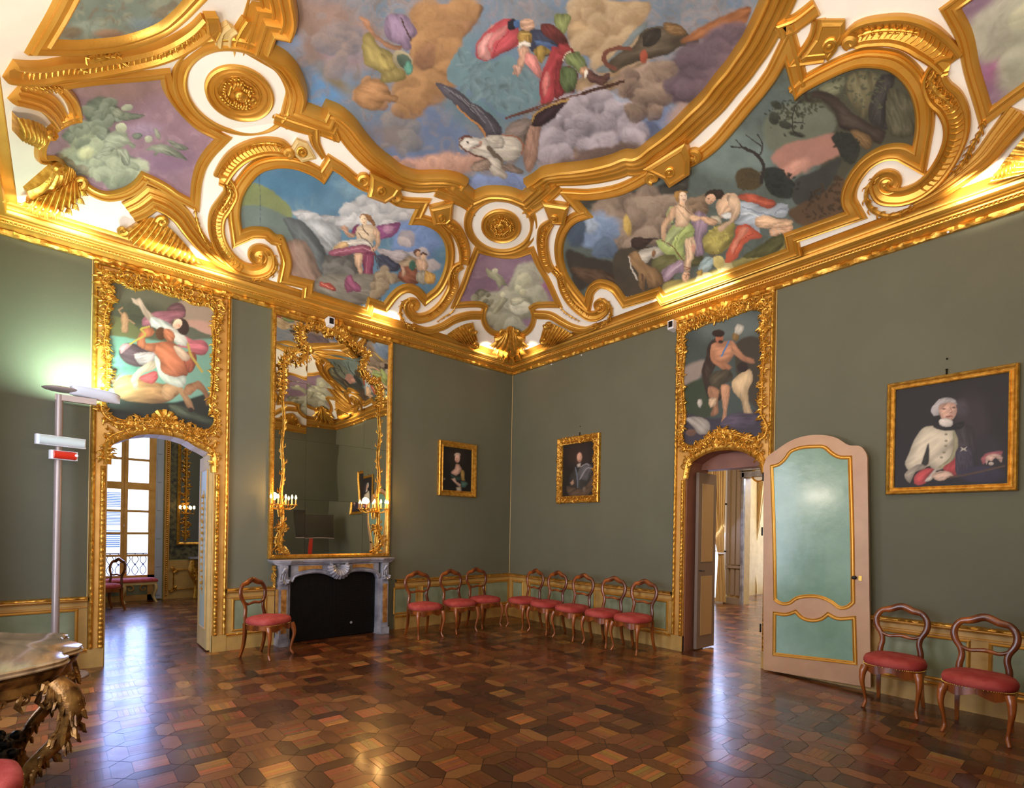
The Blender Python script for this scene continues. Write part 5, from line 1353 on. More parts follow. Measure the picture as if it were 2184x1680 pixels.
OPB = 'G 60,250 90,225 140,210 185,188 250,175 320,150 400,120 460,108 492,130 488,180 480,260 490,330 480,480 478,600 480,700 502,740 490,800 440,825 400,812 330,790 240,780 200,805 140,862 80,870 50,850 45,790 60,740 55,600 50,480 60,350'
def surround(name, label, plabel, ax, u0, u1, o0, o1, arch, OP, script, seed, depth=.5):
    f = wf(ax); N0 = wnorm(ax); ua = 0 if ax == 1 else 1
    r = thing(name, label, 'door surround', f((u0+u1)/2, 0, 0), kind=None); top = HT-.005
    A = np.atleast_2d(hit(arch, ax, 0.)); a = [(p[ua], p[2]) for p in A]; a.sort(key=lambda q: q[0]); a[0] = (o0, a[0][1]); a[-1] = (o1, a[-1][1]); zs = min(a[0][1], a[-1][1])
    a = [(o0, zs)]+[q for q in a if o0 < q[0] < o1]+[(o1, zs)]
    b = MB(); pr = lambda x, z, d: f(x, z, d)
    poly = [(u0, zs), (u0, top), (u1, top), (u1, zs)]
    # header as quad strip so the concave arch stays clean
    for i in range(len(a)-1):
        (xa_, za), (xb_, zb) = a[i], a[i+1]; V = [f(xa_, za, 0), f(xb_, zb, 0), f(xb_, top, 0), f(xa_, top, 0), f(xa_, za, .03), f(xb_, zb, .03), f(xb_, top, .03), f(xa_, top, .03)]
        b.add(V, [(4, 5, 6, 7), (0, 1, 5, 4), (3, 2, 6, 7)])
    def bx(mb, x0, x1, z0, z1, d0, d1): mb.box(np.minimum(f(x0, z0, d0), f(x1, z1, d1)), np.maximum(f(x0, z0, d0), f(x1, z1, d1)))
    bx(b, u0, o0, 0, top, 0, .03); bx(b, o1, u1, 0, top, 0, .03); under(b.build('board', M['goldflat']), r)
    b = MB(); bx(b, u0-.005, o0, 0, .21, .0, .05); bx(b, o1, u1+.005, 0, .21, .0, .05); under(b.build('plinth', M['cream']), r)
    # jamb linings and arched soffit
    b = MB(); bx(b, o0-.01, o0+.012, 0, zs+.3, -depth, -.001); bx(b, o1-.012, o1+.01, 0, zs+.3, -depth, -.001)
    for i in range(len(a)-1):
        (xa_, za), (xb_, zb) = a[i], a[i+1]
        b.add([f(xa_, za, 0), f(xb_, zb, 0), f(xb_, zb, -depth), f(xa_, za, -depth), f(xa_, DH+.02, 0), f(xb_, DH+.02, 0), f(xb_, DH+.02, -depth), f(xa_, DH+.02, -depth)], [(0, 3, 2, 1), (3, 7, 6, 2)])
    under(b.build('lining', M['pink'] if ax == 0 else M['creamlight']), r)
    # mouldings: outer strip, inner strip following the arch
    b = MB(); rr = random.Random(seed)
    def strip(x0, x1, z0, z1, w, n):
        P = np.array([f(x0+(x1-x0)*t, z0+(z1-z0)*t, .03) for t in np.linspace(0, 1, n)])
        k = [(-w/2, 0), (-w/2, .012), (-w*.3, .028), (0, .034), (w*.3, .028), (w/2, .012), (w/2, 0)]
        o = len(b.V); b.sweep(P, N0, k)
        for i in range(n):
            g = .007*math.sin(i*2.1)+rr.uniform(-.003, .003)
            for q in (2, 3, 4): v = np.array(b.V[o+i*7+q]); b.V[o+i*7+q] = tuple(v+N0*g)
    for x in (u0+.022, u1-.022): strip(x, x, .21, top-.0, .042, 160)
    strip(u0, u1, top-.02, top-.02, .04, 60)
    for x in (o0-.03, o1+.03): strip(x, x, .21, zs, .05, 120)
    under(b.build('carved_moulding', M['goldcarve'], smooth=True), r)
    AA = np.array([f(*q, .03) for q in a]); dn = spline([(q[0]*100, q[1]*100, 0) for q in a], False, 2.)/100.
    AP = np.array([f(q[0], q[1]+.02, .03) for q in dn]); b = MB(); b.sweep(AP, N0, [(-.03, 0), (-.03, .02), (-.012, .036), (.012, .03), (.03, .02), (.045, 0)] if ax == 1 else [(-.045, 0), (-.03, .02), (-.012, .03), (.012, .036), (.03, .02), (.03, 0)])
    carve(b, np.array([f(q[0], q[1]+.075, .03) for q in dn]), N0, .065, seed, 1.5, .01); carve(b, np.array([f(q[0], q[1]+.15, .03) for q in dn[len(dn)//7:-len(dn)//7]]), N0, .055, seed+5, 1.2, 0)
    fan(b, ((o0+o1)/2, a[len(a)//2][1]+.12), ax, .03, .15, 200, -20, 9, .03); fan(b, ((o0+o1)/2, a[len(a)//2][1]+.1), ax, .02, .1, 20, 160, 7, .04)
    under(b.build('arch_carving', M['goldcarve'], smooth=True), r)
    # overdoor painting with its carved border
    pt = thing('overdoor_painting', plabel, 'painting', f((u0+u1)/2, 3.4, .03)); cvs = canvas('canvas', OP, ax, .036, script, seed=seed, step=1.9, warp=.5); under(cvs, pt)
    P = onwall(OP, ax, .036, closed=True, step=6.); b = MB(); b.sweep(P, N0, [(-.004, 0), (0, .02), (.012, .028), (.024, .018), (.03, 0)], closed=True, out=True); under(b.build('inner_gilt_edge', M['goldcarve'], smooth=True), pt)
    cen = P.mean(0); b = MB(); Q = cen+(P-cen)*1.07; Q = np.concatenate([Q, Q[:2]]); carve(b, Q, N0, .055, seed+9, 1.55, .011); Q2 = cen+(P-cen)*1.13; keep = Q2[(Q2[:, ua] > u0+.06) & (Q2[:, ua] < u1-.06)]
    tops = keep[keep[:, 2] > cen[2]+.5]; tops = tops[np.argsort(tops[:, ua])]
    if len(tops) > 4: carve(b, tops, N0, .07, seed+13, 1.5, 0)
    zc = P[:, 2].max(); mid = P[np.argmin(np.abs(P[:, ua]-(u0+u1)/2)+(P[:, 2] < cen[2])*9)]
    fan(b, ((u0+u1)/2, mid[2]+.07), ax, .03, .16, 200, -20, 11, .035); fan(b, ((u0+u1)/2, mid[2]+.08), ax, .02, .1, 10, 170, 7, .05)
    under(b.build('carved_frame', M['goldcarve'], smooth=True), pt)
    return r
surround('door_surround', 'tall gilt panelled surround of the left doorway', 'overdoor painting of a centaur carrying a woman, above the left doorway', 1, 4.83, 6.205, dA0, dA1, ARA, OPA, S_PA, 31)
surround('door_surround', 'tall gilt panelled surround of the right doorway', 'overdoor painting of a bare chested hunter with quiver, above the right doorway', 0, 3.505, 4.815, dB0, dB1, ARB, OPB, S_PBW, 32)
# ---------------------------------------------------------------- overmantel mirror
def mirror():
    X0, X1, Z0, Z1 = 2.545, 4.335, 1.165, 4.51
    r = thing('overmantel_mirror', 'tall gilt framed wall mirror of many panes above the marble fireplace', 'mirror', ((X0+X1)/2, 0, Z0))
    N0 = np.array([0, 1, 0.]); b = MB(); ip = np.array([(X0+.055, .03, Z0+.055), (X1-.055, .03, Z0+.055), (X1-.055, .03, Z1-.03), (X0+.055, .03, Z1-.03)])
    b.sweep(ip, N0, [(-.004, -.01), (0, .03), (.012, .04), (.022, .03), (.034, .042), (.046, .045), (.055, .03), (.055, -.03)], closed=True, out=True); under(b.build('frame', M['goldcarve'], smooth=True, angle=30), r)
    b = MB(); rr = random.Random(3)
    for x in (X0+.03, X1-.03):
        for i in range(150): b.ball((x, .075, Z0+.03+i*(Z1-Z0-.05)/150), .013, 4)
    for i in range(80): b.ball((X0+.03+i*(X1-X0-.06)/80, .075, Z0+.03), .013, 4)
    under(b.build('beading', M['goldcarve'], smooth=True), r)
    b = MB(); b.box((X0+.01, .002, Z0+.01), (X1-.01, .02, Z1-.01)); under(b.build('backboard', M['backing']), r)
    cx_ = [X0+.05, hit((775, 1000), 1, .03)[0], hit((652, 1000), 1, .03)[0], X1-.05]; rz_ = [Z0+.05, 1.99, 2.82, 3.62, 4.1, Z1-.03]
    rr = random.Random(12)
    for i in range(3):
        for j in range(5):
            a, c, d, e = cx_[i]+.0015, cx_[i+1]-.0015, rz_[j]+.0015, rz_[j+1]-.0015; tx, tz = rr.uniform(-.004, .004), rr.uniform(-.004, .004); n = 10; V = []
            ph = rr.uniform(0, 6)
            for p in range(n+1):
                for q in range(n+1):
                    u, v = p/n, q/n; V.append((a+(c-a)*u, .03+tx*(u-.5)*(c-a)*2+tz*(v-.5)*(e-d)*2+.0006*math.sin(5*v+ph)*math.sin(4*u+ph), d+(e-d)*v))
            Fc = [(p*(n+1)+q, p*(n+1)+q+1, (p+1)*(n+1)+q+1, (p+1)*(n+1)+q) for p in range(n) for q in range(n)]
            o = raw('mirror_pane', V, Fc, M['mirror'], smooth=True); o.data.shade_smooth(); under(o, r)
    # gilt garland: two slender stems and an ornate crest
    xl, xr_ = hit((604, 1000), 1, .06)[0], hit((809, 1000), 1, .06)[0]
    b = MB(); s = random.Random(8)
    for x, sg in ((xl, -1), (xr_, 1)):
        P = np.array([(x+.012*math.sin(t*26), .06, Z0+.08+t*(3.95-Z0-.08)) for t in np.linspace(0, 1, 90)]); b.tube(P, [.02]+[.013]*3+[.011], 7)
        for i in range(34):
            t = P[2+int(i*2.55)]; an = i*1.9; b.tube([t, t+np.array([.03*math.cos(an), .02, .03]), t+np.array([.035*math.cos(an), .015, .07])], [.006, .012, .003], 5)
        foot = np.array([(x+sg*.1, .06, Z0+.07), (x+sg*.02, .06, Z0+.1), (x-sg*.05, .06, Z0+.18), (x-sg*.05, .06, Z0+.28), (x+sg*.0, .06, Z0+.4), (x+sg*.03, .06, Z0+.5)]); carve(b, np.array(spline([(q[0]*100, q[2]*100, 0) for q in foot], False, 3.))[:, [0, 0, 1]]*[.01, 0, .01]+[0, .06, 0], N0, .06, 5, 1.4, .018)
    under(b.build('gilt_stem', M['goldcarve'], smooth=True), r)
    b = MB()
    for crv, w in ((('d 0,0'), 0),):
        pass
    for s_, w in (('p 606,840 604,800 606,772 618,756 632,762', .06), ('p 632,775 650,765 656,742 642,722 640,705 655,695 690,702 715,712', .06), ('p 715,705 735,722 760,738 778,748 785,762 774,778 776,795 790,808 806,815', .055), ('p 806,815 812,835 811,870', .05)):
        P = onwall(s_, 1, .06, step=3.); carve(b, P, N0, w, 14, 1.8, .016)
    c0 = hit((716, 712), 1, .06); fan(b, (c0[0], c0[2]+.02), 1, .03, .17, 205, -25, 9, .06); carve(b, onwall('p 690,690 705,700 725,712 745,718', 1, .07, step=2.), N0, .07, 3, 2, .02)
    under(b.build('crest', M['goldcarve'], smooth=True), r)
    return xl, xr_
xl, xr_ = mirror()
M['flame'] = emis('lit_bulb', 'ffd890', 14.)
def sconce(x, z, label):
    r = thing('wall_sconce', label, 'sconce', (x, .05, z), group=None)
    b = MB(); b.ball((x, .075, z-.11), .035, 8); b.tube([(x, .06, z-.25), (x, .08, z-.18), (x, .075, z-.1)], [.01, .02, .015], 7)
    arms = [(-.16, .13), (-.09, .19), (0, .22), (.09, .19), (.16, .13)]
    under(b.build('backplate', M['goldcarve'], smooth=True), r)
    for dx, dy in arms:
        b = MB(); P = [(x, .08, z-.11), (x+dx*.4, .05+dy*.45, z-.17), (x+dx*.85, .05+dy*.9, z-.15), (x+dx, .05+dy, z-.09)]; sp_ = [np.array(P[0])*(1-t)**3+3*np.array(P[1])*t*(1-t)**2+3*np.array(P[2])*t*t*(1-t)+np.array(P[3])*t**3 for t in np.linspace(0, 1, 12)]
        b.tube(sp_, [.009, .007, .006], 6); b.lathe([(.022, -.095), (.026, -.085), (.02, -.08), (.009, -.078)], Matrix.Translation((x+dx, .05+dy, z)), 12); a = under(b.build('arm', M['goldcarve'], smooth=True), r)
        b = MB(); b.lathe([(.009, -.078), (.009, -.01), (.006, -.008)], Matrix.Translation((x+dx, .05+dy, z)), 10); c = b.build('candle_tube', M['creamlight'], a, smooth=True)
        b = MB(); b.lathe([(.006, -.008), (.015, .006), (.014, .02), (.006, .042), (.001, .052)], Matrix.Translation((x+dx, .05+dy, z)), 10); b.build('bulb', M['flame'], a, smooth=True)
    l = bpy.data.lights.new('sconce_glow', 'POINT'); l.energy = 14; l.color = srgb('ffc070'); l.shadow_soft_size = .05; o = bpy.data.objects.new('sconce_glow', l); C.objects.link(o); o.location = (x, .33, z+.05)
sconce(hit((606, 1062), 1, .2)[0], hit((606, 1062), 1, .2)[2], 'lit gilt candle sconce at the left side of the mirror')
sconce(hit((808, 1072), 1, .2)[0], hit((808, 1072), 1, .2)[2], 'lit gilt candle sconce at the right side of the mirror')
# ---------------------------------------------------------------- fireplace
def fireplace():
    X0, X1, D = 2.64, 4.23, .24; r = thing('marble_fireplace', 'grey and yellow marble fireplace with carved shell and black grille', 'fireplace', ((X0+X1)/2, 0, 0)); N0 = np.array([0, 1, 0.])
    def P(nm, b, m, **k): return under(b.build(nm, M[m], **k), r)
    b = MB(); cx_ = (X0+X1)/2
    def shelf_out(z, g): return [(X0-.09-g, 0, z), (X0-.09-g, D-.02, z), (X0+.12, D+.05+g, z), (cx_-.5, D+.0+g, z), (cx_, D+.06+g, z), (cx_+.5, D+g, z), (X1-.12, D+.05+g, z), (X1+.09+g, D-.02, z), (X1+.09+g, 0, z)]
    lay = [(1.085, -.06), (1.1, -.03), (1.115, -.02), (1.125, .0), (1.15, .012), (1.16, .005)]; b.grid([shelf_out(z, g) for z, g in lay]); b.F.append(tuple(range((len(lay)-1)*9, len(lay)*9))); P('mantel_shelf', b, 'marble')
    zo = 1.085
    # legs: side pilaster + inner moulding
    for s, xa_ in ((1, X0), (-1, X1)):
        x1 = xa_+s*.105; lo, hi = min(xa_, x1), max(xa_, x1)
        b = MB(); b.box((lo, 0, .1), (hi, D-.02, .82)); b.box((lo-.01, 0, 0), (hi+.015, D+.01, .1)); b.box((lo-.005, 0, .82), (hi+.005, D, .85)); b.box((lo, 0, .85), (hi, D-.015, zo))
        b.box((hi if s > 0 else lo-.045, 0, .08), (hi+.045 if s > 0 else lo, D-.07, .92)); b.box((hi if s > 0 else lo-.05, 0, 0), (hi+.05 if s > 0 else lo, D-.05, .08)); P('pilaster', b, 'marble')
        b = MB(); b.box((lo+.018, D-.03, .17), (hi-.018, D-.015, .76)); P('yellow_inlay', b, 'ymarble')
        if True:
            b = MB(); xs_ = X1+.001 if s < 0 else X0-.001; b.box((min(xs_, xs_+.006*(-s)), .05, .17), (max(xs_, xs_+.006*(-s)), D-.07, .76)); P('yellow_inlay', b, 'ymarble')
        b = MB(); fan(b, ((lo+hi)/2, .9), 1, .01, .07, 200, 340, 5, D-.01); b.tube(spl3([(lo+.03, D+.01, .99), ((lo+hi)/2, D+.03, 1.04), (hi-.02, D+.01, .98)]), [.012, .02, .012], 6)
        for q in range(3): b.tube([(lo+.05+q*.03, D, .87), (lo+.05+q*.03, D+.01, .93), (lo+.04+q*.03, D+.015, .98)], [.008, .012, .004], 5)
        P('capital', b, 'marble', smooth=True)
    # serpentine frieze with arch edge
    a0, a1 = X0+.15, X1-.15; edge = []
    for t in np.linspace(0, 1, 41):
        x = a0+(a1-a0)*t; u = abs(t-.5)*2; z = .84+.1*math.sqrt(max(0, 1-u**12)) - .05*math.exp(-(u/.2)**2)+.03*math.sin(u*math.pi)**2; edge.append((x, z))
    b = MB()
    for i in range(40):
        (xa_, za), (xb_, zb) = edge[i], edge[i+1]; b.add([(xa_, 0, za), (xb_, 0, zb), (xb_, 0, zo), (xa_, 0, zo), (xa_, D-.05, za), (xb_, D-.05, zb), (xb_, D-.05, zo), (xa_, D-.05, zo)], [(4, 5, 6, 7), (0, 1, 5, 4), (0, 4, 7, 3), (1, 2, 6, 5)])
    E_ = np.array([(x, D-.05, z+.02) for x, z in edge]); b.sweep(E_, N0, [(-.02, 0), (-.015, .025), (0, .02), (.012, .035), (.03, .02), (.04, 0)][::-1] if False else [(-.03, 0), (-.02, .022), (-.005, .018), (.01, .034), (.025, .02), (.03, 0)]); P('frieze', b, 'marble')
    for s in (-1, 1):
        q = [(x, z) for x, z in edge if (.2 < s*(x-cx_) < .58)]; b = MB(); V = []
        for x, z in q: V += [(x, D-.045, z+.055), (x, D-.045, zo-.015)]
        m = len(q); V2 = [(x, y+.008, z) for x, y, z in V]; b.add(V+V2, [(2*i, 2*i+2, 2*i+3, 2*i+1) for i in range(m-1)]+[(2*m+2*i, 2*m+2*i+1, 2*m+2*i+3, 2*m+2*i+2) for i in range(m-1)]); P('yellow_inlay', b, 'ymarble')
    b = MB(); fan(b, (cx_, 1.08), 1, .03, .19, 195, 345, 11, D+.01); 
    for s in (-1, 1):
        sp_ = spiral(cx_+s*.13, 1.05, .045, .008, 90, s*1.3, 24); b.tube([(q[0], D+.02, q[1]) for q in sp_], [.018, .016, .012, .008], 6)
    P('carved_shell', b, 'marble', smooth=True)
    b = MB(); b.box((a0-.02, .06, .012), (a1+.02, .075, .97)); 
    for i in range(46):
        x = a0+(a1-a0)*(i+.5)/46; b.box((x-.003, .075, .02), (x+.003, .08, .95))
    for i in range(34): z = .03+i*.027; b.box((a0, .078, z), (a1, .083, z+.004))
    b.box((cx_-.01, .075, .01), (cx_+.01, .09, .95)); g = P('grille', b, 'dark')
    b = MB(); b.lathe([(.001, 0), (.02, .002), (.02, .006), (.001, .008)], Matrix.Translation((3.17, .088, .2)) @ Matrix.Rotation(-math.pi/2, 4, 'X'), 10); P('grille_knob', b, 'marble')
    # gilt corner volute bracket on the left flank
    b = MB(); carve(b, np.array([(X1+.035, .1, .78+.05*i) for i in range(7)]), np.array([1., 0, 0]), .07, 4, 1.6, .02, h=.0); P('gilt_side_bracket', b, 'goldcarve', smooth=True)
def spl3(P, n=14):
    P = np.array(P, float); out = []
    for i in range(len(P)-1):
        p0, p1, p2, p3 = P[max(0, i-1)], P[i], P[i+1], P[min(len(P)-1, i+2)]
        for t in np.linspace(0, 1, n, endpoint=(i == len(P)-2)): out.append(.5*((2*p1)+(-p0+p2)*t+(2*p0-5*p1+4*p2-p3)*t*t+(-p0+3*p1-3*p2+p3)*t**3))
    return np.array(out)
fireplace()
# ---------------------------------------------------------------- balloon back chair
def make_chair():
    r = thing('dining_chair', '', 'chair')
    sh = .4  # underside of the upholstery
    def out2(g, z, n=40):
        P = []
        for i in range(n):
            a = 2*math.pi*i/n; c, s = math.cos(a), math.sin(a); e = .55
            x = (abs(c)**e)*(1 if c > 0 else -1); y = (abs(s)**e)*(1 if s > 0 else -1); w = .235 if y > 0 else .235-.045*(-y)
            yy = y*.215+(.025*(1-x*x) if y > 0 else 0); P.append((x*w*g, yy*g, z))
        return P
    b = MB(); lay = [(.93, .405), (.99, .415), (1.02, .435), (1.015, .455), (.97, .478), (.85, .492), (.6, .503), (.3, .508), (.05, .51)]
    b.grid([out2(g, z) for g, z in lay], close_u=True); b.F += [tuple(range(40))[::-1], tuple(range(8*40, 9*40))]; b.build('seat', M['velvet'], r, smooth=True, angle=80)
    b = MB()
    for p in out2(1.005, .41, 96): 
        if p[1] > -.17: b.ball(p, .0042, 4)
    b.build('nail_trim', M['brass'], r, smooth=True)
    b = MB(); n = 40; G = []
    for z, g in ((.412, .97), (.412, 1.0), (.385, 1.0), (0, 1.0), (0, .9)):
        row = []
        for i, p in enumerate(out2(g, z if z else 0)):
            a = 2*math.pi*i/n; x, y = p[0], p[1]; zz = z if z else .348+.022*math.cos(x*26)*(1 if y > 0 else .3)-(.012 if abs(x) > .18 else 0); row.append((x*.985, y*.985, zz))
        G.append(row)
    b.grid(G, close_u=True); b.build('seat_frame', M['wood'], r, smooth=True, angle=50)
    for s in (-1, 1):
        b = MB(); P = spl3([(s*.2, .19, .39), (s*.213, .212, .33), (s*.215, .222, .25), (s*.2, .2, .14), (s*.192, .192, .06), (s*.2, .212, .018), (s*.207, .225, .0)]); b.tube(P, [.034, .032, .026, .02, .015, .013, .017, .016, .013], 10); b.build('leg', M['wood'], r, smooth=True)
        b = MB(); P = spl3([(s*.165, -.19, .42), (s*.168, -.19, .25), (s*.172, -.21, .12), (s*.178, -.25, .0)]); b.tube(P, [.026, .024, .022, .018], 4, nrm=(1, 1, 0)); b.build('leg', M['wood'], r)
    b = MB(); ln = lambda z: -.185-.10*max(0, (z-.42))-.03*max(0, z-.7)
    H = [(-.155, .40), (-.16, .5), (-.145, .585), (-.155, .65), (-.195, .73), (-.2, .81), (-.16, .88), (-.09, .9), (0, .935), (.09, .9), (.16, .88), (.2, .81), (.195, .73), (.155, .65), (.145, .585), (.16, .5), (.155, .40)]
    P = spl3([(x, ln(z), z) for x, z in H], 7); b.tube(P, [.027, .025, .024, .024, .027, .027, .027, .033, .035, .033, .027, .027, .027, .024, .024, .025, .027], 10, flat=.7, nrm=(0, 1, 0))
    P = spl3([(x, ln(.66), z) for x, z in ((-.16, .668), (-.1, .642), (-.04, .65), (0, .655), (.04, .65), (.1, .642), (.16, .668))], 6); b.tube(P, [.016, .017, .019, .017, .016], 8, nrm=(0, 1, 0))
    b.build('backrest', M['wood'], r, smooth=True, angle=70)
    return r
ch0 = make_chair(); first = [True]
def place_chair(px, rz, label, group, dz=.5, off=None):
    p = hit(px, 2, dz) if off is None else off; o = ch0 if first[0] else copy_tree(ch0); first[0] = False
    o.location = (p[0], p[1], 0); o.rotation_euler = (0, 0, math.radians(rz)); o['label'] = label; o['category'] = 'chair'
    if group: o['group'] = group
    return o
gA, gB = 'red seated chairs between fireplace and corner', 'red seated chairs along the right wall before the doorway'
place_chair((571, 1312), 33, 'lone red seated walnut chair in front of the left side of the fireplace', None)
c_ = place_chair((905, 1285), -3, 'red seated chair nearest the fireplace in the group of three', gA)
place_chair((979, 1278), 2, 'middle red seated chair of the three between fireplace and corner', gA)
place_chair((1033, 1271), 0, 'red seated chair of the three, closest to the room corner', gA)
place_chair((1119, 1273), -92, 'red seated chair first from the corner in the row of five', gB)
place_chair((1167, 1280), -90, 'red seated chair second from the corner in the row of five', gB)
place_chair((1222, 1289), -90, 'middle red seated chair of the row of five', gB)
place_chair((1288, 1299), -88, 'red seated chair fourth from the corner in the row of five', gB)
place_chair((1352, 1309), -90, 'red seated chair of the row of five nearest the right doorway', gB)
place_chair((1910, 1396), -88, 'red seated chair standing right beside the open green door', None)
place_chair((2090, 1434), -90, 'red seated chair at the far right, cut by the picture edge', None)
place_chair(None, 95, 'red chair corner showing at the lower left edge beside the carved console table', None, off=(6.8, 4.2))
# ---------------------------------------------------------------- tall floor lamp with emergency light units
def lamp():
    x, y = 6.475, .36; r = thing('floor_lamp', 'tall grey uplighter floor lamp with bright wide head by the left wall', 'floor lamp', (x, y, 0))
    P = lambda nm, b, m, **k: under(b.build(nm, M[m], **k), r)
    b = MB(); b.lathe([(.25, 0), (.25, .012), (.24, .022), (.16, .024), (.155, .04), (.05, .045)], Matrix.Translation((x-.03, y-.02, 0)), 40); P('base', b, 'steel', smooth=True, angle=30)
    b = MB(); b.tube([(x, y, .03), (x, y, 2.93)], .032, 14); P('pole', b, 'steel', smooth=True)
    b = MB(); b.box((x-.3, y-.025, 2.87), (x+.033, y+.025, 2.93)); P('head_arm', b, 'steel')
    # curved bright reflector plate and the darker lens shaped end
    b = MB(); G = []
    for i in range(17):
        u = i/16; xx = x-.5+.42*u; row = []
        for j in range(9): v = j/8-.5; row.append((xx, y+.17*v*2*math.sqrt(max(.05, 1-(2*u-1)**4)), 2.965+.03*u-.045*(1-(2*v)**2)+.04*v))
        G.append(row)
    G2 = [[(p[0], p[1], p[2]+.012) for p in row] for row in G]; b.grid(G); b.grid(G2); P('bright_reflector', b, 'white', smooth=True)
    b = MB(); b.ball((x-.03, y, 2.985), .17, 14, (1.0, .8, .14), None); P('lens_end', b, 'steel', smooth=True)
    def unit(nm, lab, z, w, h, d, cx_, mats):
        q = thing(nm, lab, 'emergency light', (cx_, y+.05, z)); b = MB(); b.box((cx_-w/2, y+.035, z-h/2), (cx_+w/2, y+.035+d*.55, z+h/2)); under(b.build('housing', M[mats[0]]), q)
        b = MB(); n = 14
        for k in (0, 1): pass
        G = [[(cx_+(-w/2+.02) + (w-.04)*i/4, y+.035+d*.5+d*.5*math.sin(math.pi*j/n), z-h*.46*math.cos(math.pi*j/n)) for i in range(5)] for j in range(n+1)]
        b.grid(G); b.F += [tuple(j*5 for j in range(n+1)), tuple(j*5+4 for j in range(n+1))[::-1]]; under(b.build('cover', M[mats[1]], smooth=True, angle=50), q)
        return q
    def turn(q, cx_):
        R = Matrix.Translation((cx_, y+.06, 0)) @ Matrix.Rotation(math.radians(17), 4, 'Z') @ Matrix.Translation((-cx_, -y-.06, 0))
        for ch in [c for c in C.objects if c.parent == q]: ch.data.transform(R)
    q = unit('emergency_light', 'long white emergency light strip fixed high on the lamp pole', 2.44, .4, .1, .09, hit((130, 940), 1, .42)[0], ('white', 'glasspl'))
    b = MB(); cx_ = hit((130, 940), 1, .42)[0]; b.tube([(cx_-.17, .36+.1, 2.44), (cx_+.17, .36+.1, 2.44)], .012, 8); under(b.build('tube', M['white'], smooth=True), q); turn(q, cx_)
    cx2 = hit((135, 972), 1, .42)[0]; q = unit('alarm_unit', 'red and white box below the white strip on the lamp pole', 2.30, .22, .09, .1, cx2, ('white', 'redgloss'))
    q['category'] = 'alarm'; b = MB(); b.lathe([(.014, 0), (.014, .006), (.001, .008)], Matrix.Translation((cx2-.085, y+.035+.1, 2.305)) @ Matrix.Rotation(-math.pi/2, 4, 'X'), 12); under(b.build('indicator', M['white']), q); turn(q, cx2)
M['redgloss'] = mat('red_gloss_plastic', 'c8321e', .2)
lamp()
area_lamp = []
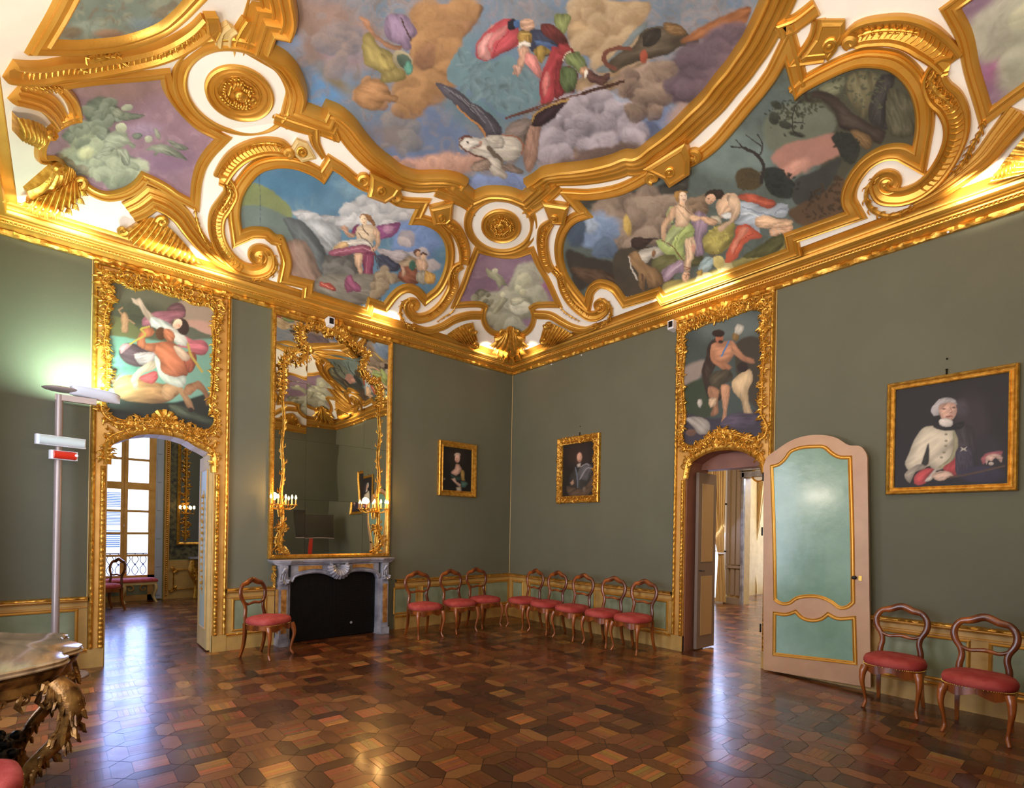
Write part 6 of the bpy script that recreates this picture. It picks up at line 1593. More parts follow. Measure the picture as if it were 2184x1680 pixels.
# ---------------------------------------------------------------- carved console table at the left
def console():
    r = thing('console_table', 'carved giltwood console table with veined top at the left edge', 'table', (6.8, 3.2, 0))
    P = lambda nm, b, m, **k: under(b.build(nm, M[m], **k), r)
    out = [(RX-.02, 2.3), (6.78, 2.42), (6.66, 2.56), (6.50, 2.68), (6.41, 2.74), (6.395, 2.84), (6.42, 2.93), (6.36, 3.1), (6.33, 3.22), (6.35, 3.36), (6.42, 3.46), (6.395, 3.54), (6.42, 3.66), (6.5, 3.74), (6.66, 3.84), (6.8, 3.9), (RX-.02, 3.98)]
    o = np.array(spline([(a*100, c*100, 0) for a, c in out], False, 3.))[:, :2]/100; c = np.array([RX-.02, 3.15])
    def ly(g, z): q = o+(c-o)/np.linalg.norm(c-o, axis=1)[:, None]*(-g); q[:, 0] = np.minimum(q[:, 0], RX-.02); return [(a, b_, z) for a, b_ in q]
    b = MB(); lay = [(-.03, .815), (0, .82), (.005, .828), (-.006, .835), (-.002, .848), (-.016, .855)]; b.grid([ly(g, z) for g, z in lay]); b.F.append(tuple(range(5*len(o), 6*len(o)))); P('table_top', b, 'veined', smooth=True, angle=30)
    b = MB(); b.grid([ly(g, z) for g, z in ((-.04, .815), (-.015, .80), (-.03, .77), (-.05, .75), (-.045, .70), (-.07, .68))]); P('moulded_edge', b, 'bronze', smooth=True, angle=40)
    b = MB(); rail = np.array(ly(-.06, .7)); nrm = []
    for seg in (rail,):
        T = np.gradient(seg, axis=0); T /= np.linalg.norm(T, axis=1)[:, None]; 
        for i in range(2, len(seg)-2, 3):
            N0 = np.cross(T[i], [0, 0, 1.]); N0 *= -1 if N0[0] > 0 else 1
            p = seg[i]+N0*.012; s_ = spiral(0, 0, .035, .006, random.uniform(0, 360), random.choice((-1.2, 1.2)), 14)
            b.tube([p+T[i]*q[0]+np.array([0, 0, q[1]-.02]) for q in s_], [.012, .013, .01, .007], 6)
            b.tube([p, p+np.array([0, 0, -.05])+T[i]*.02, p+np.array([0, 0, -.09])+N0*.015], [.012, .016, .004], 5)
    P('carved_apron', b, 'bronze', smooth=True)
    rr = random.Random(2)
    for (lx, ly_, dx, dy) in ((6.47, 2.74, -.06, -.02), (6.46, 3.68, -.06, .03), (6.99, 2.5, 0, -.05), (6.99, 3.8, 0, .05)):
        b = MB(); sp_ = spl3([(lx, ly_, .74), (lx+dx*1.0, ly_+dy, .66), (lx+dx*1.3, ly_+dy*1.3, .55), (lx+dx*.4, ly_+dy*.4, .42), (lx-dx*1.5+(.1 if dx else 0)*0, ly_-dy*1.0, .28), (lx-dx*2.6, ly_-dy*2.2, .14), (lx-dx*2.6, ly_-dy*2.2, .05), (lx-dx*2.0, ly_-dy*1.5, .0)])
        b.tube(sp_, [.05, .06, .055, .045, .04, .034, .03, .04, .04], 10)
        for i in range(110):
            j = int(rr.random()**1.5*(len(sp_)*.75)); p = sp_[j]; an = rr.uniform(0, 6.28); d = np.array([math.cos(an), math.sin(an), rr.uniform(-.7, .3)]); rad = .06 if j < 50 else .04
            rad *= .8; b.tube([p+d*rad*.6, p+d*rad*1.1+np.array([0, 0, -.015]), p+d*rad*1.25+np.array([0, 0, -.045]), p+d*rad*1.5+np.array([0, 0, -.05])], [.009, .013, .009, .003], 5)
        P('leg', b, 'bronze', smooth=True)
    b = MB(); b.tube(spl3([(6.62, 2.8, .2), (6.7, 3.0, .26), (6.68, 3.2, .22), (6.7, 3.4, .26), (6.62, 3.6, .2)]), [.03, .035, .05, .035, .03], 8)
    for i in range(14): b.ball((6.68+rr.uniform(-.05, .05), 3.2+rr.uniform(-.14, .14), .28+rr.uniform(-.03, .06)), .03, 5)
    P('stretcher', b, 'dark', smooth=True)
M['veined'] = mat('veined_stone_top', 'b0926a', .14, 0, var=.3, vscale=3, col2='80664a', stretch=(6, .8, 1), coat=.6)
M['bronze'] = mat('dark_giltwood', 'a8783a', .32, .55, bump=.3, bscale=60, var=.4, vscale=14, col2='4a2c12')
console()
# ---------------------------------------------------------------- open door leaf on the right wall
def leaf():
    Y0, Y1, x0, x1 = 4.745, 5.835, .095, .14; r = thing('door_leaf', 'open beige door leaf with pale green panels folded against the right wall', 'door', (x0, Y0, .02))
    def top(t): # arch line
        return 2.50+.235*math.exp(-((t-.5)/.3)**4)+.04*(1-abs(2*t-1)**8)
    ol = onwall('p 1628,1428c 1628,995c 1636,974 1655,960 1690,938 1740,927 1785,934 1810,949 1836,952 1848,968 1850,995c 1857,1466c', 0, x1, True, 6.); pts = [(q[1], max(.015, q[2])) for q in ol]
    b = MB(); b.prism(pts, lambda u, z, d: (d, u, z), x0, x1); under(b.build('leaf_board', M['leaf']), r)
    b = MB(); e = [(Y0+.004, .03), (Y1-.004, .04)]+[(Y0+(Y1-Y0)*(1-i/n), top(1-i/n)-.004) for i in range(1, n)]; P = np.array([(x1, *q) for q in e])
    CL = {'z': (1420, 880, .36895)}; CROP['z'] = CL['z']
    up = 'z 612,310c 650,300 690,265 720,225 760,207 850,195 920,200 955,230 1000,255 1065,258c 1078,700 1083,1095c 1055,1120 1010,1128 960,1095 900,1068 820,1060 750,1075 715,1100 660,1100 632,1080c 625,700'
    lo = 'z 628,1158c 700,1165 750,1148c 790,1185 840,1200 900,1190 938,1162c 980,1185 1088,1185c 1096,1448c 626,1395c'
    for s_, nm in ((up, 'upper_panel'), (lo, 'lower_panel')):
        P = onwall(s_, 0, x1+.001, True, 5.); b = MB(); m = len(P); b.V = [tuple(p) for p in P]; b.F = [tuple(range(m))]; me_o = b.build(nm, M['leafgreen']); under(me_o, r)
        b = MB(); b.sweep(P, np.array([1., 0, 0]), [(-.022, 0), (-.02, .008), (-.012, .012), (-.004, .004), (.004, .004), (.014, .012), (.02, 0)], closed=True, out=True); k = b.build('panel_moulding', M['gold'], smooth=True, angle=30); under(k, r)
    b = MB(); b.lathe([(.02, 0), (.02, .004), (.008, .008), (.008, .03), (.02, .035), (.018, .05), (.001, .055)], Matrix.Translation((x1, 5.72, 1.18)) @ Matrix.Rotation(math.pi/2, 4, 'Y'), 14); under(b.build('door_knob', M['dark'], smooth=True), r)
    b = MB(); b.box((x1, 5.755, 1.15), (x1+.006, 5.785, 1.2)); under(b.build('keyhole_plate', M['brass']), r)
    for z in (.45, 1.6, 2.25): b = MB(); b.tube([(x1+.0, Y0+.012, z), (x1+.0, Y0+.012, z+.1)], .01, 8); under(b.build('hinge', M['dark']), r)
leaf()
# ---------------------------------------------------------------- two small sensors under the cornice, picture nails
for px, lab, ax in (((707, 685), 'small white square sensor above the mirror', 1), ((1430, 692), 'small white square sensor beside the right overdoor frame', 0)):
    p = hit(px, ax, .2 if ax == 1 else .14); f = wf(ax); u = p[0] if ax == 1 else p[1]; d = .2 if ax == 1 else .14; r = thing('motion_sensor', lab, 'sensor', tuple(p)); b = MB(); b.box(np.minimum(f(u-.045, p[2]-.06, d-.14), f(u+.045, p[2]+.06, d)), np.maximum(f(u-.045, p[2]-.06, d-.14), f(u+.045, p[2]+.06, d))); under(b.build('housing', M['white']), r)
    b = MB(); b.box(np.minimum(f(u-.03, p[2]-.035, d), f(u+.03, p[2]+.045, d+.006)), np.maximum(f(u-.03, p[2]-.035, d), f(u+.03, p[2]+.045, d+.006))); under(b.build('lens', M['black']), r)
nails = ((1176, 777), (1240, 757), (2022, 495))
for i, (px, py) in enumerate(nails):
    p = hit((px, py), 0, .045); b = MB(); b.ball(tuple(p), .012, 6); b.tube([tuple(p), (p[0]-.04, p[1], p[2]+.01)], .004, 5)
    tag(b.build('picture_nail', M['white'], smooth=True), ('bright nail under the cornice nearest the corner on the right wall', 'bright nail under the cornice, second from the corner on the right wall', 'bright nail under the cornice at the far right')[i], 'nail')
# ---------------------------------------------------------------- things seen only in the mirror
def tvset():
    x, y, z = 1.0, 7.4, 1.72; r = thing('television', 'black flat television reflected in the mirror', 'television', (x, y, 0)); T = Matrix.Translation((x, y, z)) @ Matrix.Rotation(math.radians(0), 4, 'Z')
    T = Matrix.Translation((x, y, z)) @ Matrix.Rotation(math.radians(20), 4, 'Z')
    b = MB(); b.box((-.62, -.03, -.36), (.62, .02, .36), T); under(b.build('screen', M['black']), r)
    b = MB(); b.box((-.62, -.034, -.385), (.62, .022, -.36), T); under(b.build('silver_trim', M['steel']), r)
    b = MB(); b.box((-.05, .03, -1.68), (.05, .09, .1), T); b.box((-.25, -.2, -1.72), (.25, .25, -1.68), T); under(b.build('stand', M['redgloss']), r)
tvset()
b = MB(); r = thing('wall_painting', 'large dark painting in pale frame reflected in the mirror', 'painting', (3.3, RY, 2.3)); b.box((2.3, RY-.05, 1.65), (3.9, RY-.001, 3.15)); under(b.build('frame', M['cream']), r); b = MB(); b.box((2.4, RY-.06, 1.75), (3.8, RY-.05, 3.05)); under(b.build('canvas', mat('dark_canvas', '1c1612', .35, var=.4, vscale=2)), r)
# ---------------------------------------------------------------- windows of this room (behind the camera) and rooms beyond the doorways
M['sky'] = emis('window_sky', 'dce6ff', 3.2)
def window(name, ax, u0, u1, z0, z1, d, cols, rows, mt, label, dirn=1, bars=.05, pane=True, glow='sky'):
    f = wf(ax); r = thing(name, label, 'window', f((u0+u1)/2, z0, d), kind='structure')
    def bx(mb, a, c, e, g, d0, d1): mb.box(np.minimum(f(a, e, d0), f(c, g, d1)), np.maximum(f(a, e, d0), f(c, g, d1)))
    b = MB(); D0, D1 = sorted((d, d+.06*dirn))
    for x in (u0, u1-bars): bx(b, x, x+bars, z0, z1, D0, D1)
    for z in (z0, z1-bars): bx(b, u0, u1, z, z+bars, D0, D1)
    for i in range(1, cols): x = u0+(u1-u0)*i/cols; w = bars*.9 if (cols % 2 == 0 and i == cols//2) else bars*.4; bx(b, x-w, x+w, z0, z1, D0, D1)
    for rws in rows: bx(b, u0, u1, rws-bars*.35, rws+bars*.35, D0, D1)
    under(b.build('frame', M[mt]), r)
    if pane: b = MB(); bx(b, u0+.01, u1-.01, z0+.01, z1-.01, d-.02*dirn if dirn > 0 else d+.02, d-.015*dirn if dirn > 0 else d+.025); under(b.build('bright_pane', M[glow]), r)
    return r
for i, (a, c) in enumerate(wins): window('window_%d' % (i+1), 0, a, c, .35, 3.5, RX+.12, 2, [1.1, 1.9, 2.7], 'creamlight', 'tall daylight window of the console table wall', dirn=-1)
# room beyond the left doorway
YA = -5.85
def bxs(name, boxes, mt, label, cat='wall'):
    b = MB()
    for q in boxes: b.box(*q)
    o = b.build(name, M[mt]); struct(o, label, cat); return o
M['damask'] = mat('dark_damask', '2a2c22', .6, var=.5, vscale=14, col2='6a6440')
M['wallfar'] = mat('olive_far_wall', 'a09a5e', .6)
bxs('wall_far_left', [((1.6, YA-.3, 0), (4.92, YA, 5)), ((5.98, YA-.3, 0), (8.2, YA, 5)), ((4.9, YA-.3, 3.75), (5.98, YA, 5))], 'wallfar', 'olive far wall of the room beyond the left doorway')
bxs('wall_side_left', [((1.3, YA, 0), (1.6, -WT, 5)), ((8.2, YA, 0), (8.5, -WT, 5))], 'wallfar', 'side walls of the room beyond the left doorway')
bxs('ceiling_left', [((1.3, YA-.3, 5), (8.5, -WT, 5.1))], 'plaster', 'ceiling of the room beyond the left doorway', 'ceiling')
zA = lambda y: float(hit((290, y), 1, YA)[2])
xw0, xw1 = 5.98, float(hit((331, 1100), 1, YA)[0]); xm0, xm1 = float(hit((272, 1100), 1, YA)[0]), float(hit((257, 1100), 1, YA)[0])
w1 = thing('window_3', 'tall many paned window seen through the left doorway', 'window', (5.4, YA, 0), kind='structure')
b = MB(); b.box((xw1, YA-.04, 0), (xw1+.12, YA+.03, 3.75)); b.box((xw0-.05, YA-.04, 0), (xw0, YA+.03, 3.75)); b.box((xm0, YA-.04, 0), (xm1, YA+.04, 3.75)); b.box((xm0+.06, YA+.04, 0), (xm1-.06, YA+.06, 3.75)); b.box((xw1, YA-.04, zA(1044)), (xw0, YA+.035, zA(1029))); b.box((xw1, YA-.04, 3.6), (xw0, YA+.03, 3.75)); b.box((xw1, YA-.04, 0), (xw0, YA+.03, .12)); b.box((xw1, YA-.04, zA(1240)), (xw0, YA+.03, zA(1226)))
under(b.build('frame', M['goldflat']), w1)
b = MB()
for y in (980, 1090, 1137, 1184): b.box((xw1, YA-.02, zA(y)-.024), (xw0, YA+.015, zA(y)+.024))
under(b.build('glazing_bar', M['goldflat']), w1)
b = MB(); b.box((xw1+.12, YA-.03, .1), (xw0-.05, YA+.0, zA(1240)+.01)); under(b.build('lower_panel', M['panel']), w1)
b = MB()
for cx_ in ((xw1+.12+xm0)/2, (xw0-.05+xm1)/2):
    for s in (-1, 1):
        q = spiral(cx_+s*.12, .25, .1, .01, 0 if s > 0 else 180, s*1.2, 24); b.tube([(p[0], YA+.01, p[1]) for p in q], [.016, .016, .01], 6)
under(b.build('scroll_ornament', M['goldflat'], smooth=True), w1)
# balcony railing and the blue shuttered house across the street
M['iron'] = mat('blue_black_iron', '1c2a66', .5); M['blueshade'] = emis('far_shutter', '7f9fe0', 1.1); M['bluedeep'] = emis('far_shade', '5a78d8', .9)
r = thing('balcony_railing', 'wrought iron scrolled balcony railing outside the far window', 'railing', (5.4, YA-.13, .5)); b = MB()
b.tube([(4.9, YA-.15, .98), (5.95, YA-.15, .98)], .012, 6); b.tube([(4.9, YA-.15, .5), (5.95, YA-.15, .5)], .012, 6); under(b.build('rail', M['iron']), r)
for i in range(7):
    b = MB(); cx_ = 4.98+i*.14; q = [(cx_+.055*math.sin(t)*(1 if t < 3.14 else -1), YA-.15, .52+t/6.28*.45) for t in np.linspace(0, 6.28, 20)]; b.tube(q, .008, 5); q = [(cx_-.055*math.sin(t)*(1 if t < 3.14 else -1), YA-.15, .52+t/6.28*.45) for t in np.linspace(0, 6.28, 20)]; b.tube(q, .008, 5); b.ball((cx_, YA-.15, .75), .02, 5); under(b.build('scroll', M['iron'], smooth=True), r)
r = thing('house_across_street', 'pale house front with blue louvred shutters outside the far window', 'building', (5.4, -9, 0)); b = MB(); b.box((3.5, -9.2, -2), (7.5, -9.0, 7)); under(b.build('wall', M['sky']), r)  # wall and shutters emit light in place of daylight falling on them
for z0, z1 in ((1.0, 1.45), (1.56, 1.9), (2.02, 2.4)):
    b = MB(); 
    for k in range(9): z = z0+(z1-z0)*k/9; b.box((5.3, -9.0, z), (5.63, -8.96, z+(z1-z0)/14))
    under(b.build('shutter', M['blueshade']), r)
# inner shutters, pilaster, damask panel, pier mirror and console beyond
xA = lambda px, y=1100: float(hit((px, y), 1, YA)[0])
M['shutgrey'] = mat('blue_grey_paint', 'a8b0bc', .45)
b = MB()
for i in range(6): z = .1+i*.6; b.box((xA(343), YA+.03, z), (xA(334), YA+.045, z+.5))
b.box((xA(347), YA+.0, .02), (xA(331), YA+.035, 3.7)); tag(b.build('window_shutter', M['shutgrey']), 'folded pale panelled inner shutter beside the far window', 'shutter')
r = thing('gilt_pilaster', 'gilt beaded pilaster beside the far window', 'pilaster', (xA(356), YA, 0)); b = MB(); b.box((xA(361), YA, 0), (xA(350), YA+.06, 4.2)); under(b.build('board', M['goldflat']), r); b = MB()
for i in range(90): b.ball((xA(356), YA+.07, .1+i*.045), .022, 5)
under(b.build('beading', M['goldcarve'], smooth=True), r)
b = MB(); b.box((xA(430), YA, .85), (xA(362), YA+.012, 4.2)); struct(b.build('trim_11', M['damask']), 'dark patterned damask wall covering beyond the left doorway', 'wall covering')
r = thing('pier_mirror', 'gilt framed pier mirror seen through the left doorway', 'mirror', (xA(400), YA, 1.1)); x0_, x1_ = xA(450), xA(378); b = MB()
ip = np.array([(x0_, YA+.02, 1.22), (x1_-.05, YA+.02, 1.22), (x1_-.05, YA+.02, 3.6), (x0_, YA+.02, 3.6)]); b.sweep(ip, np.array([0, 1, 0.]), [(0, 0), (0, .03), (.03, .05), (.06, .03), (.06, -.01)], closed=True, out=True); under(b.build('frame', M['goldcarve']), r)
b = MB(); b.box((x0_, YA+.015, 1.22), (x1_-.05, YA+.03, 3.6)); under(b.build('glass', M['mirror']), r)
b = MB(); xs_ = xA(395); carve(b, np.array([(xs_, YA+.07, 1.25+.1*i) for i in range(22)]), np.array([0, 1., 0]), .07, 6, 1.2, .02); under(b.build('gilt_stem', M['goldcarve'], smooth=True), r)
r = thing('wall_sconce', 'lit gilt sconce on the pier mirror beyond the left doorway', 'sconce', (xs_, YA+.1, 1.95)); b = MB()
for dx in (-.13, -.05, .05, .13): b.tube([(xs_, YA+.1, 1.85), (xs_+dx, YA+.22, 1.84), (xs_+dx, YA+.22, 1.95)], .008, 5)
under(b.build('arms', M['goldcarve'], smooth=True), r); b = MB()
for dx in (-.13, -.05, .05, .13): b.ball((xs_+dx, YA+.22, 1.98), .022, 6, (1, 1, 1.8))
under(b.build('bulbs', M['flame'], smooth=True), r)
r = thing('console_table', 'small gilt carved console table beyond the left doorway', 'table', (xA(412), YA+.2, 0)); b = MB(); x2, x3 = xA(450), xA(402); b.box((x2, YA, .86), (x3, YA+.32, .9)); under(b.build('table_top', M['marble']), r)
b = MB(); b.tube(spl3([(x3-.05, YA+.25, .84), (x3-.02, YA+.3, .6), (x3-.12, YA+.2, .3), (x3-.1, YA+.24, 0)]), [.05, .06, .03, .04], 8); carve(b, np.array([(x3-.02-.02*i, YA+.31, .8-.06*i) for i in range(8)]), np.array([0, 1., 0]), .06, 3, 1.3, .02, h=0.); under(b.build('leg', M['goldcarve'], smooth=True), r)
r = thing('wall_panel', 'cream dado with gilt framed panel beyond the left doorway', 'wainscot', (xA(390), YA, 0), kind='structure'); b = MB(); b.box((1.6, YA, 0), (xA(361), YA+.03, .82)); under(b.build('board', M['cream']), r); b = MB(); xc0, xc1 = xA(420), xA(372); ip = np.array([(xc0, YA+.03, .2), (xc1, YA+.03, .2), (xc1, YA+.03, .62), (xc0, YA+.03, .62)]); carve(b, np.concatenate([ip, ip[:1]])[[0, 1, 2, 3, 4]].repeat(1, 0), np.array([0, 1., 0]), .06, 2, .9, .015); b.sweep(ip, np.array([0, 1., 0]), [(-.01, 0), (0, .02), (.015, 0)], closed=True); under(b.build('panel_frame', M['goldcarve'], smooth=True), r)
b = MB(); b.box((xA(361), YA, 0), (xA(347), YA+.04, 4.2)); 
# bench and chair beyond the left doorway
r = thing('upholstered_bench', 'long red upholstered bench with curved cream legs beneath the far window', 'bench', (5.3, -5.55, 0)); b = MB()
x0_, x1_, y0_, y1_ = 4.93, 6.3, -5.72, -5.38; G = []
for g, z in ((.0, .42), (-.01, .44), (.0, .47), (.03, .49), (.1, .5)): G.append([(x, y, z) for x, y in ((x0_+g, y0_+g), (x1_-g, y0_+g), (x1_-g, y1_-g), (x0_+g, y1_-g))])
b.grid(G, close_u=True); b.F.append((16, 17, 18, 19)); under(b.build('seat', M['velvet'], smooth=True, angle=70), r); b = MB(); b.box((x0_+.01, y0_+.01, .37), (x1_-.01, y1_-.01, .42)); under(b.build('seat_frame', M['creamlight']), r)
for x, y in ((x0_+.04, y0_+.04), (x0_+.04, y1_-.04), ((x0_+x1_)/2-.12, y1_-.04), ((x0_+x1_)/2-.12, y0_+.04), (x1_-.04, y1_-.04)):
    b = MB(); b.tube(spl3([(x, y, .4), (x-.02, y+.02, .28), (x+.015, y, .12), (x-.03, y+.03, 0)]), [.03, .028, .016, .02], 8); under(b.build('leg', M['creamlight'], smooth=True), r)
place_chair(None, -60, 'red seated chair beyond the left doorway, partly hidden by its frame', None, off=(5.83, -4.6))
area('window_daylight', (5.42, YA+.12, 1.9), (5.42, 0, .6), .8, 3.2, 60, '86a6ff'); area('far_room_fill', (4.5, -3., 4.7), (4.5, -3., 0), 2.5, 2.5, 60, 'fff0dd')  # second light is an unseen overhead one, added to brighten the room
# right jamb of the left doorway: folded painted door leaf
r = thing('door_leaf', 'narrow grey painted door leaf folded in the left doorway jamb', 'door', (dA0+.03, -.3, 0)); b = MB(); b.box((dA0+.014, -.62, .02), (dA0+.05, -.02, 2.5)); under(b.build('leaf_board', M['creamlight']), r)
b = MB(); b.box((dA0+.05, -.5, .28), (dA0+.054, -.12, 2.32)); p = under(b.build('panel', mat('pale_grey_panel', 'b4bcae', .4)), r); b = MB(); N1 = np.array([1., 0, 0]); ip = np.array([(dA0+.05, -.5, .28), (dA0+.05, -.12, .28), (dA0+.05, -.12, 2.32), (dA0+.05, -.5, 2.32)]); b.sweep(ip, N1, [(-.008, 0), (0, .01), (.01, 0)], closed=True); carve(b, np.array([(dA0+.052, -.31, .7+.08*i) for i in range(18)]), N1, .03, 6, .8, .004, h=.004); under(b.build('gilt_ornament', M['goldflat'], smooth=True), r)
# room beyond the right doorway
bxs('wall_side_right', [((-9, 1.15, 0), (-WT, 1.3, 4.6)), ((-9, 7.0, 0), (-WT, 7.2, 4.6))], 'creamlight', 'side walls of the room beyond the right doorway')
bxs('ceiling_right', [((-9, 1.2, 4.6), (-WT, 7.2, 4.7))], 'plaster', 'ceiling of the room beyond the right doorway', 'ceiling')
XB = -5.3; yB = lambda px: float(hit((px, 1200), 0, XB)[1])
bxs('wall_far_right', [((XB-.3, 1.2, 0), (XB, yB(1520), 4.6)), ((XB-.3, yB(1548), 0), (XB, yB(1586), 4.6)), ((XB-.3, yB(1640), 0), (XB, 7.2, 4.6)), ((XB-.3, yB(1586), 2.9), (XB, yB(1640), 4.6))], 'creamlight', 'cream panelled far wall of the room beyond the right doorway')
b = MB()
for px0, px1 in ((1549, 1556), (1560, 1568), (1571, 1580)): b.box((XB, yB(px0), .9), (XB+.04, yB(px1), 3.5)); b.box((XB, yB(px0), .2), (XB+.04, yB(px1), .8))
b.box((XB, yB(1546), 0), (XB+.07, yB(1586), .14)); b.box((XB, yB(1546), .82), (XB+.06, yB(1584), .88)); struct(b.build('trim_12', mat('taupe_paint', '9c8874', .5)), 'panelled pilaster strips beyond the right doorway', 'pilaster')
b = MB()
for p0, p1, z0, z1 in ((1582, 1587, 0, 3.0), (1636, 1642, 0, 3.0), (1580, 1645, 2.9, 3.02), (1578, 1647, 3.05, 3.12)): b.box((XB, yB(p0), z0), (XB+.08, yB(p1), z1))
struct(b.build('door_2', M['marble']), 'grey frame of the second doorway seen through the right doorway', 'door frame')
bxs('wall_farthest_right', [((-9.2, 1.2, 0), (-9, 7.2, 4.6))], 'wallfar', 'last wall seen through both right doorways')
M['curtain'] = mat('cream_curtain', 'e8c888', .8); M['sheer'] = mat('white_sheer', 'eceef6', .8)
def curtain(name, label, X, y0, y1, yk, zk, zt, mt):
    b = MB(); n = 26; G = []
    for k in range(14):
        t = k/13; z = zt-(zt-.03)*t; 
        if z > zk: w_ = ((z-zk)/(zt-zk))**.7; a, c = y0*w_+(yk-.05)*(1-w_), y1*w_+(yk+.05)*(1-w_)
        else: w_ = min(1, (zk-z)/zk); a, c = yk-.05-.06*w_, yk+.05+.09*w_
        G.append([(X+.035*math.sin(i*1.9+k*.15), a+(c-a)*i/n, z) for i in range(n+1)])
    b.grid(G); G2 = [[(p[0]+.006, p[1], p[2]) for p in row] for row in G]; b.grid(G2); r = thing(name, label, 'curtain', (X, yk, 0)); under(b.build('drape', M[mt], smooth=True), r); b = MB(); b.tube([(X+.05*math.cos(a), yk+.065*math.sin(a), zk) for a in np.linspace(0, 6.28, 16)], .018, 6); under(b.build('tie_back', M['sheer'], smooth=True), r)
curtain('curtain', 'tied back cream curtain seen through the right doorway, near the inner leaf', XB+.16, yB(1508), yB(1552), yB(1545), 1.15, 3.5, 'curtain')
yC = lambda px: float(hit((px, 1200), 0, -7.6)[1])
curtain('curtain', 'tied back cream curtain in the second doorway, further right', -7.6, yC(1602), yC(1630), yC(1606), 1.2, 3.3, 'curtain')
bxs('wall_inner_right', [((-7.7, yC(1560), 0), (-7.55, yC(1601), 4.6))], 'leaf', 'beige wall end inside the second doorway')
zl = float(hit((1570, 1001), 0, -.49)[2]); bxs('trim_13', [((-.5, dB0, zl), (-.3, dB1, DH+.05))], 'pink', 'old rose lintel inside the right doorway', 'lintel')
window('window_4', 0, yB(1505), yB(1550), .05, 3.6, XB+.02, 1, [1.2, 2.3], 'white', 'bright window behind the cream curtain beyond the right doorway', dirn=1)
window('window_5', 0, 1.3, 3.2, .1, 3.6, -8.9, 2, [1.2, 2.2], 'white', 'bright window of the farthest room', dirn=1)
r = thing('wall_clock', 'round gilt framed picture high beyond the right doorway', 'round picture', (XB+.04, yB(1622), 3.4)); p = hit((1620, 1012), 0, XB+.03); T = Matrix.Translation(Vector(p)) @ Matrix.Rotation(math.pi/2, 4, 'Y'); r.location = tuple(p)
b = MB(); b.lathe([(.17, 0), (.17, .03), (.14, .04), (.13, .02)], T, 30); under(b.build('frame', M['goldcarve'], smooth=True), r); b = MB(); b.lathe([(.13, .021), (.001, .022)], T, 30); under(b.build('face', M['plaster']), r)
r['label'] = 'round gilt framed picture high beyond the right doorway'; r.name = 'round_picture'
area('window_daylight', (XB+.4, yB(1530), 1.9), (-1.5, 4.2, 0), .7, 3.2, 75, 'b4c8ff'); area('far_room_fill', (-2.5, 4.2, 4.4), (-2.5, 4.2, 0), 2, 2, 170, 'fff0dd'); area('window_daylight', (-8.2, 3.6, 3.5), (-6.5, 2.2, 0), 1.5, 1.5, 160, 'e8eeff')  # last two lights are unseen, added to brighten the rooms beyond
place_chair(None, 60, 'red seated chair beyond the right doorway with only a front leg in view', None, off=(-2.95, 2.02))
# half open inner leaf
r = thing('door_leaf', 'narrow inner door leaf with ochre panels standing half open in the right doorway', 'door', (-.17, 3.72, 0)); T = Matrix.Translation((-.17, 3.72, 0)) @ Matrix.Rotation(math.radians(180-3), 4, 'Z')
b = MB(); b.box((0, -.045, .02), (.44, 0, 2.45), T); under(b.build('leaf_board', mat('grey_brown_paint', '7c6a5c', .45)), r)
for z0, z1 in ((.2, 1.02), (1.22, 2.3)): b = MB(); b.box((.08, -.052, z0), (.36, -.045, z1), T); under(b.build('panel', mat('ochre_panel', 'b08f62', .5)), r)
b = MB(); b.tube([(.03, -.05, 1.1), (.03, -.09, 1.1), (.09, -.09, 1.1)], .009, 6); b.V = [tuple(T@Vector(v)) for v in b.V]; under(b.build('door_handle', M['dark'], smooth=True), r)
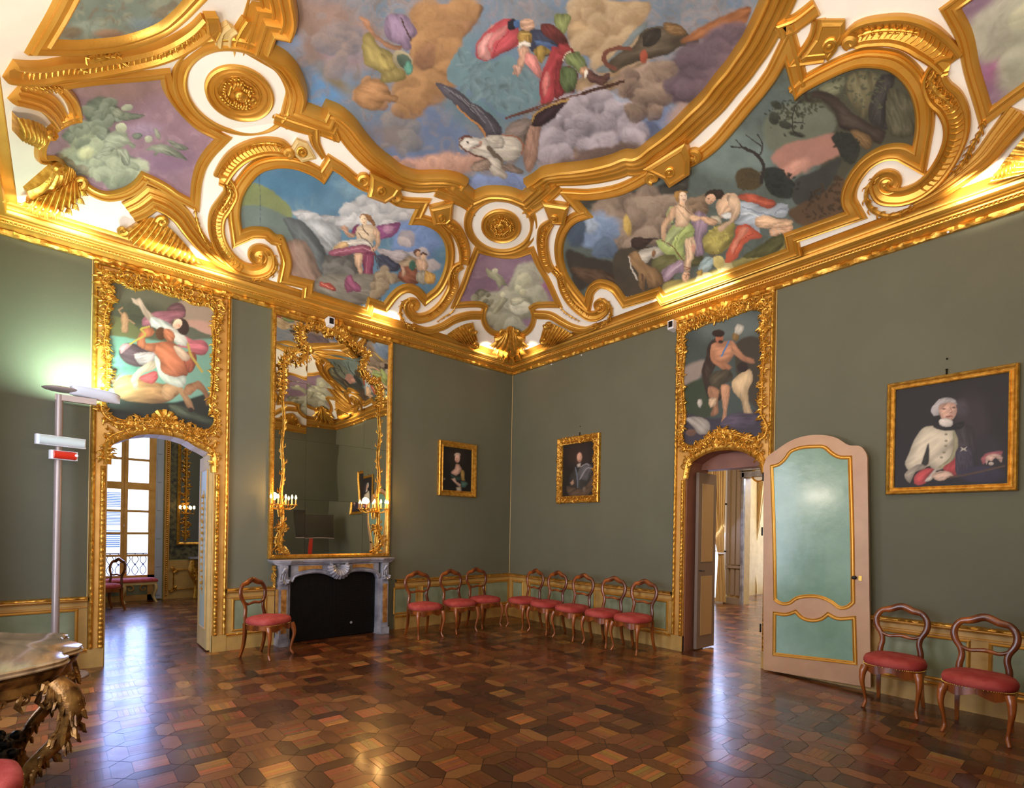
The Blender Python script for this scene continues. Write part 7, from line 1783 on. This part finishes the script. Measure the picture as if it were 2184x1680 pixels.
# ---------------------------------------------------------------- light
for i, (a, b) in enumerate(wins): area('window_daylight', (RX+.05, (a+b)/2, 1.95), (0, (a+b)/2, 1.6), b-a, 3.0, 92, 'dfe9ff')
# uplights added out of view by the near walls, to brighten the vault
for (x, y, pw) in ((6.5, 6.2, 150), (6.6, 3.2, 55), (5.4, 8.1, 120)): area('uplighter', (x, y, 2.5), (x*.5+1.5, y*.5+2.0, 5.9), .5, .5, pw, 'fff0dc')
# lamp head of the floor lamp, and unseen strip lights added before the cornice
area('floor_lamp_light', (6.3, .34, 3.03), (6.25, .0, 3.9), .42, .16, 38, 'd4ffe8')
for (x, y, L, ax, pw) in ((5.35, .5, .9, 1, 5), (6.6, .5, .7, 1, 4), (.75, .48, .45, 1, 4), (2.9, .5, .5, 1, 2), (.5, 3.9, .9, 0, 7), (.5, 6.9, .8, 0, 7), (.5, .8, .3, 0, 1.5)):
    z = HT+.15; tgt = (x, .3, HT+.22) if ax == 1 else (.3, y, HT+.22)
    area('cornice_strip_light', (x, y, z), tgt, L, .05, pw, 'ffeccc', 90)
W = bpy.data.worlds.new('World'); bpy.context.scene.world = W; W.use_nodes = True
W.node_tree.nodes['Background'].inputs[0].default_value = (.75, .85, 1, 1); W.node_tree.nodes['Background'].inputs[1].default_value = 1.2
sc = bpy.context.scene; sc.view_settings.view_transform = 'Standard'; sc.view_settings.look = 'None'; sc.view_settings.exposure = 0.0; sc.view_settings.gamma = 1
# ---------------------------------------------------------------- camera
cd = bpy.data.cameras.new('camera'); cam = bpy.data.objects.new('camera', cd); C.objects.link(cam)
cd.sensor_fit = 'HORIZONTAL'; cd.sensor_width = 36; cd.lens = F_/2184*36
cd.shift_x = (1092-CX)/2184; cd.shift_y = (YH-840)/2184; cd.clip_start = .02; cd.clip_end = 200
xr = cr_*RIGHT+sr_*UPV; yu = -sr_*RIGHT+cr_*UPV; zb = -FWD
cam.matrix_world = Matrix(((xr[0], yu[0], zb[0], CAM[0]), (xr[1], yu[1], zb[1], CAM[1]), (xr[2], yu[2], zb[2], CAM[2]), (0, 0, 0, 1)))
bpy.context.scene.camera = cam
